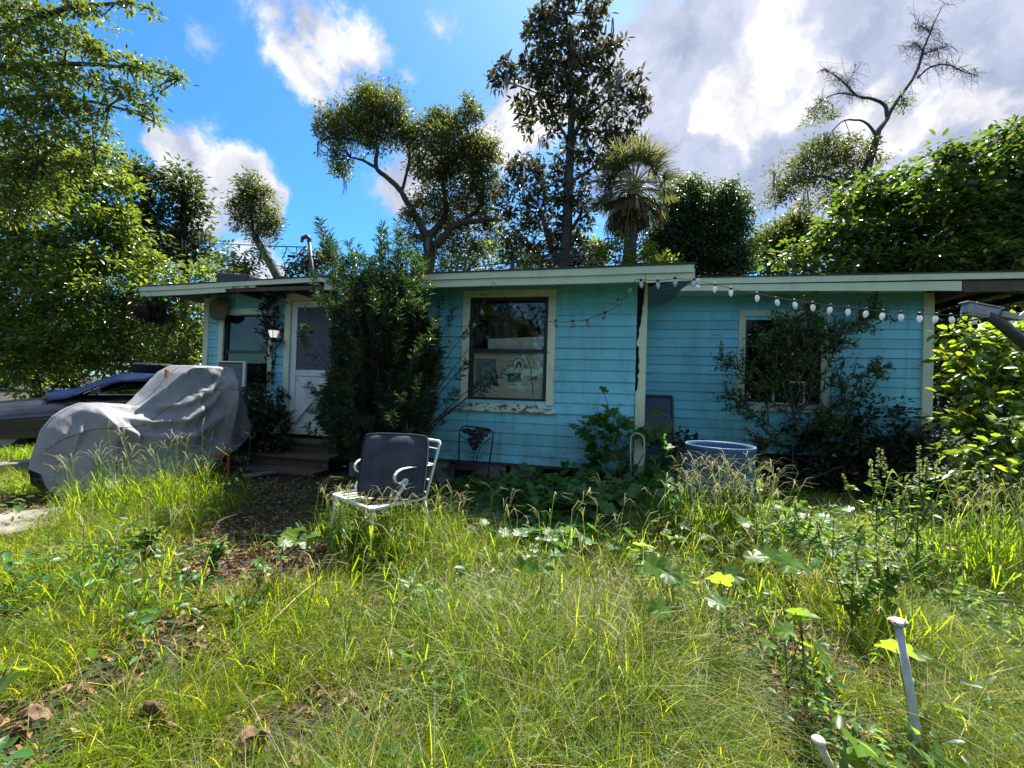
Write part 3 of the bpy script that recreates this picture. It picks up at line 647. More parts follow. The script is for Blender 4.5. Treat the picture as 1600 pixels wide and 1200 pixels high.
# foundation: block piers and a dark crawl space
mb = MB()
for x in (-3.4, -2.3, -1.55, -1.12, -.2, .1): mb = MB(); mb.box(x, x+.39, YM+.03, YM+.22, -.05, .20 if x != -1.55 else .3); mb.box(x+.02, x+.36, YM+.05, YM+.2, .201 if x != -1.55 else .301, .325); mb.build('foundation_pier', M['block'], house, bevel=.008)
for x in (1.0, 2.4, 3.8): mb = MB(); mb.box(x, x+.39, YR+.03, YR+.22, -.05, .43); mb.build('foundation_pier', M['block'], house, bevel=.008)
for x in (-6.6, -5.4): mb = MB(); mb.box(x, x+.39, YL+.03, YL+.22, -.05, .43); mb.build('foundation_pier', M['block'], house, bevel=.008)
mb = MB(); mb.box(-3.6, .45, YM+.3, YM+.34, -.05, .32); mb.box(.56, 4.3, YR+.3, YR+.34, -.05, .39); mb.box(-6.5, -3.75, YL+.3, YL+.34, -.05, .40); mb.build('crawl_space_shade', M['dark'], house)  # near-black sheets standing in for the shade under the floor
mb = MB(); mb.box(-3.6, .46, YM+.0, YM+.12, .305, .338); mb.build('skirt_board', M['brown_wood'], house)
# wall lantern beside the door
lc = P(428, 521, YL-.16)
mb = MB(); mb.lathe([(.001,.02),(.075,.02),(.075,0),(.001,0)], (lc.x+.06, YL-.022, lc.z+.03), 20, ax=((1,0,0),(0,0,1),(0,-1,0)))
mb.tube([(lc.x+.06, YL-.03, lc.z-.04), (lc.x+.05, YL-.10, lc.z-.13), (lc.x, lc.y, lc.z-.12)], .012)
mb.lathe([(.001,.145),(.012,.14),(.018,.12),(.05,.10),(.095,.055),(.098,.045),(.001,.045)], lc, 6); mb.lathe([(.001,-.085),(.06,-.08),(.062,-.07),(.03,-.10),(.012,-.13),(.001,-.14)], lc, 6)
mb.tube([(lc.x-.01, lc.y, lc.z+.14), (lc.x+.02, lc.y+.02, lc.z+.22), (lc.x+.07, lc.y+.09, lc.z+.20), (lc.x+.06, YL-.03, lc.z+.10)], .007)
for k in range(6):
    an = k*math.pi/3; mb.bar((lc.x+.092*math.cos(an), lc.y+.092*math.sin(an), lc.z+.05), (lc.x+.06*math.cos(an), lc.y+.06*math.sin(an), lc.z-.075), .008, .008, (math.cos(an+.3), math.sin(an+.3), 0))
ln = mb.build('wall_lantern', M['iron'], house)
mb = MB(); mb.lathe([(.055,-.07),(.084,.044)], lc, 6); mb.build('lantern_glass', emat('frosted_lantern_glass', (.80,.86,.80), .30), ln)
mb = MB(); mb.lathe([(.001,.03),(.018,.02),(.024,-.01),(.014,-.05),(.001,-.052)], lc, 12); mb.build('bulb', emat('lit_bulb', (1,.97,.86), 2.2), ln, smooth=True)
# things on the roof: squat flue box, service mast
vb = P(375, 436, 7.6); mb = MB(); mb.hexa([(vb.x-.42,7.4,2.9),(vb.x+.42,7.4,2.9),(vb.x+.42,8,2.9),(vb.x-.42,8,2.9),(vb.x-.41,7.4,vb.z+.10),(vb.x+.43,7.4,vb.z+.03),(vb.x+.43,8,vb.z+.03),(vb.x-.41,8,vb.z+.10)]); mb.build('roof_vent', M['mast'], house, bevel=.015)
a, b_ = P(490, 440, 7), P(483, 377, 7); mb = MB(); mb.tube([(a.x, 7, a.z-.4), a, b_], .034, 10); ms = mb.build('service_mast', M['mast'], house, smooth=True)
mb = MB(); mb.tube([b_-Vector((0,0,.02)), b_+Vector((0,0,.05)), b_+Vector((-.05,0,.10)), b_+Vector((-.13,-.02,.06)), b_+Vector((-.15,-.02,-.02))], [.040,.045,.045,.038,.024], 10); mb.build('weatherhead', M['mast'], ms, smooth=True); mb = MB(); mb.tube([a+(b_-a)*.62+Vector((-.1,0,0)), a+(b_-a)*.62+Vector((.1,0,0))], .02, 6); mb.build('cable_clamp', M['mast'], ms, smooth=True)
# steps up to the door
st = thing('front_steps', (-4.5, 5.3, 0), 'dark timber steps below the white screen door', 'steps')
for k, (y0, y1, z1) in enumerate(((5.56, 5.9, .40), (5.22, 5.58, .24), (4.9, 5.24, .09))):
    mb = MB(); mb.box(-5.25, -3.7, y0, y1, z1-.045, z1); mb.box(-5.2, -3.75, y0+.05, y0+.08, -.05, z1-.046); mb.build('tread', M['brown_wood'], st, bevel=.006)

# ------------------------------------------------------------------ cartons behind the middle window
def oriented(c, yaw=0, roll=0):
    m = Matrix.Rotation(yaw, 4, 'Z') @ Matrix.Rotation(roll, 4, 'Y'); return Vector(c), m.col[0].xyz, m.col[1].xyz, m.col[2].xyz
yb = YM+.16
yb = YM+.075
c0, ax, ay, az = oriented((-1.17, yb+.07, 1.42)); mb = MB(); mb.obox(c0, ax*.60, ay*.065, az*.345)
tv = tag(mb.build('television_carton', M['card'], bevel=.004), 'pale carton printed SMART TV standing behind the lower window sash', 'carton')
yf = yb+.004; zt = (0, 0, 1); xt = (1, 0, 0)
def ptw(px, py): q = P(px, py, yf); return Vector((q.x, yf-.0012, q.z))
q = ptw(818, 573.5); text_obj('lettering', 'SM', .080, ptw(797, 576), xt, zt, M['print_dark'], tv); text_obj('lettering', 'R', .070, ptw(821.5, 575.5), xt, zt, M['print_dark'], tv); text_obj('lettering', 'TV', .068, ptw(835.5, 574), xt, zt, M['print_dark'], tv)
text_obj('lettering', 'Hisense', .026, ptw(796, 565), xt, zt, M['print_dark'], tv)
mb = MB(); cc = ptw(810.5, 569.5); X, Z = Vector((1,0,0)), Vector((0,0,1))
r = .075; mb.lathe([(r, 0), (r+.009, 0), (r+.009, .001), (r, .001)], cc, 36, ax=((1,0,0),(0,0,1),(0,-1,0)), close=True)
for s_ in (-1, 1): mb.bar(cc+X*s_*.036-Z*.042, cc+Z*.045+X*s_*.004, .0012, .024, (1,0,0.3*s_))
mb.build('round_emblem', M['print_dark'], tv)
def panel(nm, px0, py0, px1, py1, m, par, off=0):
    a, b = ptw(px0, py1), ptw(px1, py0); mb = MB(); mb.box(a.x, b.x, yf-.0012-off, yf-.0004-off, a.z, b.z); return mb.build(nm, m, par)
panel('printed_panel', 793, 583, 814, 597, M['print_teal'], tv); panel('printed_panel', 818, 588, 839, 594, M['print_teal'], tv)
mb = MB()
for x0, w in ((796, 16), (821, 17)):
    mb = MB()
    for i in range(6):
        a = ptw(x0, 601+i*2.2); wd = w/130*rng.uniform(.6, 1); mb.box(a.x, a.x+wd, yf-.0012, yf-.0004, a.z-.004, a.z)
    mb.build('small_print', M['print_text'], tv)
p = [ptw(744, 561), ptw(774, 561.5), ptw(777, 602.5), ptw(744, 606)]; mb = MB(); n0 = Vector((0, -1, 0))
mb.add([*(v+n0*.0002 for v in p), *(v+n0*.0012 for v in p)], [(0,1,2,3), (7,6,5,4), (0,4,5,1), (1,5,6,2), (2,6,7,3), (3,7,4,0)]); pic = mb.build('printed_picture', M['print_pic'], tv)
mb = MB()
for i in range(4): mb.bar(p[i]+n0*.0012, p[(i+1) % 4]+n0*.0012, .0014, .006, (1, .3, 1))
mb.build('picture_border', M['print_dark'], pic)
mb = MB(); mb.ribbon([ptw(*q)+n0*.001 for q in ((819.5,553),(824,560),(828,570),(830,580),(830.5,592),(832,604),(832.5,617))], (1,0,0), .014, .0012); mb.build('water_stain', M['stain'], tv)
c0, ax, ay, az = oriented((-1.02, yb+.085, 1.875), 0, R_(-2.6)); mb = MB(); mb.obox(c0, ax*.44, ay*.07, az*.09)
bx = tag(mb.build('flat_carton', M['card'], bevel=.004), 'flatter pale carton lying upside down on top of the printed carton in the window', 'carton')
o_ = c0-ay*.0712; text_obj('lettering', 'Hisense', .075, o_+ax*.265+az*.055, -ax, -az, M['print_dark'], bx)
mb = MB()
mb.bar(o_-ax*.36-az*.03, o_+ax*.30-az*.03, .0012, .004, (0, 0, 1))
mb.build('printed_line', M['print_text'], bx)
mb = MB(); mb.obox(o_+ax*.325-az*.055, ax*.04, ay*.0008, az*.03); mb.build('printed_panel', M['print_teal'], bx)

# box fan in the right window
a, b_ = P(1205, 632, YR-.0), P(1257, 596, YR-.0)
fn = thing('box_fan', (a.x+.2, YR-.05, 1.18), 'small white framed window fan standing on the sill of the right window', 'fan')
x0, x1, z0, z1 = a.x, b_.x, 1.185, b_.z; mb = MB(); yy = (YR-.035, YR+.005)
mb.box(x0, x0+.03, *yy, z0, z1); mb.box(x1-.03, x1, *yy, z0, z1); mb.box(x0+.03, x1-.03, yy[0]+.001, yy[1]-.001, z1-.03, z1); mb.box(x0+.03, x1-.03, yy[0]+.001, yy[1]-.001, z0, z0+.025)
mb.build('housing', M['white_paint'], fn, bevel=.005)
mb = MB(); z = z0+.035
while z < z1-.035: mb.box(x0+.03, x1-.03, yy[0]+.012, yy[0]+.015, z, z+.004); z += .016
mb.build('grille', M['black_plastic'], fn)
mb = MB(); mb.box(x0+.03, x1-.03, yy[0]+.03, yy[1]-.002, z0+.026, z1-.031); mb.build('backing', M['dark'], fn)
# air conditioner in the left window
a = P(339, 566, 5.62); b_ = P(384, 566, 5.62); ac = thing('air_conditioner', (a.x+.3, 5.75, 1.15), 'boxy window air conditioner under the left window with a pale top edge', 'air conditioner')
zt_ = a.z-.0; mb = MB(); mb.box(a.x, b_.x, 5.64, 6.1, 1.13, zt_); mb.build('casing', M['black_plastic'], ac, bevel=.01)
mb = MB(); mb.box(a.x-.01, b_.x+.01, 5.615, 5.9, zt_+.001, zt_+.022); mb.box(b_.x-.035, b_.x+.008, 5.60, 5.639, 1.2, zt_); mb.build('trim_edge', M['metal_white'], ac, bevel=.003)
mb = MB(); z = 1.15
while z < zt_-.03: mb.box(a.x+.02, b_.x-.05, 5.622, 5.638, z, z+.008); z += .022
mb.build('grille', M['grey_metal'], ac)

# ------------------------------------------------------------------ string lights
def string(name, label, pts, bulbs, m, y, tilt):
    t = thing(name, P(*pts[0], y), label, 'string lights')
    mb = MB(); W = [P(a, b, y) for a, b in pts]; S = []
    for i in range(len(W)-1):
        for k in range(5):
            f = k/5; s = W[i]+(W[i+1]-W[i])*f; s.z -= .012*math.sin(f*math.pi)*min(1, (W[i+1]-W[i]).length*2); S.append(s)
    S.append(W[-1]); mb.tube(S, .0035, 5); mb.build('wire', M['wire'], t)
    for i, (a, b) in enumerate(bulbs):
        c = P(a, b, y); mb = MB(); an = R_(rng.uniform(-tilt, tilt)); rx = Matrix.Rotation(an, 3, 'Y') @ Matrix.Rotation(R_(rng.uniform(-tilt, tilt)), 3, 'X')
        A = [rx.col[0], rx.col[1], rx.col[2]]
        mb.lathe([(.001,-.052),(.005,-.050),(.014,-.038),(.0215,-.018),(.022,-.006),(.017,.010),(.012,.020),(.011,.026)], c, 12, ax=A); o = mb.build('bulb', m, t, smooth=True)
        mb = MB(); mb.lathe([(.0125,.020),(.0135,.024),(.0135,.048),(.006,.052),(.001,.053)], c, 8, ax=A); near = min(S, key=lambda s: (s-c).length); mb.tube([c+A[2]*.05, near], .003, 4); mb.build('socket', M['wire'], o)
    return t
string('string_lights', 'bare green light string drooping across the middle window with dull clear bulbs',
    [(676,548),(700,540),(722,523),(737,506),(752,480),(762,461),(770,442),(772,441),(790,464),(803,478),(822,491),(845,501),(870,503),(893,502),(915,500),(938,491),(960,481),(978,463),(993,437)],
    [(702,538),(725,525),(741,507),(753,487),(804,479),(821,493),(844,503),(869,506),(895,507),(919,505),(944,493),(966,473),(985,453)], M['bulb_dull'], 4.70, 25)
string('string_lights', 'string of bright white bulbs running from the roof corner across the right window',
    [(993,436),(1003,437),(1030,438),(1055,435),(1082,436),(1090,438),(1117,444),(1142,450),(1183,458),(1214,465),(1242,469),(1270,473),(1297,477),(1325,480),(1353,483),(1379,486),(1408,488),(1437,490),(1462,491),(1487,492),(1523,493),(1577,494),(1640,496)],
    [(1002,443),(1028,444),(1055,440),(1084,442),(1091,438),(1090,447),(1117,450),(1142,456),(1183,464),(1214,471),(1242,475),(1270,479),(1297,483),(1325,486),(1353,489),(1379,492),(1408,494),(1437,496),(1462,497),(1487,498),(1523,499),(1577,499),(1612,501)], M['bulb'], 4.66, 14)

# ------------------------------------------------------------------ white patio chair and its cushion
FR = Vector((-1.58, 2.73, 0)); e1 = Vector((-.876, .48, 0)).normalized(); e2 = Vector((.464, .886, 0)).normalized(); Wd, Dp, SZ = .56, .474, .40
def ch(a, f, z): v = FR+e1*(a*Wd)+e2*f; return Vector((v.x, v.y, z))
chair = thing('patio_chair', ch(.5, .24, 0), 'white enamelled metal garden armchair with scrolled arms and rust spots on its seat', 'chair')
mb = MB(); rail = [ch(0,0,SZ), ch(1,0,SZ), ch(1,Dp,SZ), ch(0,Dp,SZ)]
for i in range(4): mb.bar(rail[i], rail[(i+1) % 4], .03, .022)
mb.build('seat_frame', M['metal_white'], chair, bevel=.003)
for k in range(7):
    a = (k+.8)/7.6; mb = MB(); mb.ribbon([ch(a, .012, SZ+.006), ch(a, .16, SZ-.002), ch(a, .32, SZ-.002), ch(a, Dp-.012, SZ+.006)], e1, .035, .004); mb.build('seat_slat', M['rust'] if k in (1, 2) else M['metal_white'], chair)
def bk(a, t): return ch(a, Dp+.02+.135*t, SZ+.44*t)
mb = MB(); up = [bk(0, t) for t in (0,.3,.6,.9,.97)]+[bk(.03, 1.0)]; upl = [bk(1, t) for t in (0,.3,.6,.9,.97)]+[bk(.97, 1.0)]
mb.tube(up+upl[::-1], .0115, 8)
mb.build('back_frame', M['metal_white'], chair, smooth=True)
for t in (.86, .58, .30, .08): mb = MB(); mb.bar(bk(0, t), bk(1, t), .004, .024, e2); mb.build('back_slat', M['metal_white'], chair)
armp = [(.545,.655),(.42,.662),(.30,.664),(.24,.66),(.205,.645),(.183,.620),(.180,.594),(.195,.568),(.222,.552),(.25,.556),(.272,.572),(.287,.580),(.295,.570),(.285,.548),(.245,.50),(.21,.46),(.192,.43),(.196,.41)]
for a in (-.02, 1.02): mb = MB(); mb.ribbon([ch(a, f, z) for f, z in armp], e1, .034, .007); mb.build('arm', M['metal_white'], chair, smooth=False, bevel=.002)
for a, f, f2, a2 in ((0,.02,-.02,-.02),(1,.02,-.02,1.02),(0,Dp,.60,0),(1,Dp,.60,1.0)):
    mb = MB(); mb.tube([ch(a, f, SZ), ch(a+(a2-a)*.5, f+(f2-f)*.4, SZ*.5), ch(a2, f2, .0)], .0115, 8); mb.build('leg', M['metal_white'], chair, smooth=True)
mb = MB()
for s_ in (.12, .88):
    q = ch(s_, .0, SZ-.03); mb.tube([q+e1*(.035*math.cos(t)*(1-t/9))+Vector((0,0,-.03+.03*math.sin(t)*(1-t/9))) for t in np.linspace(0, 7.5, 22)], .005, 5)
mb.build('scroll', M['metal_white'], chair, smooth=True)
# cushion: puffed rounded slab leaning on the back
def cushion(name, c, X, Y, Z, hw, hh, ht, m):
    n = 18; vs = []; fs = []
    for side in (1, -1):
        for j in range(n+1):
            for i in range(n+1):
                u, v = -1+2*i/n, -1+2*j/n
                e = max(abs(u), abs(v)); puff = (1-abs(u)**4)*(1-abs(v)**4); w = .012*mnoise.noise(Vector((u*2.2, v*2.2, side*3)))
                r_ = .94+.06*(1-abs(u*v)**3); d = ht*(.80+.45*puff)+w
                if e > .999: d = ht*.78
                vs.append(c+X*(u*hw*r_)+Z*(v*hh*r_)+Y*(side*d))
    k = (n+1)*(n+1)
    for s_ in (0, 1):
        for j in range(n):
            for i in range(n):
                q = [s_*k+j*(n+1)+i, s_*k+j*(n+1)+i+1, s_*k+(j+1)*(n+1)+i+1, s_*k+(j+1)*(n+1)+i]; fs.append(tuple(q if s_ else q[::-1]))
    edge = [i for i in range(n+1)]+[(n+1)*j+n for j in range(1, n+1)]+[(n+1)*n+i for i in range(n-1, -1, -1)]+[(n+1)*j for j in range(n-1, 0, -1)]
    for i in range(len(edge)): a, b = edge[i], edge[(i+1) % len(edge)]; fs.append((a, b, b+k, a+k))
    mb = MB(); mb.add(vs, fs); o = mb.build(name, m, smooth=True)
    pp = MB()
    for s_ in (0, 1): pp.tube([Vector(vs[i+s_*k]) for i in edge+[edge[0]]], .006, 6)
    pp.build('piping', M['cushion_pipe'], o, smooth=True); return o
M['cushion_pipe'] = plain('dark_piping', (.02,.022,.035), .8)
qBL, qBR, qTL, qTR = D(556,777,3.17), D(661,777,3.19), D(569,674,3.33), D(669,681,3.35)
cX = ((qBR-qBL)+(qTR-qTL)).normalized(); cU = ((qTL-qBL)+(qTR-qBR)); cU = (cU-cX*cU.dot(cX)).normalized(); cN = cU.cross(cX)
if cN.dot(fw) < 0: cN = -cN
ccen = (qBL+qBR+qTL+qTR)/4+cN*.05
tag(cushion('seat_cushion', ccen, cX, cN, cU, ((qBR-qBL).length+(qTR-qTL).length)/4, ((qTL-qBL).length+(qTR-qBR).length)/4, .052, M['cushion']), 'square dark slate cushion leaning on the back of the white garden armchair', 'cushion')

# ------------------------------------------------------------------ dark wrought iron chair by the wall
ich = thing('iron_chair', (-1.48, 4.85, 0), 'dark wrought iron chair with a vine leaf back standing under the middle window', 'chair')
yb_ = 4.98; xl, xr, zb_, zt_ = -1.695, -1.265, .36, .80
mb = MB(); mb.tube([(xl+.01,yb_-.05,zb_),(xl,yb_-.02,.6),(xl-.004,yb_,zt_-.06),(xl+.02,yb_,zt_-.012),(xl+.06,yb_,zt_+.012),(-1.48,yb_,zt_+.004),(xr-.06,yb_,zt_-.012),(xr-.02,yb_,zt_-.035),(xr,yb_,zt_-.08),(xr-.01,yb_-.02,.55),(xr-.03,yb_-.05,zb_)], .0095, 7); mb.build('back_frame', M['iron'], ich, smooth=True)
mb = MB(); cx = -1.48
for s_ in (-1, 1):
    mb.tube([(cx+s_*.015,yb_-.04,zb_),(cx+s_*.02,yb_-.02,.47),(cx+s_*.06,yb_,.56),(cx+s_*.13,yb_,.64),(cx+s_*.205,yb_,.69)], .006, 5)
    mb.tube([(cx+s_*.02,yb_-.02,.45),(cx+s_*.06,yb_-.01,.42),(cx+s_*.09,yb_-.01,.45),(cx+s_*.07,yb_-.01,.48)], .005, 5)
mb.build('vine_stem', M['iron'], ich, smooth=True)
pos = []; 
for zz, hw, n in ((.765,.175,9),(.72,.14,8),(.67,.10,6),(.61,.07,5),(.56,.035,3)):
    for i in range(n): pos.append((cx+hw*(-1+2*(i+.5)/n)+rng.normal(0,.008), yb_-.006+rng.normal(0,.006), zz+rng.normal(0,.012)))
pos = np.array(pos); n = len(pos); d = np.stack([rng.normal(size=n), np.zeros(n), rng.normal(size=n)-.3], 1)
dd, s1, nn = frames(d, ups=np.tile([0,-1.0,0], (n,1))); V, F = inst(T_LOBE, pos-dd*.02, dd, s1, nn, np.full((n,3), .055)); lf = np_obj('leaf_panel', V, [F], M['iron'], ich); lf.modifiers.new('t', 'SOLIDIFY').thickness = .004
mb = MB(); sq = [(xl+.02,yb_-.06),(xr-.03,yb_-.06),(xr+.0,yb_-.42),(xl-.01,yb_-.42)]
for i in range(4): a, b = sq[i], sq[(i+1) % 4]; mb.tube([(a[0],a[1],.36),(b[0],b[1],.36)], .009, 6)
for k in range(1, 9): x = xl+.02+(xr-xl-.05)*k/9; mb.tube([(x,yb_-.06,.362),(x,yb_-.42,.362)], .004, 5)
for k in range(1, 7): y = yb_-.06-.36*k/7; mb.tube([(xl+.01,y,.366),(xr-.02,y,.366)], .004, 5)
mb.build('seat', M['iron'], ich)
for x, y, q in (*((a, b, 0) for a, b in sq),): mb = MB(); mb.tube([(x,y,.36),(x,y,.15),(x+(.02 if x > cx else -.02),y,.0)], .009, 6); mb.build('leg', M['iron'], ich, smooth=True)

# ------------------------------------------------------------------ blue barrel
bc = Vector((1.11, 4.2, 0)); mb = MB(); h = .83; r = .29
prof = [(.001,.02),(r-.02,.02),(r,.05),(r+.008,.28),(r-.004,.30),(r-.004,.33),(r+.010,.35),(r+.010,.56),(r-.004,.58),(r-.004,.61),(r+.006,.63),(r,.78),(r+.006,.80),(r+.012,h-.01),(r+.006,h),(r-.012,h),(r-.016,h-.03),(r-.012,.5),(r-.02,.06),(.001,.05)]
br = thing('barrel', bc, 'open blue plastic drum standing in tall grass before the right section', 'barrel')
mb.lathe(prof, bc, 48); mb.build('drum', M['barrel'], br, smooth=True)
mb = MB(); mb.lathe([(r+.007,h-.008),(r+.010,h-.001),(r+.005,h+.006),(r-.006,h+.005),(r-.009,h-.002),(r-.005,h-.008)], bc, 48, close=True); mb.build('rim', plain('paler_blue_rim', (.07,.14,.25), .5), br, smooth=True)  # rim in a paler blue than the drum

# ------------------------------------------------------------------ leaning board, folding chair, wire hoop by the inner corner
a, b_ = P(1008, 618, 6.70), P(1046, 740, 6.5); mb = MB(); x0, x1 = .62, a.x+.40; z1 = a.z; t = .018
bd = thing('framed_board', (.85, 6.6, 0), 'black framed board leaning against the wall in the inner corner', 'board')
def bp(x, f): return Vector((x, 6.40+.36*f, .02+(z1-.02)*f))
mb.add([bp(x0,0), bp(x1,0), bp(x1,1), bp(x0,1), *[v+Vector((0,t,0)) for v in (bp(x0,0), bp(x1,0), bp(x1,1), bp(x0,1))]], [(0,1,2,3),(7,6,5,4),(0,4,5,1),(1,5,6,2),(2,6,7,3),(3,7,4,0)]); mb.build('panel', plain('dark_blue_panel', (.015,.025,.06), .3), bd)
mb = MB()
for p_, q_ in ((bp(x0,0),bp(x0,1)),(bp(x1,0),bp(x1,1)),(bp(x0,1),bp(x1,1)),(bp(x0,0),bp(x1,0))): mb.bar(p_+Vector((0,-.008,0)), q_+Vector((0,-.008,0)), .03, .045, (0,-1,.2))
mb.build('frame', M['black_plastic'], bd)
fc = thing('folding_chair', (.85, 6.05, 0), 'old brown folding chair with a bent tube back beside the corner post', 'chair')
mb = MB(); mb.tube([(1.10,6.2,.02),(1.04,6.1,.5),(1.0,6.05,.85),(.94,6.03,.98),(.84,6.03,1.02),(.72,6.03,.99),(.66,6.05,.88),(.63,6.1,.5),(.60,6.2,.02)], .012, 7); mb.build('back_frame', plain('brown_tube', (.16,.13,.12), .4, metal=.3), fc, smooth=True)
mb = MB(); mb.box(.68, .98, 6.03, 6.05, .74, .90); mb.build('backrest', plain('brown_vinyl', (.10,.075,.07), .6), fc, bevel=.01)
mb = MB(); mb.hexa([(.66,5.75,.44),(1.0,5.75,.44),(.98,6.08,.42),(.68,6.08,.42),(.66,5.75,.47),(1.0,5.75,.47),(.98,6.08,.45),(.68,6.08,.45)]); mb.build('seat', plain('brown_seat', (.10,.075,.07), .6), fc, bevel=.01)
for s_ in (.64, 1.03): mb = MB(); mb.tube([(s_,6.08,.62),(s_,5.85,.35),(s_,5.68,.0)], .011, 6); mb.build('leg', plain('brown_leg', (.16,.13,.12), .4, metal=.3), fc, smooth=True)
hp = [P(a, b, 4.95) for a, b in ((986,742),(985,700),(986,682),(992,677),(1000,678),(1006,683),(1007,700),(1005,742))]
mb = MB(); mb.tube(hp, .008, 6); tag(mb.build('wire_hoop', M['pvc'], smooth=True), 'bent pale wire hoop stuck in the vines at the corner post', 'wire hoop')

# ------------------------------------------------------------------ floodlight on a leaning pole
fl = thing('floodlight', (4.55, 3.5, 0), 'grey solar floodlight head on a leaning tan pole at the right edge', 'floodlight')
pa, pb = Vector((2.60, 3.5, 1.95)), Vector((4.62, 3.52, -.08)); mb = MB(); mb.tube([pa+(pb-pa)*.10, pb], .031, 12); mb.build('pole', M['bamboo'], fl, smooth=True)
mb = MB(); mb.tube([pa-(pb-pa)*.02+Vector((-.02,0,-.01)), pa+(pb-pa)*.05, pa+(pb-pa)*.13], [.026,.033,.036], 12); mb.build('pole_sleeve', M['mast'], fl, smooth=True)
h0, h1 = P(1507, 482, 3.48), P(1556, 491, 3.52); ax = (h1-h0).normalized(); ay = Vector((0,1,0)); az = ax.cross(ay)*-1 if ax.cross(ay).z < 0 else ax.cross(ay)
mb = MB(); mb.obox((h0+h1)/2, (h1-h0)/2, ay*.035, az*.034); mb.obox((h0+h1)/2+az*.040, (h1-h0)/2+ax*.02, ay*.042, az*.006); mb.obox(h1+ax*.055-az*.005, ax*.055, ay*.05, az*.022)
hd = mb.build('lamp_head', M['grey_metal'], fl, bevel=.01)
mb = MB(); mb.obox((h0+h1)/2-az*.037, (h1-h0)/2*.85, ay*.028, az*.003); mb.build('lens', M['bulb'], hd)
mb = MB(); mb.tube([h1+ax*.10, h1+ax*.16+az*.02, h1+ax*.19+az*.055], .007, 6); mb.obox(h1+ax*.14, ax*.03, ay*.03, az*.014); mb.build('bracket', M['pvc'], hd)
mb = MB(); mb.tube([h0-az*.03, h0-az*.09-ax*.02, P(1492,508,3.5), P(1500,504,3.5), P(1520,500,3.5), P(1532,498,3.5)], .005, 5); mb.build('cable', M['wire'], fl)

# ------------------------------------------------------------------ pipes in the foreground grass
g0 = G(1440, 1204, 0); top = D(1403, 972, 1.52)
pp = thing('pipe_post', g0, 'tall white plastic pipe with a stained flat cap in the right foreground grass', 'post')
mb = MB(); mb.tube([g0-Vector((0,0,.1)), g0, (g0+top)/2+Vector((.004,0,0)), top], [.0165,.0155,.0135,.012], 14); mb.build('pipe', M['pvc'], pp, smooth=True)
mb = MB(); ax_ = (top-g0).normalized(); A = [ax_.orthogonal().normalized()]; A.append(ax_.cross(A[0])); A.append(ax_)
mb.lathe([(.012,-.014),(.024,-.010),(.030,.0),(.028,.007),(.019,.011),(.001,.013)], top, 20, ax=A); mb.build('cap', paint('stained_cap', (.62,.58,.50), under=(.22,.10,.05), peel=.52, dirt=.2, pscale=30, stretch=(1,1,1)), pp, smooth=True)
g1 = G(1424, 1210, 0); mb = MB(); mb.tube([g1-Vector((0,0,.1)), g1, D(1425,1130,1.55), D(1424,1060,1.56)], [.009,.008,.007,.006], 8); tag(mb.build('thin_stake', M['pvc'], smooth=True), 'thin pale stake rising close against the tall white pipe', 'stake')
g2 = G(1305, 1215, 0); t2 = D(1279, 1158, 1.40); sp = thing('short_post', g2, 'short pale post with a round cap at the bottom right edge of the grass', 'post')
mb = MB(); mb.tube([g2-Vector((0,0,.1)), g2, t2], [.015,.014,.012], 10); mb.build('pipe', M['pvc'], sp, smooth=True)
mb = MB(); mb.lathe([(.012,-.01),(.02,-.004),(.021,.004),(.014,.012),(.001,.014)], t2, 16); mb.build('cap', M['pvc'], sp, smooth=True)

# ------------------------------------------------------------------ small things on the wall and in the yard
pq = P(342, 483, 5.80); pl = thing('round_plaque', pq, 'round brown woven plaque hanging at the left corner of the wall', 'wall plaque')
mb = MB(); mb.lathe([(.001,.01),(.10,.014),(.185,.012),(.195,0),(.19,-.012),(.001,-.012)], pq, 28, ax=((1,0,0),(0,0,1),(0,-1,0))); mb.build('disc', plain('woven_brown', (.13,.10,.065), .9, scale=30, var=.5), pl, smooth=True)
mb = MB(); mb.tube([pq+Vector((0,0,.18)), pq+Vector((-.02,.05,.32))], .006, 5); mb.build('hanger', M['wire'], pl)
hb = P(237, 487, 5.42); hg = thing('hanging_basket', hb, 'dark dried fern basket hanging from the left end of the eave', 'hanging basket')
V, F = merge([clump_leaves(hb, .24, .22, 1500, .07, .35)[0]]); np_obj('dead_fern', V, F, leafmat('dead_fern', (.035,.03,.02), (.05,.04,.02), mix=.2), hg)
mb = MB(); mb.tube([hb, hb+Vector((0,0,.30))], .006, 5); mb.lathe([(.001,-.12),(.10,-.10),(.15,0),(.155,.02)], hb, 14); mb.build('basket', M['dark'], hg)
sc1 = P(371, 491, 5.55); s1 = thing('suncatcher', sc1, 'pale half round suncatcher hanging on a thread before the left window', 'ornament')
mb = MB(); mb.prism([(sc1.x+.055*math.cos(t), sc1.z+.05*math.sin(t)-.02) for t in np.linspace(0, math.pi, 12)], 5.545, 5.553); mb.build('disc', M['bulb_dull'], s1); mb = MB(); mb.tube([sc1+Vector((0,0,.03)), sc1+Vector((0,0,.27))], .0025, 4); mb.build('thread', M['pvc'], s1)
wc = P(477, 486, 5.80); w1 = thing('wind_chime', wc, 'small wind chime of pale shells hanging before the door screen', 'wind chime')
mb = MB(); mb.tube([wc+Vector((0,0,.15)), wc+Vector((0,0,-.12))], .0025, 4); mb.build('thread', M['pvc'], w1)
for i in range(6):
    c = wc+Vector((rng.normal(0,.018), rng.normal(0,.01), .12-.045*i)); mb = MB(); mb.lathe([(.001,.014),(.013,.006),(.016,0),(.011,-.010),(.001,-.014)], c, 8); mb.build('shell', M['bulb_dull'], w1, smooth=True)
gb = G(751, 789, .055); mb = MB(); bs = [(.001,.055)]
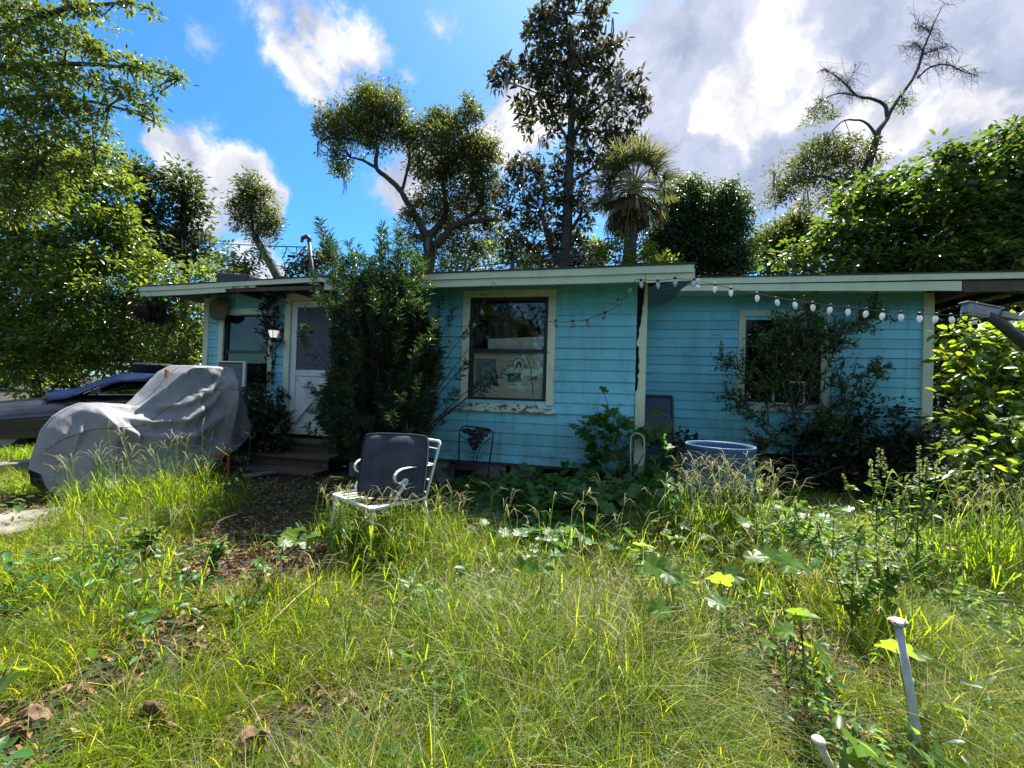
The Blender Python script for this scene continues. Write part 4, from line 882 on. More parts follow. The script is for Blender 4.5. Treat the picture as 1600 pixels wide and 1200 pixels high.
mb.lathe([(.055*math.sin(t)+.0005, .055*math.cos(t)) for t in np.linspace(.01, math.pi-.01, 13)], gb, 20)
m, nt, nd, lk = newmat('striped_globe'); b = N(nt, 'ShaderNodeBsdfPrincipled', Roughness=.25); wv = N(nt, 'ShaderNodeTexWave', Scale=16, Distortion=1.5); wv.bands_direction = 'Z'
lk.new(nt.nodes.new('ShaderNodeTexCoord').outputs['Object'], wv.inputs[0]); lk.new(ramp(nt, wv.outputs[0], [(.35, (.10,.11,.12)), (.55, (.85,.86,.88))]), b.inputs['Base Color']); finish(nt, b.outputs[0])
tag(mb.build('garden_globe', m, smooth=True), 'small striped white garden globe lying in the weeds below the middle window', 'globe')
for i, (px, py, r_, lab) in enumerate(((669, 765, .03, 'small clear glass ball half hidden right behind the white armchair'), (711, 766, .04, 'clear glass ball lying between the armchair and the iron chair'))):
    c = G(px, py+4, r_); mb = MB(); mb.lathe([(r_*math.sin(t)+.0005, r_*math.cos(t)) for t in np.linspace(.01, math.pi-.01, 11)], c, 16); tag(mb.build('glass_ball', M['bulb_dull'], smooth=True), lab, 'glass ball')
a, b_ = G(382, 744, .06), G(455, 734, .06); mb = MB(); mb.bar(a, b_, .10, .03); tag(mb.build('plank', M['bare'], bevel=.004), 'short weathered plank lying on the ground before the steps', 'plank')
rm = P(1400, 424, 7.4); mb = MB(); n = 14; vs = []
for i in range(n+1):
    f = i/n; x = rm.x-.36+.72*f; z = 2.99+.10*math.sin(f*math.pi*.8)+.03*mnoise.noise(Vector((f*5, 1, 1))); vs += [(x, 7.2, z-.03), (x, 7.9, z+.04)]
mb.add(vs, [(2*i, 2*i+2, 2*i+3, 2*i+1) for i in range(n)]); o = tag(mb.build('metal_sheet', M['grey_metal'], smooth=True), 'buckled grey metal sheet lying loose on the right roof', 'metal sheet'); o.modifiers.new('t', 'SOLIDIFY').thickness = .012
# red frame in the grass beside the covered motorcycle
rf = thing('red_jack', G(325, 762), 'red metal jack frame standing in the grass at the motorcycle cover', 'jack')
def rp(px, py, d=5.35): return D(px, py, d)
mb = MB(); mb.bar(rp(322, 718), rp(357, 709), .035, .03); mb.bar(rp(322, 718), rp(318, 735), .03, .03); mb.build('handle_bar', M['red_metal'], rf, bevel=.004)
mb = MB(); mb.bar(rp(291, 744), rp(304, 756), .03, .03); mb.bar(rp(342, 740), rp(358, 754), .03, .03); mb.build('strut', M['red_metal'], rf, bevel=.004)
mb = MB(); mb.bar(rp(288, 768), rp(314, 761), .05, .035); mb.bar(rp(318, 735), rp(310, 765), .03, .03); mb.bar(rp(357, 710, 5.4), rp(357, 756, 5.4), .03, .03); mb.build('base_frame', M['red_metal'], rf, bevel=.004)
mb = MB(); mb.lathe([(.018,-.01),(.03,-.01),(.03,.01),(.018,.01)], rp(329, 728), 14, ax=((1,0,0),(0,0,1),(0,-1,0)), close=True); mb.build('caster', M['chrome'], rf, smooth=True)
# power line from the mast
mast_t = P(478, 386, 7); pw = thing('power_line', mast_t, 'black power cables running from the roof mast to the left trees', 'power line')
mb = MB()
for k, (a, b, c) in enumerate((((478,386),(440,385),(300,379)), ((478,384),(462,402),(452,401)), ((476,392),(460,410),(448,410)))):
    q = [D(a[0], a[1], 8.3), D(b[0], b[1], 8.6 if k == 0 else 8.3), D(c[0], c[1], 14 if k == 0 else 8.3)]
    if k == 0: q.append(D(100, 372, 24))
    mb.tube(q, .012, 5)
mb.tube([D(448,386,8.5), D(446,395,8.5), D(441,403,8.5), D(445,410,8.4), D(456,411,8.4)], .010, 5)
mb.tube([D(463,386,8.4), D(464,392,8.4), D(462,401,8.3), D(453,401,8.3)], .010, 5); mb.build('cable', M['wire'], pw)
for a in ((450,400,460,401),(454,411,464,413)): mb = MB(); mb.tube([D(a[0],a[1],8.3), D(a[2],a[3],8.3)], .028, 8); mb.build('splice', M['black_plastic'], pw)

# ------------------------------------------------------------------ motorcycle under a grey cover
A0, B0 = Vector((-5.6, 3.4, 0)), Vector((-5.0, 5.5, 0)); mu = (B0-A0).normalized(); mn = Vector((mu.y, -mu.x, 0))
moto = thing('covered_motorcycle', A0+mu*1.0, 'motorcycle parked under a saggy grey fabric cover with a chrome rimmed wheel showing', 'motorcycle')
ss = [-.22,-.17,-.08,.02,.12,.28,.46,.56,.69,.82,.92,1.02,1.2,1.4,1.5,1.56,1.66,1.76,1.86,1.93]
zz = [.52,.72,.86,.95,1.0,1.0,.985,1.0,1.14,1.30,1.42,1.48,1.495,1.49,1.47,1.34,1.20,.98,.78,.62]
tw = [.06,.10,.12,.13,.14,.14,.15,.17,.22,.28,.32,.34,.35,.34,.31,.27,.22,.17,.12,.06]     # half width near the ridge
bw = [.16,.24,.30,.33,.36,.38,.40,.42,.44,.45,.45,.45,.44,.43,.41,.38,.34,.29,.22,.12]     # half width at the hem
hz = [.30,.12,.02,.0,.02,.05,.06,.07,.08,.09,.12,.15,.22,.30,.35,.39,.44,.50,.55,.58]       # hem height
NS, NT = 150, 120
def il(xs, ys, s): return float(np.interp(s, xs, ys))
SWAGS = [([(.12,.97),(.35,.86),(.62,.78),(.90,.80),(1.2,.98),(1.46,1.36)],.085,.11),([(.10,.95),(.35,.72),(.68,.58),(1.05,.62),(1.35,.86),(1.50,1.30)],.075,.12),([(.45,.98),(.66,.94),(.92,1.0),(1.2,1.16),(1.45,1.42)],.05,.07),
    ([(.16,.98),(.28,.72),(.36,.40)],.07,.07),([(.10,.97),(.02,.70),(-.02,.45)],.06,.06),([(.20,.98),(.46,.66),(.62,.30)],.05,.07),([(1.50,1.42),(1.62,1.0),(1.80,.60)],.06,.06),([(1.48,1.40),(1.45,1.0),(1.40,.5)],.05,.08)]
vs = []; fs = []
def fold(sn, q, side, hgt):
    """pleats that fan out from the saddle hump and from the two handlebar ends"""
    o = 0
    for cs, ct, n, amp, wdt in ((.20, 1.0, 8, .030, .50), (1.45, 1.46, 9, .026, .52), (.92, 1.36, 6, .015, .35)):
        ang = math.atan2(sn-cs, max(.05, ct-hgt+.12)); dd = math.hypot(sn-cs, ct-hgt)
        o += amp*math.sin(ang*n+side*1.3+1.7*mnoise.noise(Vector((cs*3, ang*1.2, side))))*math.exp(-((sn-cs)/wdt)**2)*min(1, dd/.35)
    for cv, amp, w0 in SWAGS:          # swags of slack cloth hanging between saddle and bars, and pleats below the saddle
        best = 9; sgn = 0; fr = 0
        for k in range(len(cv)-1):
            ax, az = cv[k]; bx, bz = cv[k+1]; ux, uz = bx-ax, bz-az; L2 = ux*ux+uz*uz; t = max(0, min(1, ((sn-ax)*ux+(hgt-az)*uz)/L2)); px, pz = sn-ax-ux*t, hgt-az-uz*t; d = math.hypot(px, pz)
            if d < best: best = d; sgn = 1 if pz > 0 else -1; fr = (k+t)/(len(cv)-1)
        w = w0 if sgn < 0 else w0*.45
        o += 1.25*amp*math.exp(-(best/w)**1.25)*math.sin(math.pi*min(1, max(0, .12+fr*.8)))**.5
    return o
for i in range(NS+1):
    s0 = ss[0]+(ss[-1]-ss[0])*i/NS; zr, a, b, h0 = il(ss, zz, s0), il(ss, tw, s0), il(ss, bw, s0), il(ss, hz, s0)
    for j in range(NT+1):
        t = -1+2*j/NT; side = 1 if t >= 0 else -1; q = abs(t)
        if q < .30:
            f = q/.30; w = a*math.sin(f*math.pi/2)**.9; dip = 0
            if .95 < s0 < 1.5: dip = -.035*(1-f)*math.sin((s0-.95)/.55*math.pi)
            if .45 < s0 < 1.02: dip -= .16*(1-f*f)*math.sin((s0-.45)/.57*math.pi)         # hollow windshield face
            z = zr-.045*f**3+dip*.6
        else:
            f = (q-.30)/.70; sag = math.sin(f*math.pi)*.055*(-1 if .3 < s0 < 1.35 else .4)
            w = a+(b-a)*f**.75+sag*.8; z = (zr-.045)+(h0-zr+.045)*f
        o = fold(s0, q, side, z)*min(1, max(0, (q-.18)/.25))
        o += .010*mnoise.noise(Vector((s0*5, z*5, side*2.2)))+.006*mnoise.noise(Vector((s0*14, z*7, side)))+.022*mnoise.noise(Vector((s0*1.9, z*2.2, side*5)))*min(1, q*2)
        rg = 1-abs(mnoise.noise(Vector((s0*3.2+z*1.4, z*2.0-s0*1.1, side*3.3))))*2; o += .028*max(0, rg)**3*min(1, q*2.2); rg = 1-abs(mnoise.noise(Vector((s0*8+z*3, z*4, side*7.3))))*2; o += .011*max(0, rg)**3*min(1, q*2)
        if q > .93: z += .025*mnoise.noise(Vector((s0*6, side, 2)))
        p = A0+mu*(s0+.02*mnoise.noise(Vector((z*3, t*2, 4))))+mn*(side*(w+o)); vs.append((p.x, p.y, z+.012*mnoise.noise(Vector((s0*4, t*3, 8)))))
W1 = NT+1
for i in range(NS):
    for j in range(NT): fs.append((i*W1+j, i*W1+j+1, (i+1)*W1+j+1, (i+1)*W1+j))
fs.append(tuple(range(W1-1, -1, -1))); fs.append(tuple(NS*W1+j for j in range(W1)))
m, nt, nd, lk = newmat('grey_cover_cloth'); b = N(nt, 'ShaderNodeBsdfPrincipled', Roughness=.62); b.inputs['Specular IOR Level'].default_value = .35
c = ramp(nt, noise(nt, 2.4, 5, .6), [(.35, (.20,.20,.208)), (.65, (.31,.305,.30))]); st = ramp(nt, noise(nt, 5, 7, .7), [(.56, 0), (.72, 1)])
tcz = nt.nodes.new('ShaderNodeSeparateXYZ'); lk.new(nt.nodes.new('ShaderNodeTexCoord').outputs['Object'], tcz.inputs[0]); low = N(nt, 'ShaderNodeMapRange'); low.inputs[1].default_value = .75; low.inputs[2].default_value = .1; lk.new(tcz.outputs[2], low.inputs[0])
c = mixc(nt, mth(nt, 'MULTIPLY', st, mth(nt, 'MULTIPLY', low.outputs[0], .75)), c, (.10,.085,.07)); lk.new(c, b.inputs['Base Color'])
finish(nt, b.outputs[0], mth(nt, 'ADD', noise(nt, 9, 5, .6, dist=.8), mth(nt, 'MULTIPLY', noise(nt, 160, 2), .12)), .45, .018, b)
mb = MB(); mb.add(vs, fs); cvr = mb.build('cover', m, moto, smooth=True)
for jj in (int(NT*.5), int(NT*.74), int(NT*.26)):
    mb = MB(); mb.tube([Vector(vs[i*W1+jj])+Vector((0, 0, .001)) for i in range(3, NS-2, 2)], .0035, 4); mb.build('seam', M['cushion_pipe'], cvr, smooth=True)
mb = MB(); mb.tube([Vector(vs[i*W1+NT]) for i in range(0, NS+1, 2)], .008, 5); mb.build('hem', M['cushion_pipe'], cvr, smooth=True)
for s_, t_ in ((.80, .20), (1.475, .27)):
    p = A0+mu*s_+mn*(t_*.98); mb = MB(); mb.box(p.x-.018, p.x+.018, p.y-.018, p.y+.018, 1.30, 1.41); mb.build('strap', M['tan_cloth'], moto, bevel=.006)
wc = A0+mu*1.86; wc.z = .33
wh = MB(); wh.lathe([(.235,-.05),(.30,-.055),(.325,-.03),(.33,0),(.325,.03),(.30,.055),(.235,.05)], wc, 40, ax=(mu, (0,0,1), mn), close=True); w_ = wh.build('wheel', M['rubber'], moto, smooth=True)
mb = MB(); mb.lathe([(.225,-.05),(.25,-.056),(.25,.056),(.225,.05)], wc, 40, ax=(mu, (0,0,1), mn), close=True)
for k in range(18):
    an = k*math.pi/9; mb.tube([wc+mn*(.02 if k % 2 else -.02), wc+(mu*math.cos(an)+Vector((0,0,1))*math.sin(an))*.23], .0035, 4)
mb.lathe([(.04,-.06),(.04,.06),(.001,.06)], wc, 12, ax=(mu, (0,0,1), mn)); mb.build('rim', M['chrome'], w_, smooth=True)
arc = lambda r_, o: [wc+(mu*math.cos(t)+Vector((0,0,1))*math.sin(t))*r_+mn*o for t in np.linspace(-1.5, .55, 20)]
mb = MB(); mb.tube(arc(.335, .075), .009, 6); mb.tube(arc(.30, .078), .007, 6); mb.tube(arc(.318, .078), .004, 6); mb.build('chrome_trim', M['chrome'], moto, smooth=True)
mb = MB(); ec = A0+mu*1.1
for z, w, l in ((.22,.16,.24),(.36,.19,.22),(.50,.14,.16)): mb.obox(Vector((ec.x, ec.y, z)), mu*l, mn*w, Vector((0,0,.065)))
mb.build('engine', M['black_plastic'], moto, bevel=.02)
mb = MB(); mb.tube([A0+mu*.35+mn*.2+Vector((0,0,.28)), A0+mu*.8+mn*.22+Vector((0,0,.24)), A0+mu*1.25+mn*.2+Vector((0,0,.22)), A0+mu*1.42+mn*.14+Vector((0,0,.42))], .035, 10); mb.build('exhaust_pipe', M['mast'], moto, smooth=True)
for s_ in (-1, 1): mb = MB(); mb.tube([wc+mn*.09*s_, A0+mu*1.55+mn*.10*s_+Vector((0,0,1.0))], .022, 8); mb.build('fork', M['mast'], moto, smooth=True)
wc2 = A0+mu*.18; wc2.z = .31; wh = MB(); wh.lathe([(.2,-.06),(.28,-.07),(.31,0),(.28,.07),(.2,.06)], wc2, 32, ax=(mu, (0,0,1), mn), close=True); wh.build('wheel', M['rubber'], moto, smooth=True)

# ------------------------------------------------------------------ parked cars
def car(name, label, o, u, n, prof, L, Wc, paintm, roof, sw=.16, chrome=True):
    """o: front near corner on the ground, u: to the rear, n: to the far side"""
    root = thing(name, o+u*L/2+n*Wc/2, label, 'car')
    def q(s, t, z): v = o+u*s+n*t; return Vector((v.x, v.y, z))
    ps, pz = zip(*prof); vs = []; fs = []; ns = 60
    sec = [(0,.28),(.0,.45),(-.02,.60),(-.01,.72),(.03,.84),(.09,.95),(.20,1.0),(.5,1.02)]      # near half: (inset as fraction, height fraction of the belt)
    full = [(a*Wc if a < .4 else .5*Wc, f) for a, f in sec]+[(Wc-(a*Wc), f) for a, f in sec[-2::-1]]
    k = len(full)
    for i in range(ns+1):
        s0 = L*i/ns; zb = float(np.interp(s0, ps, pz)); end = min(1, min(s0, L-s0)/.45); tp = (1-end)**2*.16
        for t, f in full: vs.append(q(s0+(.0), t*(1-2*tp/Wc)+tp, .24+(zb-.24)*(f-.28)/.74))
    for i in range(ns):
        for j in range(k-1): fs.append((i*k+j, i*k+j+1, (i+1)*k+j+1, (i+1)*k+j))
    fs += [tuple(range(k-1, -1, -1)), tuple(ns*k+j for j in range(k))]
    mb = MB(); mb.add(vs, fs); mb.build('body', paintm, root, smooth=True).modifiers.new('e', 'EDGE_SPLIT').split_angle = R_(40)
    (wb, zwb), (rf0, zr0_), (rf1, zr1_), (tb, ztb) = roof; ins, rin = .09, .30
    mb = MB(); a = [q(rf0, rin, zr0_), q(rf0, Wc-rin, zr0_), q(rf1, Wc-rin, zr1_), q(rf1, rin, zr1_)]; up = Vector((0, 0, .035))
    mb.hexa([a[0], a[3], a[2], a[1], a[0]+up+u*.12+n*.08, a[3]+up-u*.12+n*.08, a[2]+up-u*.12-n*.08, a[1]+up+u*.12-n*.08]); mb.build('roof', paintm, root, bevel=.03, smooth=True)
    mb = MB(); 
    for t0, t1 in ((ins, rin), (Wc-ins, Wc-rin)):
        mb.bar(q(wb, t0, zwb-.02), q(rf0+.02, t1, zr0_+.015), .075, .05); mb.bar(q(tb, t0, ztb-.02), q(rf1-.02, t1, zr1_+.015), .16, .05); mb.bar(q((wb+tb)/2+.25, t0, zwb), q((rf0+rf1)/2+.2, t1, zr1_+.01), .07, .04)
    mb.build('pillar', paintm, root, bevel=.012)
    g = M['glass_car']
    def pane(nm, p4):
        c = sum(p4, Vector())/4; nn_ = (p4[1]-p4[0]).cross(p4[3]-p4[0]).normalized()*.003
        mb = MB(); mb.add([*(v-nn_ for v in p4), *(v+nn_ for v in p4)], [(0,1,2,3),(7,6,5,4),(0,4,5,1),(1,5,6,2),(2,6,7,3),(3,7,4,0)]); mb.build(nm, g, root)
    pane('windshield', [q(wb+.03, ins+.06, zwb), q(wb+.03, Wc-ins-.06, zwb), q(rf0+.01, Wc-rin-.05, zr0_), q(rf0+.01, rin+.05, zr0_)])
    pane('rear_window', [q(tb-.03, ins+.06, ztb), q(tb-.03, Wc-ins-.06, ztb), q(rf1-.01, Wc-rin-.05, zr1_), q(rf1-.01, rin+.05, zr1_)])
    for t0, t1 in ((ins+.01, rin+.01), (Wc-ins-.01, Wc-rin-.01)):
        pane('side_window', [q(wb+.14, t0, zwb-.01), q((wb+tb)/2+.2, t0, zwb), q((rf0+rf1)/2+.16, t1, zr1_), q(rf0+.10, t1, zr0_-.0)]); pane('side_window', [q((wb+tb)/2+.29, t0, zwb), q(tb-.16, t0, ztb), q(rf1-.12, t1, zr1_), q((rf0+rf1)/2+.24, t1, zr1_)])
    mb = MB(); mb.tube([q(wb+.10, ins-.01, zwb+.01), q(rf0+.08, rin-.012, zr0_+.03), q(rf1-.1, rin-.012, zr1_+.03), q(tb-.08, ins-.01, ztb+.01)], .009, 5); mb.tube([q(wb+.16, ins-.01, zwb-.005), q(tb-.1, ins-.012, ztb-.005)], .008, 5)
    if chrome: mb.build('window_trim', M['chrome'], root, smooth=True)
    mb = MB(); mb.obox(q(wb+.28, -.09, zwb+.05), u*.05, n*.08, Vector((0,0,.045))); mb.tube([q(wb+.28, .02, zwb), q(wb+.28, -.06, zwb+.03)], .012, 5); mb.build('mirror', paintm, root, bevel=.015)
    for s0 in (.82, L-.95):
        for t0, sg in ((.02, -1), (Wc-.02, 1)):
            c = q(s0, t0, .31); w = MB(); w.lathe([(.19,-.02),(.27,0),(.305,.03),(.31,.10),(.305,.17),(.27,.20),(.19,.20)], c, 30, ax=(u, (0,0,1), n*(-sg))); o_ = w.build('wheel', M['rubber'], root, smooth=True)
            w = MB(); w.lathe([(.001,.03),(.06,.02),(.13,.045),(.18,.025),(.195,.0),(.195,.05)], c, 24, ax=(u, (0,0,1), n*(-sg))); w.build('rim', M['grey_metal'], o_, smooth=True)
    for t0 in (.22, Wc-.22): mb = MB(); mb.obox(q(.02, t0, .62), n*.15, u*.04, Vector((0,0,.07))); mb.build('headlight', M['bulb'], root, bevel=.02)
    return root, q
M['glass_car'] = glassmat('car_glass', (.35,.40,.38), 2.0, .05)
def carpaint(name, col, rough=.22, flake=.3):
    m, nt, nd, lk = newmat(name); b = N(nt, 'ShaderNodeBsdfPrincipled', Roughness=rough); b.inputs['Coat Weight'].default_value = .6; b.inputs['Coat Roughness'].default_value = .06
    lk.new(ramp(nt, noise(nt, 5, 6, .7), [(.35, [c*.7 for c in col]), (.65, [c*1.2 for c in col])]), b.inputs['Base Color']); finish(nt, b.outputs[0]); return m
cu_, cn_ = Vector((.67, .742, 0)).normalized(), Vector((-.742, .67, 0)).normalized()
p0 = D(0, 627, 6.8); o1 = Vector((p0.x, p0.y, 0))-cu_*.75-cn_*.14
dk = carpaint('dark_car_paint', (.030,.030,.036), rough=.12)
c1, cq = car('sedan', 'old dark sedan with a blue tarpaulin over its windshield and roof', o1, cu_, cn_, [(0,.68),(.25,.76),(.8,.85),(1.6,.96),(2.2,1.0),(3.6,1.0),(4.3,.98),(4.6,.86)], 4.6, 1.74, dk, ((1.62,.97),(2.12,1.27),(3.25,1.29),(3.95,1.0)))
# tarpaulin draped over windshield and roof
n1, n2 = 46, 30; vs = []; prof_t = [(1.25,.965),(1.55,1.03),(1.85,1.18),(2.15,1.335),(2.6,1.355),(3.3,1.345),(3.55,1.24),(3.75,1.10)]
for i in range(n1+1):
    s0 = 1.25+2.5*i/n1; z0 = float(np.interp(s0, *zip(*prof_t)))
    for j in range(n2+1):
        t = .10+1.62*j/n2; e = min(t-.10, 1.72-t); z = z0-.16*max(0, 1-e/.22)**1.5+.03*mnoise.noise(Vector((s0*3.5, t*3.5, 1)))+.015*mnoise.noise(Vector((s0*9, t*9, 5)))
        vs.append(cq(s0, t+.04*mnoise.noise(Vector((s0*4, j*.2, 9))), z+.03))
mb = MB(); mb.add(vs, [(i*(n2+1)+j, (i+1)*(n2+1)+j, (i+1)*(n2+1)+j+1, i*(n2+1)+j+1) for i in range(n1) for j in range(n2)])
o = tag(mb.build('tarpaulin', M['tarp'], smooth=True), 'wrinkled blue tarpaulin draped over the dark sedan', 'tarpaulin'); o.modifiers.new('t', 'SOLIDIFY').thickness = .006
ty = cq(2.55, 1.25, 1.395); mb = MB(); mb.lathe([(.19,.0),(.30,-.005),(.335,.03),(.34,.10),(.335,.17),(.30,.205),(.19,.20)], ty, 40, close=True)
for k in range(40):
    an = k*math.pi/20; mb.obox(ty+Vector((math.cos(an)*.338, math.sin(an)*.338, .10)), Vector((-math.sin(an), math.cos(an), 0))*.016, Vector((math.cos(an), math.sin(an), 0))*.008, Vector((0,0,.07)))
tag(mb.build('spare_tyre', M['rubber'], smooth=False), 'black car tyre lying flat on the tarpaulin over the sedan roof', 'tyre')
p0 = D(178, 600, 9.3); o2 = Vector((p0.x, p0.y, 0))-Vector((.93,.37,0)).normalized()*1.3
car('coupe', 'red coupe parked behind the dark sedan with only its roof and windows showing', o2, Vector((.93,.37,0)).normalized(), Vector((-.37,.93,0)).normalized(), [(0,.66),(.5,.80),(1.4,.93),(2.2,.98),(3.5,1.0),(4.3,.96)], 4.3, 1.7, carpaint('red_car_paint', (.38,.035,.025)), ((1.35,.95),(2.0,1.33),(2.9,1.35),(3.9,1.0)))

# ------------------------------------------------------------------ foliage materials
L_ = {}
L_['oak'] = leafmat('oak_leaf', (.050,.075,.022), (.20,.24,.03), rough=.36, mix=.40)
L_['bright'] = leafmat('bright_leaf', (.058,.115,.014), (.30,.42,.03), rough=.27, mix=.43, spec=.8)
L_['dark'] = leafmat('dark_leaf', (.036,.058,.022), (.13,.19,.04), rough=.42, mix=.35)
L_['magnolia'] = leafmat('magnolia_leaf', (.042,.058,.026), (.13,.13,.045), rough=.30, mix=.35, yellow=.08, ycol=(.22,.12,.06))
L_['vine'] = leafmat('vine_leaf', (.026,.055,.018), (.10,.19,.02), rough=.45, mix=.40, yellow=.01)
L_['palm'] = leafmat('palm_blade', (.10,.12,.05), (.22,.24,.07), rough=.4, mix=.35, yellow=.10, ycol=(.40,.30,.12))
L_['podo'] = leafmat('needle_leaf', (.020,.042,.020), (.09,.19,.035), rough=.34, mix=.34, yellow=.008)
L_['lush'] = leafmat('lush_leaf', (.034,.075,.013), (.19,.33,.02), rough=.30, mix=.36, yellow=.03, spec=.6)
L_['shade'] = leafmat('shade_leaf', (.022,.040,.016), (.05,.09,.02), rough=.5, mix=.3, yellow=.01)  # shade of the bushes put into a darker leaf colour
L_['ivy'] = leafmat('ground_leaf', (.050,.14,.032), (.18,.38,.04), rough=.45, mix=.4, yellow=.01)
L_['young'] = leafmat('young_leaf', (.10,.20,.02), (.40,.58,.04), rough=.4, mix=.50, yellow=.01)
L_['weed'] = leafmat('weed_leaf', (.07,.15,.03), (.28,.46,.05), rough=.42, mix=.48, yellow=.03)
L_['weedtop'] = leafmat('seed_spike', (.22,.28,.09), (.45,.55,.16), rough=.6, mix=.45, yellow=.08)
L_['grass'] = leafmat('grass_blade', (.082,.145,.006), (.60,.70,.012), rough=.48, mix=.52, var=.6, yellow=.05, spec=.28, ycol=(.40,.33,.12))
L_['grass_lush'] = leafmat('lush_grass_blade', (.062,.15,.006), (.50,.70,.010), rough=.46, mix=.50, var=.55, yellow=.03, spec=.3)
L_['stalk'] = leafmat('grass_stalk', (.10,.14,.03), (.26,.34,.05), rough=.5, mix=.4, var=.6, yellow=.18, ycol=(.34,.27,.12))
L_['dry'] = leafmat('straw', (.34,.27,.14), (.42,.33,.15), rough=.6, mix=.35, var=.5, yellow=.05)
L_['dead'] = leafmat('dead_leaf', (.17,.095,.05), (.22,.10,.04), rough=.65, mix=.22, var=.55, yellow=.06, ycol=(.42,.32,.2))
L_['seed'] = leafmat('seed_head', (.20,.20,.085), (.40,.40,.16), rough=.6, mix=.4, var=.35, yellow=.05)
B_ = {'grey': bark('grey_bark', (.075,.068,.06)), 'brown': bark('brown_bark', (.06,.045,.035)), 'pale': bark('pale_bark', (.13,.12,.11)), 'stem': plain('green_stem', (.09,.12,.04), .6), 'twig': plain('brown_twig', (.06,.05,.035), .8)}

# ------------------------------------------------------------------ trees behind the house
tree('live_oak', 'spreading live oak with a long bent left limb behind the middle roof', 'tree', None,
     [(668,425,17,.42),(672,400,17,.38),(668,372,17,.34)],
     [[(668,372,17,.30),(650,340,17,.24),(628,300,17,.20),(606,278,17,.17),(588,262,17,.14),(590,235,17,.11)],[(588,262,17,.12),(566,250,17,.09),(548,246,17,.06)],[(628,300,17,.13),(636,268,17,.10),(640,240,17,.07)],
      [(668,372,17,.28),(692,345,17,.22),(696,318,17,.18),(692,285,17,.12)],[(680,385,16.6,.24),(712,352,16.6,.20),(748,345,16.6,.16),(790,342,16.6,.10)],[(712,352,17,.14),(752,320,17,.12),(752,260,17,.09)]],
     [(575,165,17,36),(605,158,16.6,32),(545,178,17,30),(520,195,17,24),(510,180,17,16),(560,200,16.5,40),(600,205,17,42),(535,215,17,26),(528,245,17,22),(535,268,17,16),(575,150,17,24),(625,185,17,34),(640,215,17,30),(505,210,17,14),
      (695,195,17,30),(668,200,17,28),(690,230,16.6,44),(722,240,17,46),(745,225,17,34),(735,165,17,18),(742,178,17,16),(725,190,17,18),(700,270,17,40),(740,275,17,40),(765,250,17,22),(668,270,17,26),(655,250,17,22),
      (680,310,17,34),(722,315,17,36),(755,305,17,26),(650,318,17,18),(640,345,17,15),(655,380,17,20,24),(690,375,17.4,30),(725,370,17.4,28),(760,350,17.2,26),(700,345,17.4,30),(650,405,17,15),(720,400,17.5,24),(640,365,17,12),(632,330,17,10),(660,345,17.4,16),(745,395,17.5,24),(770,380,17.5,22),(690,405,17.6,20),(760,330,17.3,20),(775,300,17.2,16),(770,270,17,14)],
     .14, B_['brown'], L_['oak'], cover=3.0, asp=.38, moss=20, rs=.62, fringe=.9, cs=.84)
tree('magnolia_tree', 'tallest tree, a loose magnolia rising high behind the middle of the roof', 'tree', None,
     [(880,425,15,.26),(886,360,15,.24),(888,290,15,.22),(892,220,15,.18),(893,150,15,.13),(890,80,15,.09),(885,20,15,.05)],
     [[(892,225,15,.11),(870,190,15,.08),(850,150,15,.05)],[(892,215,15,.11),(925,175,15,.08),(960,150,15,.05)],[(888,285,15,.10),(930,260,15,.07),(975,215,15,.045)],[(893,150,15,.08),(860,100,15,.05)],[(893,140,15,.08),(930,90,15,.05)],[(880,420,15,.14),(858,375,15,.12),(846,330,15,.09)],[(880,380,15,.10),(910,330,15,.07)]],
     [(885,8,15,34),(915,12,15,20),(850,40,15,30),(880,50,15,34),(915,50,15,30),(845,75,15,22),(830,50,15,16),(870,95,15,36),(905,95,15,38),(940,80,15,26),(955,105,15,18),(800,110,15,20),(825,115,15,24),(785,125,15,14),(850,135,15,32),(890,140,15,36),(925,130,15,30),(960,130,15,20),
      (845,165,15,26),(875,170,15,28),(910,175,15,32),(945,170,15,28),(985,150,15,20),(1000,165,15,12),(985,120,15,12),(825,185,15,18),(815,160,15,15),(930,205,15,30),(965,200,15,24),(990,190,15,16),(900,215,15,22),(855,205,15,15),(830,210,15,10),
      (905,250,15,26),(940,240,15,28),(970,230,15,20),(880,260,15,18),(915,280,15,22),
      (800,270,15.4,24),(830,262,15.4,28),(860,275,15.2,30),(785,300,15.4,20),(775,128,15,12),(790,105,15,12),(1008,155,15,12),(1000,140,15,12),(1012,175,15,10),(985,205,15,14),(1000,120,15,8),(850,20,15,18),(935,15,15,16),(960,70,15,16),(840,100,15,16),(815,95,15,14),(815,305,15.2,32),(850,315,15,34),(885,305,15,30),(910,320,15,26),(800,340,15.5,26),(835,355,15.3,32),(870,355,15.2,32),(905,360,15.2,30),(790,375,15.6,20),(825,395,15.4,30),(865,400,15.4,30),(905,400,15.4,28)],
     .25, B_['grey'], L_['magnolia'], cover=1.6, asp=.36, T=T_OVAL, moss=22, whorl=9, rs=.8)
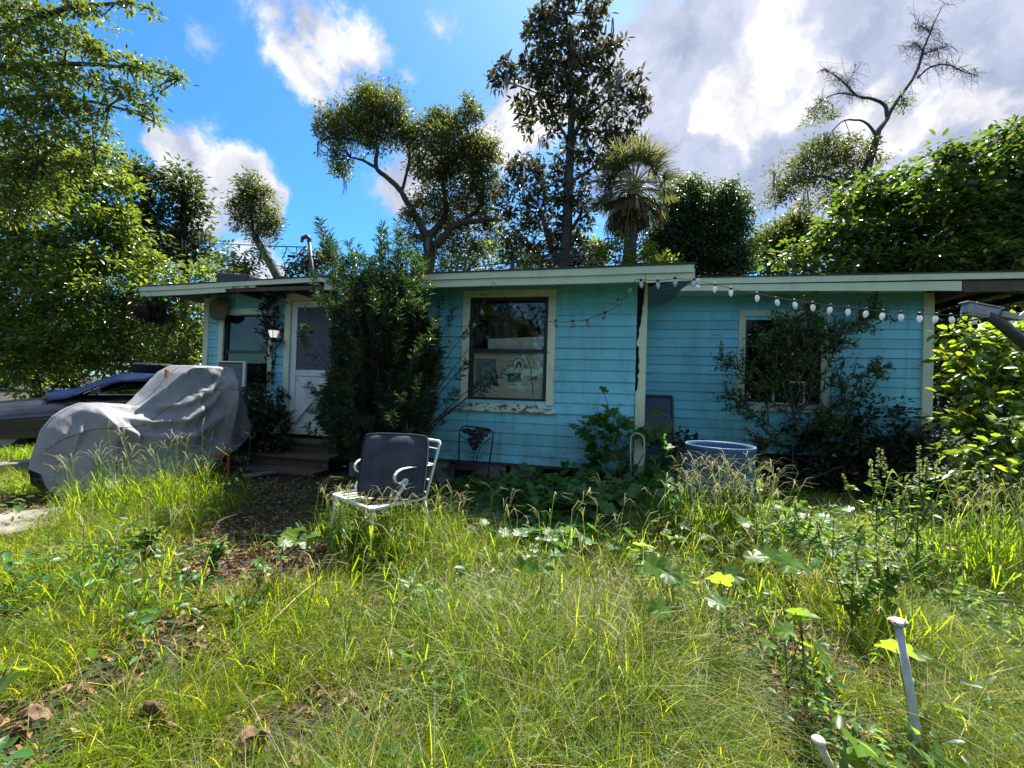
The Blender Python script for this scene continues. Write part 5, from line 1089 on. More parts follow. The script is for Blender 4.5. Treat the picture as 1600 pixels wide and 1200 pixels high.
# cabbage palm
pc = D(990, 292, 13.2); pb = D(982, 425, 13.2); pt = thing('palm_tree', (pb.x, pb.y, 0), 'fan palm with a shaggy skirt of dead fronds behind the roof corner', 'palm')
mb = MB(); mb.tube([(pb.x-.15, pb.y, 0), (pb.x, pb.y, pb.z), (pc.x, pc.y, pc.z-.5), (pc.x, pc.y, pc.z)], [.24,.20,.22,.14], 12); mb.build('trunk', B_['grey'], pt, smooth=True)
def fronds(n, elev, Lp, Rf, droop, name, m):
    parts = []; mbs = MB()
    for i in range(n):
        az, el = rng.uniform(0, 2*math.pi), R_(rng.uniform(*elev)); d = np.array([math.cos(az)*math.cos(el), math.sin(az)*math.cos(el), math.sin(el)]); c = np.array(pc)+d*Lp*rng.uniform(.75, 1.1)
        mbs.tube([pc, Vector((np.array(pc)+c)/2+np.array([0,0,.06])), Vector(c)], [.02,.016,.012], 4)
        s = np.cross(d, UPW); s /= np.linalg.norm(s)+1e-6; k = 30; th = np.linspace(-1.9, 1.9, k); dirs = d[None]*np.cos(th)[:, None]+s[None]*np.sin(th)[:, None]; dirs = dirs+np.array([0, 0, -droop])+rng.normal(0, .06, (k, 3))
        d2, s2, n2_ = frames(dirs); l = Rf*rng.uniform(.8, 1.1, k)*(1-.25*np.abs(th)/1.9); parts.append(inst(T_STRAP, np.tile(c, (k, 1)), d2, s2, n2_, np.stack([l, np.full(k, .036), l], 1)))
    V, F = merge(parts); np_obj(name, V, F, m, pt); mbs.build('frond_stalk', M['bamboo'], pt)
T_STRAP = (np.array([(0,-.15,0),(0,.15,0),(.45,-.5,.03),(.45,.5,.03),(.8,-.3,-.06),(.8,.3,-.06),(1,0,-.2)]), np.array([(0,2,3,1),(2,4,5,3),(4,6,6,5)])[:2])
fronds(64, (-50, 85), .90, .88, .14, 'crown', L_['palm']); fronds(34, (-85, -35), .95, .95, .5, 'dead_skirt', leafmat('dry_frond', (.16,.12,.06), (.22,.16,.07), mix=.3))

def vinetree(label, cl, trunkpx, lf=.16):
    return tree('vine_covered_tree', label, 'tree', None, [(trunkpx, 430, 14.5, .2), (trunkpx, 340, 14.5, .16)], [], cl, .095, B_['brown'], L_['vine'], group='vine covered trees behind the right roof', cover=4.6, asp=.62, T=T_RHOMB, droop=.5)
vinetree('round topped tree smothered in dark vines right beside the palm', [(1075,290,14.5,24),(1060,320,14.5,34,40),(1085,325,14.5,34,44),(1050,360,14.5,36,40),(1080,375,14.5,40,44),(1045,400,14.5,36),(1085,410,14.5,42,34),(1025,380,14.5,24)], 1068)
vinetree('wider vine smothered tree between the round topped one and the gap of blue sky', [(1130,305,14,26,24),(1148,315,14,22),(1120,335,14,34,40),(1145,345,14,28,40),(1115,380,14,36,44),(1142,390,14,32,44),(1120,415,14,40,30),(1150,420,14,26)], 1130)
tree('distant_tree', 'small grey green tree in the gap right of the vine covered trees', 'tree', None, [(1225,430,19,.2),(1225,380,19,.15)], [], [(1225,365,19,30),(1205,385,19,26),(1245,350,19,26),(1230,400,19,34),(1190,405,19,28),(1260,380,19,30),(1180,385,19.5,16)], .2, B_['grey'], L_['oak'], cover=4.5)
# half dead tree
dt = [(1345,300,16,.26),(1352,268,16,.25),(1364,235,16,.21),(1372,205,16,.17),(1386,185,16,.15)]
limbs = [[(1386,185,16,.12),(1400,160,16,.10),(1420,132,16,.09),(1434,108,16,.075),(1442,80,16,.06),(1452,55,16,.05),(1462,30,16,.035),(1477,4,16,.012)],
 [(1386,185,16,.12),(1383,165,16,.10),(1365,155,16,.085),(1340,150,16,.07),(1322,132,16,.055),(1305,118,16,.04),(1288,108,16,.03),(1276,115,16,.012)],
 [(1368,210,16,.09),(1350,190,16,.06),(1320,188,16,.045),(1300,205,16,.03)],[(1340,150,16,.05),(1310,146,16,.04),(1280,160,16,.025),(1262,178,16,.01)],
 [(1434,122,16,.06),(1455,104,16,.045),(1480,101,16,.035),(1505,112,16,.025),(1530,120,16,.010)],[(1442,85,16,.04),(1462,78,16,.03),(1485,72,16,.012)],[(1442,80,16,.035),(1430,66,16,.025),(1418,78,16,.010)],[(1452,50,16,.03),(1440,42,16,.02),(1428,45,16,.008)],
 [(1345,300,16,.14),(1310,285,16,.10),(1275,275,16,.06),(1240,290,16,.03)],[(1322,132,16,.03),(1332,118,16,.02),(1338,100,16,.008)]]
for i in range(240):      # bare twigs
    l = limbs[int(rng.choice([0,0,1,1,3,4,4,4,5,5,6,7,9]))]; k = int(rng.integers(max(1, len(l)//2-1), len(l))); a = l[k-1]; b = l[k]; f = rng.random(); x, y = a[0]+(b[0]-a[0])*f, a[1]+(b[1]-a[1])*f
    dx, dy = rng.normal(0, 17), rng.normal(2, 14); z1, z2 = 16+rng.normal(0,.3), 16+rng.normal(0,.5); limbs.append([(x, y, 16, .016), (x+dx*.5+rng.normal(0,2), y+dy*.35-3, z1, .011), (x+dx, y+dy, z2, .004)])
    for j in range(2): limbs.append([(x+dx*.5, y+dy*.4-2, z1, .009), (x+dx*.5+rng.normal(0,7), y+dy*.4+rng.normal(0,6), z1, .006), (x+dx*.5+rng.normal(0,13), y+dy*.4+rng.normal(2,10), z1, .003)])
tree('half_dead_tree', 'half dead tree with bare forked branches reaching high above the right roof', 'tree', None, dt, limbs,
     [(1280,240,16,26),(1255,255,16,26),(1235,275,16,26),(1220,300,16,18),(1300,255,16,26),(1265,285,16,24),(1215,315,16,10),(1320,240,16,24),(1345,250,16,20),(1300,290,16,20),(1330,215,16,12),(1290,225,16,14),(1285,165,16,10),(1275,180,16,12),(1300,175,16,10),(1405,155,16,9),(1412,165,16,8),(1360,225,16,14),(1330,285,16,16),(1300,310,16,18),(1370,255,16,10)], .15, B_['grey'], L_['oak'], cover=1.9, asp=.32, moss=6, rs=.62)
# lush trees over the right roof
tree('mulberry_tree', 'big lush broad leaved tree leaning over the right roof at the picture edge', 'tree', None, [(1560,450,8.5,.14),(1555,380,8.5,.12),(1540,330,8.5,.09)], [[(1555,380,8.5,.06),(1520,330,8.5,.05),(1475,250,8.5,.02)]],
     [(1476,222,8.5,10),(1490,240,8.5,14),(1462,250,8.5,12),(1545,225,8.6,14),(1590,195,8.6,14),(1572,245,8.6,20),(1560,405,8.2,40),(1500,405,8.2,36),(1460,400,8.3,30),(1600,440,8,40),(1500,245,8.5,18),(1520,270,8.4,30),(1560,260,8.4,34),(1590,225,8.4,28),(1600,280,8.4,40),(1480,275,8.4,26),(1450,290,8.4,20),(1500,310,8.3,34),(1550,310,8.3,38),(1600,330,8.3,44),(1460,320,8.3,28),(1520,355,8.4,36),(1570,370,8.4,38),(1640,300,8.3,50),(1480,360,8.5,30),(1560,410,8.5,36),(1610,400,8.5,40),(1640,220,8.4,40)],
     .15, B_['brown'], L_['lush'], cover=3.7, asp=.50, T=T_OVAL)
tree('mulberry_tree', 'lower lush broad leaved tree crowding the middle of the right roof', 'tree', None, [(1390,450,9.5,.12),(1390,380,9.5,.10)], [],
     [(1318,300,9.6,9),(1358,283,9.6,11),(1402,272,9.6,12),(1430,265,9.6,10),(1350,300,9.5,14),(1375,290,9.5,14),(1300,425,8.8,26),(1360,430,8.8,28),(1420,430,8.8,28),(1470,430,8.8,28),(1260,420,9,18),(1395,295,9.5,20),(1420,280,9.5,20),(1340,325,9.4,26),(1375,325,9.3,30),(1415,320,9.3,30),(1445,310,9.4,24),(1310,350,9.3,24),(1285,365,9.3,18),(1330,370,9.2,30),(1370,370,9.1,34),(1410,365,9.1,34),(1445,360,9.2,30),(1270,395,9.2,24),(1245,385,9.3,12),(1300,400,9.1,30),(1340,410,9,32),(1385,410,9,34),(1430,405,9,34),(1475,405,9,32),(1225,412,9.2,14),(1320,325,9.5,12)],
     .15, B_['brown'], L_['lush'], cover=3.9, asp=.50, T=T_OVAL)
tree('pollard_tree', 'leaning cut back tree with one oval crown behind the left roof', 'tree', None, [(437,440,18,.32),(425,415,18,.30),(410,390,18,.27),(396,366,18,.22)], [[(396,366,18,.12),(392,330,18,.08)],[(400,372,18,.10),(415,345,18,.06)]],
     [(378,282,18,9),(395,275,18,9),(388,297,18,15),(402,292,18,14),(412,302,18,12),(366,322,18,9),(365,355,18,8),(432,345,18,9),(378,310,18,20),(402,315,18,24),(420,330,18,18),(385,335,18,22),(410,350,18,22),(372,345,18,12),(425,355,18,14),(395,360,18,16),(380,282,18,10),(430,375,18,8)], .16, B_['grey'], L_['oak'], cover=3.0, asp=.34, rs=.6, fringe=.9, cs=.85)
tree('slender_tree', 'slim dark tree with two leafy tops behind the left hedge', 'tree', None, [(290,430,15,.14),(286,340,15,.12),(285,290,15,.07)], [],
     [(283,275,15,20),(300,285,15,16),(268,295,15,14),(288,305,15,24),(305,315,15,18),(275,330,15,20),(295,340,15,24),(270,365,15,20),(300,370,15,24),(285,395,15,28),(315,400,15,22),(260,400,15,20),(320,370,15,10)], .2, B_['brown'], L_['dark'], cover=3.2, moss=6)
tree('slender_tree', 'dark narrow tree left of the slim two topped tree', 'tree', None, [(225,430,14,.15),(225,300,14,.1)], [],
     [(220,265,14,20),(238,275,14,16),(210,290,14,20),(230,305,14,24),(215,335,14,26),(240,340,14,20),(225,375,14,30),(205,400,14,28),(250,385,14,20)], .2, B_['brown'], L_['dark'], cover=3.6)
tree('sapling', 'small leafy sapling behind the flat roof vent', 'tree', None, [(385,445,13,.05),(385,410,13,.04)], [], [(380,410,13,18),(400,405,13,14),(365,420,13,14),(395,425,13,18),(345,405,12.5,16),(330,420,12,18),(350,430,12,16)], .15, B_['brown'], L_['bright'], cover=2.6)
tree('sapling', 'small olive green sapling behind the service mast', 'tree', None, [(480,445,13,.05),(480,410,13,.04)], [], [(470,410,13,14),(490,400,13,16),(505,415,13,16),(480,425,13,18),(460,420,13,12),(510,400,13,10),(498,430,13,16),(450,432,13,10)], .14, B_['brown'], L_['oak'], cover=2.6)
tree('shrubby_tree', 'low green thicket tree showing between the oak and the palm above the roof', 'tree', None, [(800,440,12.5,.06),(800,410,12.5,.05)], [], [(780,395,15.8,18),(800,385,15.8,20),(810,412,15.4,20),(770,420,15.5,16),(845,415,15.6,22),(880,412,15.6,20),(915,405,15.6,22),(925,380,15.8,16),(900,375,15.8,16),(1030,395,15.6,18),(1035,370,15.6,14),(700,420,15.5,18),(735,415,15.5,20),(660,420,15.5,14),(935,395,16,18),(1010,400,16,16),(955,395,12.6,18),(1015,398,12.6,18),(985,408,12.6,18),(935,405,12.6,16),(1040,408,12.8,16),(965,375,12.7,10),(1008,378,12.7,10),(830,415,12.5,14)], .15, B_['brown'], L_['bright'], cover=2.8)

# ------------------------------------------------------------------ trees and thickets on the left
tree('overhanging_tree', 'large tree at the far left whose long leafy boughs reach into the sky', 'tree', None, [(-260,560,6.5,.3),(-230,300,6.5,.26),(-180,120,6.5,.2),(-120,20,6.5,.15)],
     [[(-180,120,6.5,.10),(-40,60,6.3,.06),(80,20,6.2,.035),(180,5,6.2,.02),(240,15,6.2,.008)],[(-180,140,6.5,.10),(-20,110,6.3,.06),(100,100,6.2,.035),(200,105,6.2,.018),(285,120,6.2,.006)],[(-200,200,6.5,.10),(-60,170,6.3,.05),(80,150,6.2,.03),(170,165,6.2,.018),(240,190,6.2,.006)],[(-210,260,6.5,.1),(-50,260,6.3,.05),(60,250,6.2,.03),(150,260,6.2,.01)]],
     [(20,15,6.2,34,24),(70,25,6.2,34,22),(120,10,6.2,28,16),(160,25,6.2,22,12),(200,8,6.2,20,10),(235,16,6.2,14,8),(-30,40,6.3,50),(30,60,6.2,38,26),(80,70,6.2,36,22),(125,70,6.2,28,18),(160,85,6.2,26,16),(195,100,6.2,22,14),(230,105,6.2,20,13),(260,112,6.2,18,11),(282,122,6.2,10,7),(245,135,6.2,12,8),
      (-20,110,6.3,44),(40,115,6.2,36,24),(90,120,6.2,34,22),(135,125,6.2,26,18),(170,140,6.2,24,16),(205,150,6.2,20,13),(235,170,6.2,16,12),(240,190,6.2,10,9),(215,175,6.2,14,10),(20,165,6.2,44,30),(75,165,6.2,36,26),(120,170,6.2,30,20),(155,180,6.2,22,16),(-20,220,6.3,50),(40,215,6.2,42,30),(90,215,6.2,36,26),(135,215,6.2,26,22),(165,205,6.2,14,12),(20,265,6.2,44,34),(80,260,6.2,40,30),(130,255,6.2,26,24),(-40,300,6.3,50),(40,310,6.3,44,34)],
     .085, B_['grey'], leafmat('boughs_leaf', (.055,.095,.020), (.28,.38,.03), rough=.24, mix=.40, spec=1.0, var=.5), cover=2.5, asp=.36, T=T_OVAL, depth=.8)
tree('thicket_tree', 'bright sunlit bushy tree standing behind the parked cars at the left', 'tree', None, [(60,590,11.2,.14),(70,450,11.2,.12),(90,330,11.2,.08)], [[(70,450,11.2,.07),(150,350,11.0,.04)]],
     [(30,330,10.7,44),(85,310,10.7,40),(130,300,10.7,34),(165,320,10.9,28),(40,380,10.5,46),(95,365,10.5,42),(145,360,10.6,36),(185,365,10.8,28),(205,390,10.9,22),(165,250,11.0,26),(190,285,11.0,24),(130,250,11.0,26),(60,250,11.0,30),(10,280,11.0,36),(200,330,11.0,22),(20,430,10.4,46),(70,425,10.3,46),(120,415,10.3,42),(165,415,10.5,36),(205,425,10.7,26),(-30,400,10.7,50),(150,280,10.9,20),(100,275,10.9,26),(40,280,10.9,34)],
     .13, B_['brown'], L_['bright'], cover=3.0, asp=.46, T=T_OVAL)
tree('thicket_tree', 'tangled leafy thicket directly behind the dark sedan and its tyre', 'bush', None, [(60,600,10.3,.10),(70,520,10.3,.08)], [],
     [(15,480,10.1,44),(70,475,10.0,44),(125,465,10.0,40),(170,465,10.1,34),(20,530,10.0,44),(75,525,9.9,42),(125,520,9.9,38),(165,515,10.0,30),(-40,480,10.2,50),(-30,540,10.1,50),(35,575,9.9,40),(90,570,9.9,34),(140,560,9.9,30),(180,555,10.0,26)],
     .11, B_['brown'], L_['bright'], cover=3.0, asp=.46, T=T_OVAL)
tree('corner_thicket', 'vine tangled thicket between the red coupe and the left wall corner', 'bush', None, [(260,600,10.6,.08),(262,500,10.6,.06)], [[(262,520,10.5,.04),(290,480,10.5,.03)],[(290,590,10.4,.05),(296,520,10.4,.04),(285,470,10.4,.02)]],
     [(205,470,10.4,32),(245,465,10.3,28),(285,470,10.3,26),(310,480,10.3,20),(205,520,10.3,34),(250,515,10.2,30),(290,520,10.2,26),(314,520,10.2,16),(215,565,10.3,30),(260,562,10.2,28),(300,560,10.2,22),(225,430,10.6,28),(270,435,10.6,24),(310,437,10.7,18),(240,405,10.8,20)],
     .105, B_['brown'], L_['bright'], cover=2.5, asp=.50, T=T_OVAL)
# ------------------------------------------------------------------ thicket on the right
tree('side_thicket', 'sunlit leafy thicket right of the corner post below the floodlight', 'bush', None, [(1540,830,4.2,.04),(1540,700,4.3,.03)], [],
     [(1499,525,4.75,20),(1529,530,4.71,22),(1564,530,4.68,24),(1604,535,4.64,26),(1639,530,4.63,30),(1499,560,4.63,22),(1534,570,4.57,26),(1574,575,4.52,30),(1619,580,4.47,34),(1504,605,4.47,24),(1544,620,4.39,32),(1594,630,4.32,36),(1644,620,4.32,36),(1501,655,4.3,26),(1546,670,4.22,34),(1601,680,4.14,38),(1506,700,4.14,26),(1556,715,4.06,34),(1616,730,3.96,40),(1546,760,3.91,36),(1606,780,3.8,40),(1516,740,4.0,30),(1656,680,4.1,44),(1514,512,4.75,12),(1584,508,4.7,14),(1624,505,4.6,18)],
     .105, B_['brown'], leafmat('thicket_leaf', (.060,.125,.014), (.40,.56,.03), rough=.30, mix=.44, spec=.7), fringe=.2, cover=2.6, asp=.52, T=T_OVAL)
tree('dark_bush', 'dense dark bush against the wall below and right of the right window', 'bush', None, [(1330,800,5.9,.03),(1330,720,5.9,.03)], [[(1400,790,5.8,.02),(1410,700,5.8,.015),(1420,630,5.9,.008)]],
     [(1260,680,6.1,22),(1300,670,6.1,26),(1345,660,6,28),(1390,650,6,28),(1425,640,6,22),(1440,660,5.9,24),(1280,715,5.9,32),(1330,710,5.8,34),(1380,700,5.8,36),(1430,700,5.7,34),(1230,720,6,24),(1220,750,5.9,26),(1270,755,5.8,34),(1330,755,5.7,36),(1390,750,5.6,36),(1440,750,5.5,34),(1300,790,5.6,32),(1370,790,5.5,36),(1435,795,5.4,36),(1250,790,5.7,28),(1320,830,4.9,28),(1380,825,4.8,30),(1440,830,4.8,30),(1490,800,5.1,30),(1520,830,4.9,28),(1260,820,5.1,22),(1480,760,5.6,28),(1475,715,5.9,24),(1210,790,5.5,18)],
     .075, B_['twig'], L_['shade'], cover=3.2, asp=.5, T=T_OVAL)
# distant masses
def mass(name, label, cl, lf, lm, cover):
    parts = [clump_leaves(D(px, py, d), rx*d/FPX, ry*d/FPX, int(cover*rx*ry*3.14/((lf*FPX/d)**2*.25)), lf, .5)[0] for px, py, d, rx, ry in cl]
    V, F = merge(parts); return tag(np_obj(name, V, F, lm), label, 'woodland', kind='stuff')
mass('far_woods', 'dim mass of distant woodland closing the view behind the yard', [(x, 545+rng.normal(0,8), 34+rng.normal(0,2), 70, 85) for x in range(-300, 2000, 85)], .55, L_['dark'], 3.0)
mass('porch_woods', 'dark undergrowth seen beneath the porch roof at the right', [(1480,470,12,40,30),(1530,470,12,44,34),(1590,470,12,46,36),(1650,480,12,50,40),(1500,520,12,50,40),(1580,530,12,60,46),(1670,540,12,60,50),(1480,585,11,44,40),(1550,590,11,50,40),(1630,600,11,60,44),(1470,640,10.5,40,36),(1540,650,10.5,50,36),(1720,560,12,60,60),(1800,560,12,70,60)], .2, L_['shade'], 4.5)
# trees across the street, behind the camera: seen mirrored in the window panes
parts = []; tb = MB()
for i in range(15):
    x = -22+i*3.1+rng.normal(0,.6); y = -15+rng.normal(0,2); h = rng.uniform(4.5, 8)
    for k in range(5): parts.append(clump_leaves((x+rng.normal(0,1.2), y+rng.normal(0,1), h*(.35+.15*k)), 1.9, 1.5, 420, .42, .5)[0])
    tb.tube([(x, y, 0), (x, y, h*.7)], [.2, .1], 6)
V, F = merge(parts); tag(np_obj('street_woods', V, F, L_['dark']), 'row of trees across the street that mirrors in the window panes', 'woodland', kind='stuff')
print('tree leaves', TREE_LEAF_COUNT)

# ------------------------------------------------------------------ stemmed shrubs and weeds
def inpoly(x, y, poly):
    c = False; j = len(poly)-1
    for i in range(len(poly)):
        a, b = poly[i], poly[j]
        if (a[1] > y) != (b[1] > y) and x < (b[0]-a[0])*(y-a[1])/(b[1]-a[1])+a[0]: c = not c
        j = i
    return c
# narrow leaved shrub (yew like) in front of the door
def needle_shrub():
    dS = 5.0; base = P(612, 735, 4.62); base.z = 0
    root = thing('yew_shrub', base, 'tall dense shrub with narrow dark leaves growing between the door and the middle window', 'shrub')
    poly = [(508,470),(540,446),(575,432),(620,428),(655,448),(668,480),(684,505),(694,560),(684,610),(676,660),(655,690),(600,705),(520,700),(495,650),(500,600),(520,560),(522,500),(515,450)]
    tips = [(500,342,.0),(515,362,0),(508,385,0),(530,405,0),(545,378,0),(558,388,0),(566,395,0),(580,402,0),(598,352,0),(606,365,0),(620,342,0),(628,356,0),(638,372,0),(650,395,0),(655,415,0),(592,385,0),(575,420,0),(470,518,0),(480,508,0),(478,540,0),(488,425,0),(492,455,0),(505,470,0),(752,520,0),(740,500,0),(768,580,0),(788,582,0),(775,590,0),(710,480,0),(690,465,0),(672,440,0),(735,560,0),(480,600,0),(485,640,0),(478,665,0),(505,690,0),(700,640,0),(712,610,0)]
    for x, y, _ in list(tips):
        if y < 425:
            for k in range(6): f = rng.uniform(.06, .5); tips.append((x+(600-x)*f*.45+rng.normal(0, 7), y+(470-y)*f*1.3+rng.normal(0, 4), 1))
    while len(tips) < 1180:
        x, y = rng.uniform(460, 800), rng.uniform(340, 720)
        if inpoly(x, y, poly): tips.append((x, y, 1))
    st = MB(); parts = []
    for x, y, deep in tips:
        dd = dS+(rng.normal(0, .30) if deep else rng.normal(-.12, .12)); t = D(x, y, dd); hgt = max(.15, t.z)
        r0 = base+Vector((rng.normal(0,.05), rng.normal(0,.05), 0)); k = .45 if y < 480 else .3
        mid = Vector((r0.x+(t.x-r0.x)*(.35 if t.z > 1.2 else .5), r0.y+(t.y-r0.y)*.45, t.z*.55))
        if not deep or rng.random() < .06: st.tube([r0, (r0+mid)/2+Vector((0,0,.05)), mid, (mid+t)/2+Vector((0,0,.02)), t], [.016,.013,.010,.006,.0025], 5)
        L = rng.uniform(.16, .34); ax = (t-mid).normalized(); ax = (ax+Vector((0,0,.45))).normalized() if y < 560 else (ax+Vector((0,0,.15))).normalized()
        n = int(rng.integers(30, 44)); f = rng.random(n)**.8; pos = np.array(t)[None]-np.array(ax)[None]*(L*(1-f))[:, None]
        s_, u_ = np.array(ax.orthogonal().normalized()), None; u_ = np.cross(np.array(ax), s_); an = rng.uniform(0, 2*math.pi, n)
        dirs = np.array(ax)[None]*rng.uniform(.35, 1.0, n)[:, None]+s_[None]*np.cos(an)[:, None]+u_[None]*np.sin(an)[:, None]
        parts.append(leaves_at(pos, dirs, .088, .115, T_RHOMB, tilt=.8)); st.tube([Vector(np.array(t)-np.array(ax)*L), t], [.004,.0015], 4)
    st.build('stem', B_['twig'], root); V, F = merge(parts); np_obj('foliage', V, F, L_['podo'], root)
    mb = MB()
    for x, y in ((520, 443), (552, 461)):
        c = D(x, y, 4.75); V, F = leaves_at(np.tile(np.array(c), (5, 1)), rdir(5), .07, .45, T_OVAL); mb = MB(); mb.add(V, [tuple(f) for f in F]); mb.build('dead_leaf', plain('orange_leaf', (.45,.14,.03), .6), root)
needle_shrub()
def twig_shrub(name, label, base, lines, d, lm, leaf, every, asp=.5, stemr=.012, cat='shrub', T=T_OVAL, jit=.0, up=.3):
    root = thing(name, base, label, cat); st = MB(); parts = []
    for ln in lines:
        q = [D(a, b, d+rng.normal(0, .08)) for a, b in ln]; k = len(q)
        st.tube(q, [stemr*(1-.8*i/(k-1)) for i in range(k)], 5); pos = []; dr = []
        for i in range(k-1):
            seg = q[i+1]-q[i]; n = max(1, int(seg.length/every))
            for j in range(n):
                if i == 0 and len(ln) > 3: continue
                p = q[i]+seg*((j+rng.random())/n); pos.append(tuple(p+Vector(rng.normal(0, jit, 3)))); s_ = 1 if rng.random() < .5 else -1; dr.append(np.array(seg.normalized())*.5+rng.normal(0, .8, 3)+np.array([0, 0, up]))
        if pos: parts.append(leaves_at(np.array(pos), np.array(dr), leaf, asp, T, tilt=.5))
    st.build('stem', B_['twig'], root); V, F = merge(parts); np_obj('foliage', V, F, lm, root); return root
def branchy(main, n, spread, ln):
    out = [main]
    for i in range(n):
        k = rng.uniform(.25, .98)*(len(main)-1); i0 = int(k); f = k-i0; a, b = main[i0], main[min(i0+1, len(main)-1)]; x, y = a[0]+(b[0]-a[0])*f, a[1]+(b[1]-a[1])*f
        dx, dy = b[0]-a[0], b[1]-a[1]; m = math.hypot(dx, dy)+1e-6; an = math.atan2(dy, dx)+rng.choice([-1, 1])*rng.uniform(.4, spread); l = ln*rng.uniform(.5, 1.2)
        out.append([(x, y), (x+math.cos(an)*l*.5, y+math.sin(an)*l*.5-2), (x+math.cos(an)*l, y+math.sin(an)*l-4)])
    return out
wb_ = P(1238, 740, 6.0); wb_.z = 0
ln = []
for m_ in ([(1238,740),(1240,680),(1244,600),(1250,530),(1256,466)],[(1244,640),(1275,560),(1320,520),(1372,492)],[(1244,600),(1290,530),(1340,498),(1368,484)],[(1244,640),(1300,600),(1350,585),(1392,568)],[(1242,660),(1200,620),(1160,580),(1115,556)],[(1242,650),(1205,560),(1180,530)],[(1240,690),(1195,660),(1168,640),(1132,612)],[(1246,620),(1258,560),(1270,500)],[(1246,600),(1232,540),(1222,500)],[(1246,640),(1290,640),(1330,620),(1360,610)],[(1242,680),(1280,660),(1310,655)],[(1240,690),(1205,690),(1185,695)],[(1244,620),(1215,600),(1190,600)],[(1246,560),(1262,520),(1275,480)],[(1244,660),(1270,610),(1300,560),(1310,520)],[(1242,640),(1225,570),(1235,500)]): ln += branchy(m_, 24, 1.2, 30)
twig_shrub('privet_shrub', 'airy small leaved shrub growing up across the right window', wb_, ln, 5.6, leafmat('privet_leaf', (.045,.095,.030), (.16,.28,.04), mix=.38), .050, .016, .5, .010, jit=.018, up=.1)
# vines at the left window and the corner post
vb_ = P(420, 690, 5.7); vb_.z = 0; ln = []
for m_ in ([(420,690),(420,620),(426,560),(422,500),(417,462),(412,450)],[(424,600),(432,540),(428,490),(424,470)],[(420,640),(406,610),(402,580)],[(420,660),(436,640),(440,610)],[(424,560),(416,520),(414,478)],[(420,690),(392,650),(384,625)],[(420,690),(446,670),(448,650)]): ln += branchy(m_, 11, 1.1, 13)
twig_shrub('climbing_vine', 'dark climbing vine hanging over the right edge of the left window', vb_, ln, 6.80, L_['shade'], .085, .030, .45, .008, 'vine', jit=.03)
tree('dark_bush', 'low dark bush below the left window beside the steps', 'bush', None, [(415,720,6.2,.02),(415,690,6.2,.02)], [], [(398,632,6.3,20),(425,645,6.3,20),(388,655,6.2,22),(415,670,6.2,26),(395,690,6.2,24),(432,690,6.2,18),(404,605,6.35,11),(365,680,6.3,18)], .08, B_['twig'], L_['shade'], cover=3.0, asp=.45, T=T_OVAL)
cv = P(990, 745, 4.95); cv.z = 0; ln = []
for m_ in ([(990,745),(975,700),(955,660),(930,650)],[(985,720),(985,680),(975,650),(950,645)],[(990,740),(1010,700),(1025,680),(1030,660)],[(985,740),(950,715),(925,700),(910,672)],[(990,730),(960,690),(940,680)],[(990,745),(1020,730),(1040,715)],[(985,745),(950,740),(915,735)]): ln += branchy(m_, 5, 1.2, 28)
twig_shrub('creeper', 'broad leaved creeper climbing the corner post beside the middle wall', cv, ln, 4.85, L_['ivy'], .115, .07, .95, .007, 'vine', T=T_LOBE, jit=.02, up=.1)
# plants in the drum
dp_ = D(1105, 700, 4.35)
tree('potted_seedlings', 'dark leafy seedlings standing between the board and the blue drum', 'plant', None, [(1060,735,5.6,.008),(1062,705,5.6,.006)], [], [(1050,685,5.6,8),(1065,680,5.6,10),(1075,688,5.6,10),(1058,700,5.6,14),(1085,692,5.6,9),(1040,700,5.7,10)], .08, B_['stem'], L_['shade'], cover=2.2, asp=.8, T=T_OVAL)

def seed_weed(label, px, py, h, d0, spikes=6, lm=None, n=46, leaf=.055):
    """upright weed with opposite leaves and slender seed spikes at the tips"""
    b = G(px, py, 0); root = thing('seeding_weed', b, label, 'weed', 'tall weeds gone to seed in the right yard'); st = MB(); lp = []; ld = []; sp = []; sd = []
    top = b+Vector((rng.normal(0,.05), rng.normal(0,.05), h))
    for s_ in range(spikes):
        f = 0 if s_ == 0 else rng.uniform(.25, .75); p0 = b+(top-b)*f; an = rng.uniform(0, 6.28); rr = 0 if s_ == 0 else rng.uniform(.12, .30)*h/.8; L = h*(1-f)*(1 if s_ == 0 else rng.uniform(.6, .95))
        pe = p0+Vector((math.cos(an)*rr, math.sin(an)*rr, L)); mid = (p0+pe)/2+Vector((math.cos(an)*rr*.25, math.sin(an)*rr*.25, 0)); st.tube([p0, mid, pe], [.006,.004,.0015], 5)
        for i in range(int(n*(1-f)/(1.5 if s_ == 0 else 2.2))):
            t = rng.uniform(.12, .78); q = p0*(1-t)**2+mid*2*t*(1-t)+pe*t*t; lp.append(tuple(q)); ld.append((rng.normal(), rng.normal(), rng.uniform(-.2, .5)))
        for i in range(60):
            t = rng.uniform(.62, 1.02); q = p0*(1-t)**2+mid*2*t*(1-t)+pe*t*t; sp.append(tuple(q)); sd.append((rng.normal(), rng.normal(), rng.uniform(.0, .8)))
        V, F = merge([leaves_at(np.array(sp), np.array(sd), .016, .6)]); np_obj('seed_spike', V, F, L_['weedtop'], root); sp = []; sd = []
    st.build('stem', B_['stem'], root); V, F = merge([leaves_at(np.array(lp), np.array(ld), leaf, .5, T_OVAL)]); np_obj('foliage', V, F, lm or L_['weed'], root)
    return root
seed_weed('tallest seeding weed with a forked top, left of the porch thicket', 1432, 905, .98, 0, 9)
seed_weed('seeding weed with one straight spike beside the dark bush', 1368, 895, .92, 0, 5)
seed_weed('shorter seeding weed standing between the straight spiked weed and the tallest weed', 1398, 915, .66, 0, 6)
seed_weed('leafy seeding weed right of the blue drum', 1240, 900, .56, 0, 7)
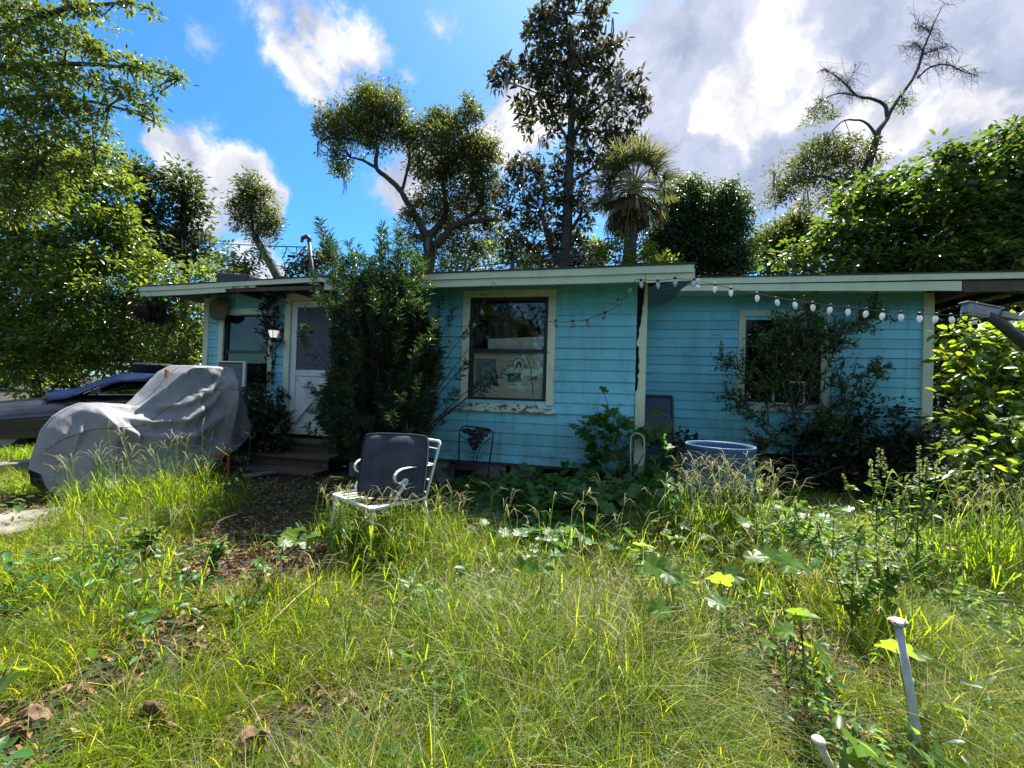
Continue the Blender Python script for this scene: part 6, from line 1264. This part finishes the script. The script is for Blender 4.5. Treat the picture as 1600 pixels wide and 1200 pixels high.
seed_weed('spreading seeding weed at the shadow edge below the drum', 1180, 905, .46, 0, 7)
seed_weed('low seeding weed at the right edge of the big lobed leaves', 1300, 930, .50, 0, 6)
seed_weed('leafy weed thicket stem behind the tall white pipe', 1385, 985, .50, 0, 8, n=70)
seed_weed('dark leaved weed immediately left of the tall white pipe', 1330, 1010, .46, 0, 6, n=60)
seed_weed('leafy weed at the left side of the bare leaf litter', 330, 905, .30, 0, 5, n=60)
seed_weed('sprawling leafy weed beside the lawn slope at the left', 235, 880, .28, 0, 6, n=60)
def fan_spray(label, px, py, pts):   # arching bough with sunlit leaves at the right edge
    root = thing('arching_bramble', G(1660, 900), label, 'bramble'); st = MB(); lp = []; ld = []
    for ln_, d in pts:
        q = [D(a, b, d) for a, b in ln_]; st.tube(q, [.007*(1-.7*i/(len(q)-1)) for i in range(len(q))], 5)
        for i in range(len(q)-1):
            for j in range(7):
                p = q[i]+(q[i+1]-q[i])*rng.random(); lp.append(tuple(p)); ld.append((rng.normal(-.4,.6), rng.normal(0,.5), rng.normal(-.1,.5)))
    st.build('stem', B_['stem'], root); V, F = merge([leaves_at(np.array(lp), np.array(ld), .10, .55, T_OVAL)]); np_obj('foliage', V, F, L_['young'], root)
fan_spray('arching bramble with sunlit pale leaves at the right edge', 0, 0, [([(1680,800),(1620,690),(1570,680),(1530,698),(1490,705)],3.6),([(1680,780),(1640,650),(1590,650),(1545,658)],3.6),([(1680,820),(1640,700),(1600,720),(1570,745)],3.5),([(1690,700),(1650,650),(1600,665)],3.5)])
# horseweed: whorled narrow leaves
def horseweed(label, px, py, h, w):
    b = G(px, py, 0); root = thing('horseweed', b, label, 'weed', 'bottle brush weeds beside the armchair'); mb = MB(); mb.tube([b, b+Vector((.01,0,h*.5)), b+Vector((0,.01,h))], [.006,.005,.002], 5); mb.build('stem', B_['stem'], root)
    n = 230; t = np.linspace(.12, 1, n); an = np.arange(n)*2.4; pos = np.array(b)[None]+np.stack([.008*np.cos(an), .008*np.sin(an), t*h], 1); lift = -.25+1.5*np.clip((t-.7)/.3, 0, 1)**1.2
    dirs = np.stack([np.cos(an), np.sin(an), lift+rng.normal(0,.12,n)], 1); d, s, nn = frames(dirs); l = w*(1-.55*np.clip((t-.75)/.25, 0, 1))*rng.uniform(.8, 1.1, n)
    V, F = inst(T_STRAP2, pos, d, s, nn, np.stack([l, np.full(n, .0085), l], 1)); np_obj('foliage', V, [F], L_['weed'], root)
T_STRAP2 = (np.array([(0,-.4,0),(0,.4,0),(.5,-.5,.08),(.5,.5,.08),(1,-.06,-.12),(1,.06,-.12)]), np.array([(0,2,3,1),(2,4,5,3)]))
horseweed('taller bottle brush weed with bright narrow leaves left of the white armchair', 527, 892, .47, .085)
horseweed('shorter bottle brush weed against the armchair front leg', 553, 885, .26, .07)
# young plants with big lobed leaves
def lobed_plant(label, px, py, leaves, gname='young lobed leaf plants in the lawn'):
    b = G(px, py, 0); root = thing('lobed_seedling', b, label, 'plant', gname); st = MB(); pos = []; dr = []; up = []; sz = []
    for lx, ly, dd, s_ in leaves:
        q = D(lx, ly, dd*(.86 if dd > 1.9 else .95)); mid = (b+q)/2+Vector((0,0,.04)); st.tube([b, mid, q], [.004,.003,.002], 4); pos.append(tuple(q)); dr.append((rng.normal(0,1), rng.normal(-.3,.6), rng.normal(.15,.3))); up.append((rng.normal(0,.35), rng.normal(-.15,.45), .8)); sz.append(s_*.86)
    st.build('stem', B_['stem'], root); d, s, nn = frames(np.array(dr), ups=np.array(up)); sz = np.array(sz); V, F = inst(T_LOBE, np.array(pos)-d*sz[:, None]*.4, d, s, nn, np.stack([sz, sz, sz], 1)); np_obj('foliage', V, [F], L_['young'], root)
lobed_plant('pair of backlit lobed leaves nearest the house shadow', 1028, 905, [(1007,851,2.75,.13),(1050,838,2.8,.15),(1062,842,2.8,.09)])
lobed_plant('cluster of big lobed leaves below the backlit pair', 1040, 945, [(1025,884,2.4,.13),(1046,896,2.4,.14),(1010,893,2.4,.08),(1066,905,2.4,.10)])
lobed_plant('three small bright lobed leaves at the lawn edge under the iron chair', 843, 930, [(832,886,2.6,.10),(852,886,2.6,.11),(812,878,2.65,.07),(860,882,2.6,.06)])
lobed_plant('broad bright leaves in the middle of the right yard', 1240, 940, [(1232,880,2.5,.15),(1250,885,2.5,.13),(1205,868,2.6,.12),(1165,815,3.0,.10)])
lobed_plant('large lobed leaf low in the grass left of the stacked weeds', 1130, 965, [(1125,905,2.3,.13),(1148,898,2.35,.11),(1180,870,2.5,.12),(1030,950,2.0,.10),(1120,940,2.1,.10)])
lobed_plant('wide flat leaf near the centre of the right lawn', 1255, 1020, [(1250,962,1.95,.13),(1243,955,1.95,.09)])
lobed_plant('yellow green leaves low in the grass below the broad leaf', 1230, 1080, [(1225,985,1.85,.09),(1250,1000,1.8,.10),(1200,1005,1.8,.08),(1285,1020,1.75,.09)])
lobed_plant('large backlit leaf behind the tall white pipe', 1412, 1075, [(1400,1012,1.68,.13),(1430,1018,1.7,.12)])
lobed_plant('large pale leaf beside the short round capped post', 1350, 1200, [(1340,1160,1.45,.15),(1375,1180,1.42,.14),(1335,1195,1.4,.10)])
lobed_plant('single heart leaf at the left picture edge', -5, 1110, [(12,1040,1.55,.13),(2,1068,1.5,.10)])
lobed_plant('low clump of broad green leaves in the leaf litter before the armchair', 470, 860, [(455,838,3.0,.13),(478,846,2.95,.12),(465,828,3.1,.11),(490,836,3.0,.10),(445,848,2.9,.10)])
lobed_plant('small green seedling in the middle of the leaf litter', 405, 920, [(398,890,2.6,.08),(412,885,2.6,.08),(405,878,2.6,.07),(390,896,2.6,.06),(420,893,2.6,.06)])
lobed_plant('large leaves on a vine at the right picture edge above the grass', 1620, 960, [(1580,905,2.6,.11),(1560,660,3.4,.10),(1520,935,2.4,.08)])

# ------------------------------------------------------------------ lawn
def keep_out(x, y):
    """density factor of lawn grass at ground point"""
    f = np.ones_like(x)
    house_ = ((y > YM-.05) & (x > -3.7)) | ((y > YL-.1)); f[house_ & (x > -6.9)] = 0; f[(y > 6.6) & (x > .4)] *= 0
    ir = ((x > .6) & (x < 6) & (y > YM-.1) & (y < 6.7)); f[ir] = .5
    # leaf litter clearing between the steps and the lawn, and the bare strip toward the camera
    for cx, cy, rx, ry, k in ((-2.85,3.1,1.0,.80,.96),(-2.4,2.35,.68,.46,.95),(-2.0,2.85,.55,.55,.9),(-3.6,4.35,1.1,.8,.75),(-4.3,4.9,.8,.6,.9),(-1.9,4.2,1.2,.8,.55),(-2.05,1.85,.34,.2,.5),(1.25,2.3,.4,.25,.7),(.35,2.9,.35,.3,.6)):
        f *= 1-k*np.clip(1.5-1.5*np.hypot((x-cx)/rx, (y-cy)/ry), 0, 1)
    f[(x < -4.55) & (y > 2.1) & (y < 3.25) & (x+ (y-2.3)*.9 < -4.2)] *= .12      # driveway
    f[np.hypot(x-bc.x, y-bc.y) < .33] = 0
    return f
def sample_lawn(n, dmin, dmax, pw=1.0):
    """points spread over the yard in front of the camera, denser near it"""
    d = dmin+(dmax-dmin)*rng.random(n)**pw; lat = rng.uniform(-1.75, 1.75, n)*np.maximum(d, .9)+rng.normal(0,.1,n)
    F2 = np.array([fw.x, fw.y]); F2 = F2/np.linalg.norm(F2); R2 = np.array([F2[1], -F2[0]])
    p = d[:, None]*F2[None]+lat[:, None]*R2[None]; return p[:, 0], p[:, 1]
BL = [blade(b) for b in (.25, .5, .8, 1.1, 1.4, 1.7)]
def ns(x, y, s, k): return np.array([mnoise.noise(Vector((a*s, b*s, k))) for a, b in zip(x, y)])
def grass(name, label, n, dmin, dmax, hlo, hhi, w, m, dens=None, lean=.35, pw=1.0, keep=True, hn=True, tuft=.10):
    x, y = sample_lawn(n, dmin, dmax, pw)
    if tuft:
        ix, iy = np.floor(x/tuft), np.floor(y/tuft); hx = np.modf(np.abs(np.sin(ix*12.9898+iy*78.233)*43758.5453))[0]; hy = np.modf(np.abs(np.sin(ix*39.346+iy*11.135)*24634.634))[0]
        pull = rng.uniform(.25, .8, n); x = x+((ix+hx)*tuft-x)*pull; y = y+((iy+hy)*tuft-y)*pull
    f = keep_out(x, y) if keep else np.ones_like(x)
    nn = ns(x, y, 1.7, 5.0); f0 = f; f = f*np.clip(.55+1.5*nn, .05, 1)*np.clip(.75+.25*(y-1.1)/.8, .72, 1)
    if dens is not None: f = f*dens(x, y)
    near = np.clip(.45+.55*f0, .4, 1)*np.where((x < -.9) & (y < 2.6) & (x > -3.0), .62, 1); ok = rng.random(n) < f; x, y, nn, near = x[ok], y[ok], nn[ok], near[ok]; k = len(x); h = rng.uniform(hlo, hhi, k)*near
    if hn: h *= np.clip(.85+.9*ns(x, y, .8, 9.0), .35, 1.6)
    z = np.array([gz(a, b) for a, b in zip(x, y)])-.01; an = rng.uniform(0, 2*math.pi, k); til = np.abs(rng.normal(0, lean, k))
    # blade local frame: X = bending direction, Z = upward axis leaning
    X = np.stack([np.cos(an), np.sin(an), np.zeros(k)], 1); Z = np.stack([np.cos(an)*np.sin(til), np.sin(an)*np.sin(til), np.cos(til)], 1); Y = np.cross(Z, X); Y /= np.linalg.norm(Y, axis=1, keepdims=True); X = np.cross(Y, Z)
    tw = rng.normal(0, .5, k)[:, None]; Y2 = Y*np.cos(tw)+X*np.sin(tw)
    pos = np.stack([x, y, z], 1); which = rng.integers(0, len(BL), k); parts = []
    for i, T in enumerate(BL):
        q = which == i
        if q.any(): parts.append(inst(T, pos[q], X[q], Y2[q], Z[q], np.stack([h[q], np.full(q.sum(), w)*rng.uniform(.6, 1.4, q.sum()), h[q]], 1)))
    V, F = merge(parts); print(name, k); return tag(np_obj(name, V, F, m, org=(0, 0, 0)), label, 'grass', kind='stuff')
shade = lambda x, y: np.where((y > 3.9) & (x < .8), .35, 1.0)*np.where((x > -2.2) & (x < 1.0) & (y > 3.4), .35, 1)
sunny = lambda x, y: np.clip(.25+1.2*((x < -2.6) & (y < 3.6))+.6*(x > 1.6), 0, 1)
grass('lawn_grass', 'tangled yellow green lawn grass across the foreground', 150000, .75, 3.8, .13, .34, .0040, L_['grass'], dens=shade, lean=.34)
grass('meadow_grass', 'taller loose green grass standing over the lawn', 54000, .8, 5.2, .24, .48, .0040, L_['grass'], dens=shade, lean=.24)
grass('stalk_grass', 'thin upright grass stalks standing above the lawn at the centre and right', 34000, .9, 4.6, .28, .55, .0026, L_['stalk'], dens=lambda x, y: np.where(x > -1.3, 1, .25)*np.where(y < 1.5, .5, 1), lean=.16)
grass('lush_grass', 'bright lush green grass along the left slope and the right side', 104000, 1.2, 5.5, .12, .32, .0044, L_['grass_lush'], dens=sunny, lean=.5)
grass('dry_grass', 'straw coloured dead grass tangled through the lawn', 14000, .75, 4.0, .14, .42, .0030, L_['dry'], dens=shade, lean=.75)
grass('matted_grass', 'flattened straw and dead grass lying matted on the lawn floor', 12000, .75, 4.2, .14, .34, .0032, L_['dry'], lean=1.15)
grass('shade_grass', 'thin dark grass in the shadow before the house', 38000, 3.2, 7.2, .10, .34, .005, L_['grass_lush'], lean=.45, dens=lambda x, y: np.where(x < -6.3, 1.0, .5))
# grass strip beyond the kerb at the left
x, y = rng.uniform(-10.5, -6.2, 9000), rng.uniform(4.6, 6.4, 9000); k = len(x); an = rng.uniform(0, 6.28, k); X = np.stack([np.cos(an), np.sin(an), 0*an], 1); Z = np.tile(UPW, (k, 1))+.5*X*rng.random((k, 1)); Z /= np.linalg.norm(Z, axis=1, keepdims=True); Y = np.cross(Z, X); h = rng.uniform(.10, .26, k)
V, F = inst(BL[2], np.stack([x, y, 0*x], 1), X, Y, Z, np.stack([h, np.full(k, .009), h], 1)); tag(np_obj('strip_grass', V, [F], L_['grass_lush'], org=(0,0,0)), 'sunlit green grass strip between the kerb and the dark sedan', 'grass', kind='stuff')
# tall grass with fingered seed heads
def seed_grass(label, spots):
    st = []; hd = []; bl = []
    for px, py, n, sx, sy, hlo, hhi in spots:
        for i in range(n):
            b = np.array(G(px+rng.normal(0, sx), py+rng.normal(0, sy), 0)); h = rng.uniform(hlo, hhi); an = rng.uniform(0, 6.28); ln_ = rng.uniform(.02, .25)*h
            X = np.array([math.cos(an), math.sin(an), 0]); tip = b+X*ln_+UPW*h; mid = b+X*ln_*.3+UPW*h*.55; s = np.cross(X, UPW)
            for a, c in ((b, mid), (mid, tip)):
                for sd in (s*.0024, X*.0024): st.append([a-sd, a+sd, c+sd*.7, c-sd*.7])
            m_ = int(rng.integers(2, 4)); L = rng.uniform(.10, .20)*min(1, h/.5)
            for j in range(m_):
                a2 = an+rng.uniform(-1.4, 1.4)+(math.pi if rng.random() < .3 else 0); o = np.array([math.cos(a2), math.sin(a2), 0]); p0 = tip-UPW*(.02*j); p1 = p0+o*L*.42+UPW*L*.42; p2 = p1+o*L*.50+UPW*L*rng.uniform(-.20, .15); s2 = np.cross(o, UPW)*.0030
                hd += [[p0-s2*.5, p0+s2*.5, p1+s2, p1-s2], [p1-s2, p1+s2, p2+s2*.4, p2-s2*.4]]
            for j in range(7):
                a2 = rng.uniform(0, 6.28); o = np.array([math.cos(a2), math.sin(a2), 0]); f = rng.uniform(.05, .5); p0 = b+(mid-b)*min(1, f*1.6); L2 = rng.uniform(.14, .3)*h/.6; p1 = p0+o*L2*.4+UPW*L2*.7; p2 = p1+o*L2*.5+UPW*L2*rng.uniform(-.4, .2); s2 = np.cross(o, UPW)*.003
                bl += [[p0-s2, p0+s2, p1+s2, p1-s2], [p1-s2, p1+s2, p2+s2*.2, p2-s2*.2]]
    V = np.concatenate([np.array(q).reshape(-1, 3) for q in (st, hd, bl)]); n = len(V)//4; F = np.arange(n*4).reshape(-1, 4); mi = np.concatenate([np.zeros(len(st)), np.ones(len(hd)), np.full(len(bl), 2)])
    return tag(np_obj('seed_grass', V, [F], [L_['weed'], L_['seed'], L_['grass_lush']], midx=mi, org=(0, 0, 0)), label, 'grass', kind='stuff')
seed_grass('tall grass with fingered seed heads standing before the motorcycle cover', [(255,815,30,42,10,.45,.85),(318,806,6,30,8,.4,.75),(170,820,14,30,10,.4,.7),(120,800,8,20,10,.4,.6)])
seed_grass('tall grass with fingered seed heads round the white armchair', [(545,850,34,22,8,.30,.46),(605,856,34,26,8,.28,.42),(560,880,16,28,12,.35,.56),(625,880,30,40,12,.32,.50),(690,850,14,25,12,.3,.45),(740,890,9,45,14,.30,.5),(850,885,9,45,14,.3,.52)])
seed_grass('thick clump of tall seeding grass in front of the blue drum', [(1110,866,58,36,9,.48,.78),(1165,866,54,30,9,.48,.78),(1075,858,26,26,10,.4,.66),(1140,885,40,50,8,.35,.6),(975,865,10,40,10,.4,.7)])
seed_grass('tall sunlit seeding grass at the right edge below the thicket', [(1540,905,50,45,18,.4,.75),(1600,890,40,30,18,.4,.8),(1470,905,16,30,12,.35,.6)])
seed_grass('scattered seeding grass stalks through the open lawn', [(500,1010,16,150,60,.25,.45),(900,1000,44,160,60,.28,.5),(1250,980,34,140,60,.28,.55),(200,960,18,120,40,.25,.45)])
# broad leaved ground cover in the house shadow
def ground_cover(label, spots):
    pos = []; dr = []; sz = []
    for px, py, n, sx, sy, s, hh in spots:
        for i in range(n):
            g = G(px+rng.normal(0, sx), py+rng.normal(0, sy), 0)
            if g.y > YM-.06 and g.x < .5: continue
            pos.append((g.x, g.y, rng.uniform(.03, hh))); dr.append((rng.normal(), rng.normal(), rng.normal(-.05,.3))); sz.append(s*rng.uniform(.5, 1.25))
    d, s, nn = frames(np.array(dr), ups=UPW[None]+rng.normal(0,.35,(len(pos),3))); sz = np.array(sz); V, F = inst(T_LOBE, np.array(pos)-d*sz[:, None]*.4, d, s, nn, np.stack([sz]*3, 1))
    return tag(np_obj('ground_cover', V, [F], L_['ivy'], org=(0,0,0)), label, 'ground cover', kind='stuff')
ground_cover('lobed leafy ground cover spreading from the middle window and corner post to the right yard', [(850,795,480,60,16,.115,.34),(920,810,480,60,18,.115,.36),(960,770,260,44,14,.12,.46),(1010,775,200,40,14,.12,.46),(1060,790,140,30,12,.11,.40),(870,765,160,50,6,.10,.26),(760,775,110,50,8,.09,.22),(800,830,190,60,16,.10,.18),(880,860,240,70,14,.10,.20),(980,850,200,60,16,.10,.24),(1040,800,120,40,16,.11,.35),(1060,850,150,60,18,.10,.32),(1180,885,130,60,18,.09,.28),(1310,905,110,60,20,.08,.28),(1090,830,120,50,14,.11,.42),(1230,850,90,40,14,.10,.34),(735,800,70,50,14,.07,.12),(600,840,40,60,14,.07,.10)])
def low_weeds(label, n, dens, s, m, T=T_OVAL):
    x, y = sample_lawn(n, .8, 5.0); f = keep_out(x, y)*dens(x, y)*np.clip(.3+1.6*ns(x, y, 1.1, 21.0), 0, 1); ok = rng.random(n) < f; x, y = x[ok], y[ok]; k = len(x)
    pos = []; dr = []
    for a, b in zip(x, y):
        hh = rng.uniform(.06, .26)
        for j in range(9): pos.append((a+rng.normal(0,.03), b+rng.normal(0,.03), hh*rng.random())); dr.append((rng.normal(), rng.normal(), rng.normal(.2,.4)))
    V, F = merge([leaves_at(np.array(pos), np.array(dr), s, .5, T, lv=.5)]); tag(np_obj('low_weeds', V, F, m, org=(0,0,0)), label, 'weeds', kind='stuff')
low_weeds('dark leafy weeds sprawling through the grass at the left and along the shadow edge', 3900, lambda x, y: np.where((x < -1.6) | (y > 3.0), 1, .15), .055, L_['ivy'])
low_weeds('small leaved green weeds mingled with the right hand lawn', 8400, lambda x, y: np.where(x > .2, 1, .22), .042, L_['weed'])
# fallen leaves
def litter(n):
    x, y = sample_lawn(n, .8, 6.2); k0 = 1-keep_out(x, y); dens = np.where(y > YM-.1, np.where(x > .6, .3, 0), np.clip(.22+.95*k0, 0, 1)); ok = rng.random(n) < dens; x, y = x[ok], y[ok]; k = len(x)
    z = np.array([gz(a, b) for a, b in zip(x, y)])+rng.uniform(.004, .03, k); d = rdir(k, 0, .25); dd, s, nn = frames(d, roll=rng.normal(0,.5,k)); L = rng.uniform(.018, .06, k)
    V, F = inst(T_OVAL, np.stack([x, y, z], 1), dd, s, nn, np.stack([L, L*.5, L*2.2], 1)); tag(np_obj('leaf_litter', V, [F[:0]] if False else [F], L_['dead'], org=(0,0,0)), 'small brown fallen leaves over the bare ground and between the grass', 'leaf litter', kind='stuff')
litter(76000)
# a few big curled dead leaves in the foreground
def big_leaf(px, py, s, lab, rot):
    g = G(px, py, .05); n = 12; vs = []; fs = []
    for i in range(n+1):
        t = i/n; w = math.sin(math.pi*min(1, t*.96+.03))**.7*.42
        for j in range(7):
            v = -1+j/3; lob = 1+.28*math.sin(t*16+v)*(abs(v) > .6); vs.append((t-.5, v*w*lob*.8, .34*(v*v)*math.sin(t*3+.4)+.16*math.sin(t*4+rot)+.09*mnoise.noise(Vector((t*6, v*2.4, rot)))))
    for i in range(n):
        for j in range(6): fs.append((i*7+j, i*7+7+j, i*7+8+j, i*7+j+1))
    Mx = Matrix.Translation(g) @ Matrix.Rotation(rot, 4, 'Z') @ Matrix.Rotation(rng.normal(0,.35), 4, 'X') @ Matrix.Scale(s, 4); mb = MB(); mb.add([Mx @ Vector(v) for v in vs], fs)
    o = tag(mb.build('curled_leaf', plain('brown_dead_leaf', (.15,.085,.045), .7, scale=16, var=.5), smooth=True), lab, 'dead leaf', 'big curled brown leaves in the lawn'); o.modifiers.new('t', 'SOLIDIFY').thickness = .0015
for a in ((245,1125,.125,'largest curled brown leaf low at the left of the lawn',.5),(400,1150,.11,'upright curled brown leaf left of the bottom centre',1.5),(470,1185,.08,'small curled brown leaf at the bottom edge beside the upright leaf',2.3),(310,1010,.08,'curled brown leaf beneath the leaf litter strip',.2),(55,1120,.09,'folded brown leaf at the left picture edge',.9),(335,945,.08,'pale curled leaf at the near end of the leaf litter',2.8),(390,1035,.07,'dark curled leaf upright in the grass above the largest leaf',1.2)): big_leaf(*a)
# loose twigs on the lawn
for a, b, lab in (((395,1000),(505,900),'long dry twig lying across the leaf litter'),((690,1150),(770,1085),'dry stick in the middle of the lawn')):
    mb = MB(); p, q = G(a[0],a[1],.05), G(b[0],b[1],.10); mb.tube([p, (p+q)/2+Vector((.01,.02,.03)), q], [.004,.0035,.002], 5); tag(mb.build('twig', M['bamboo'], smooth=True), lab, 'twig')
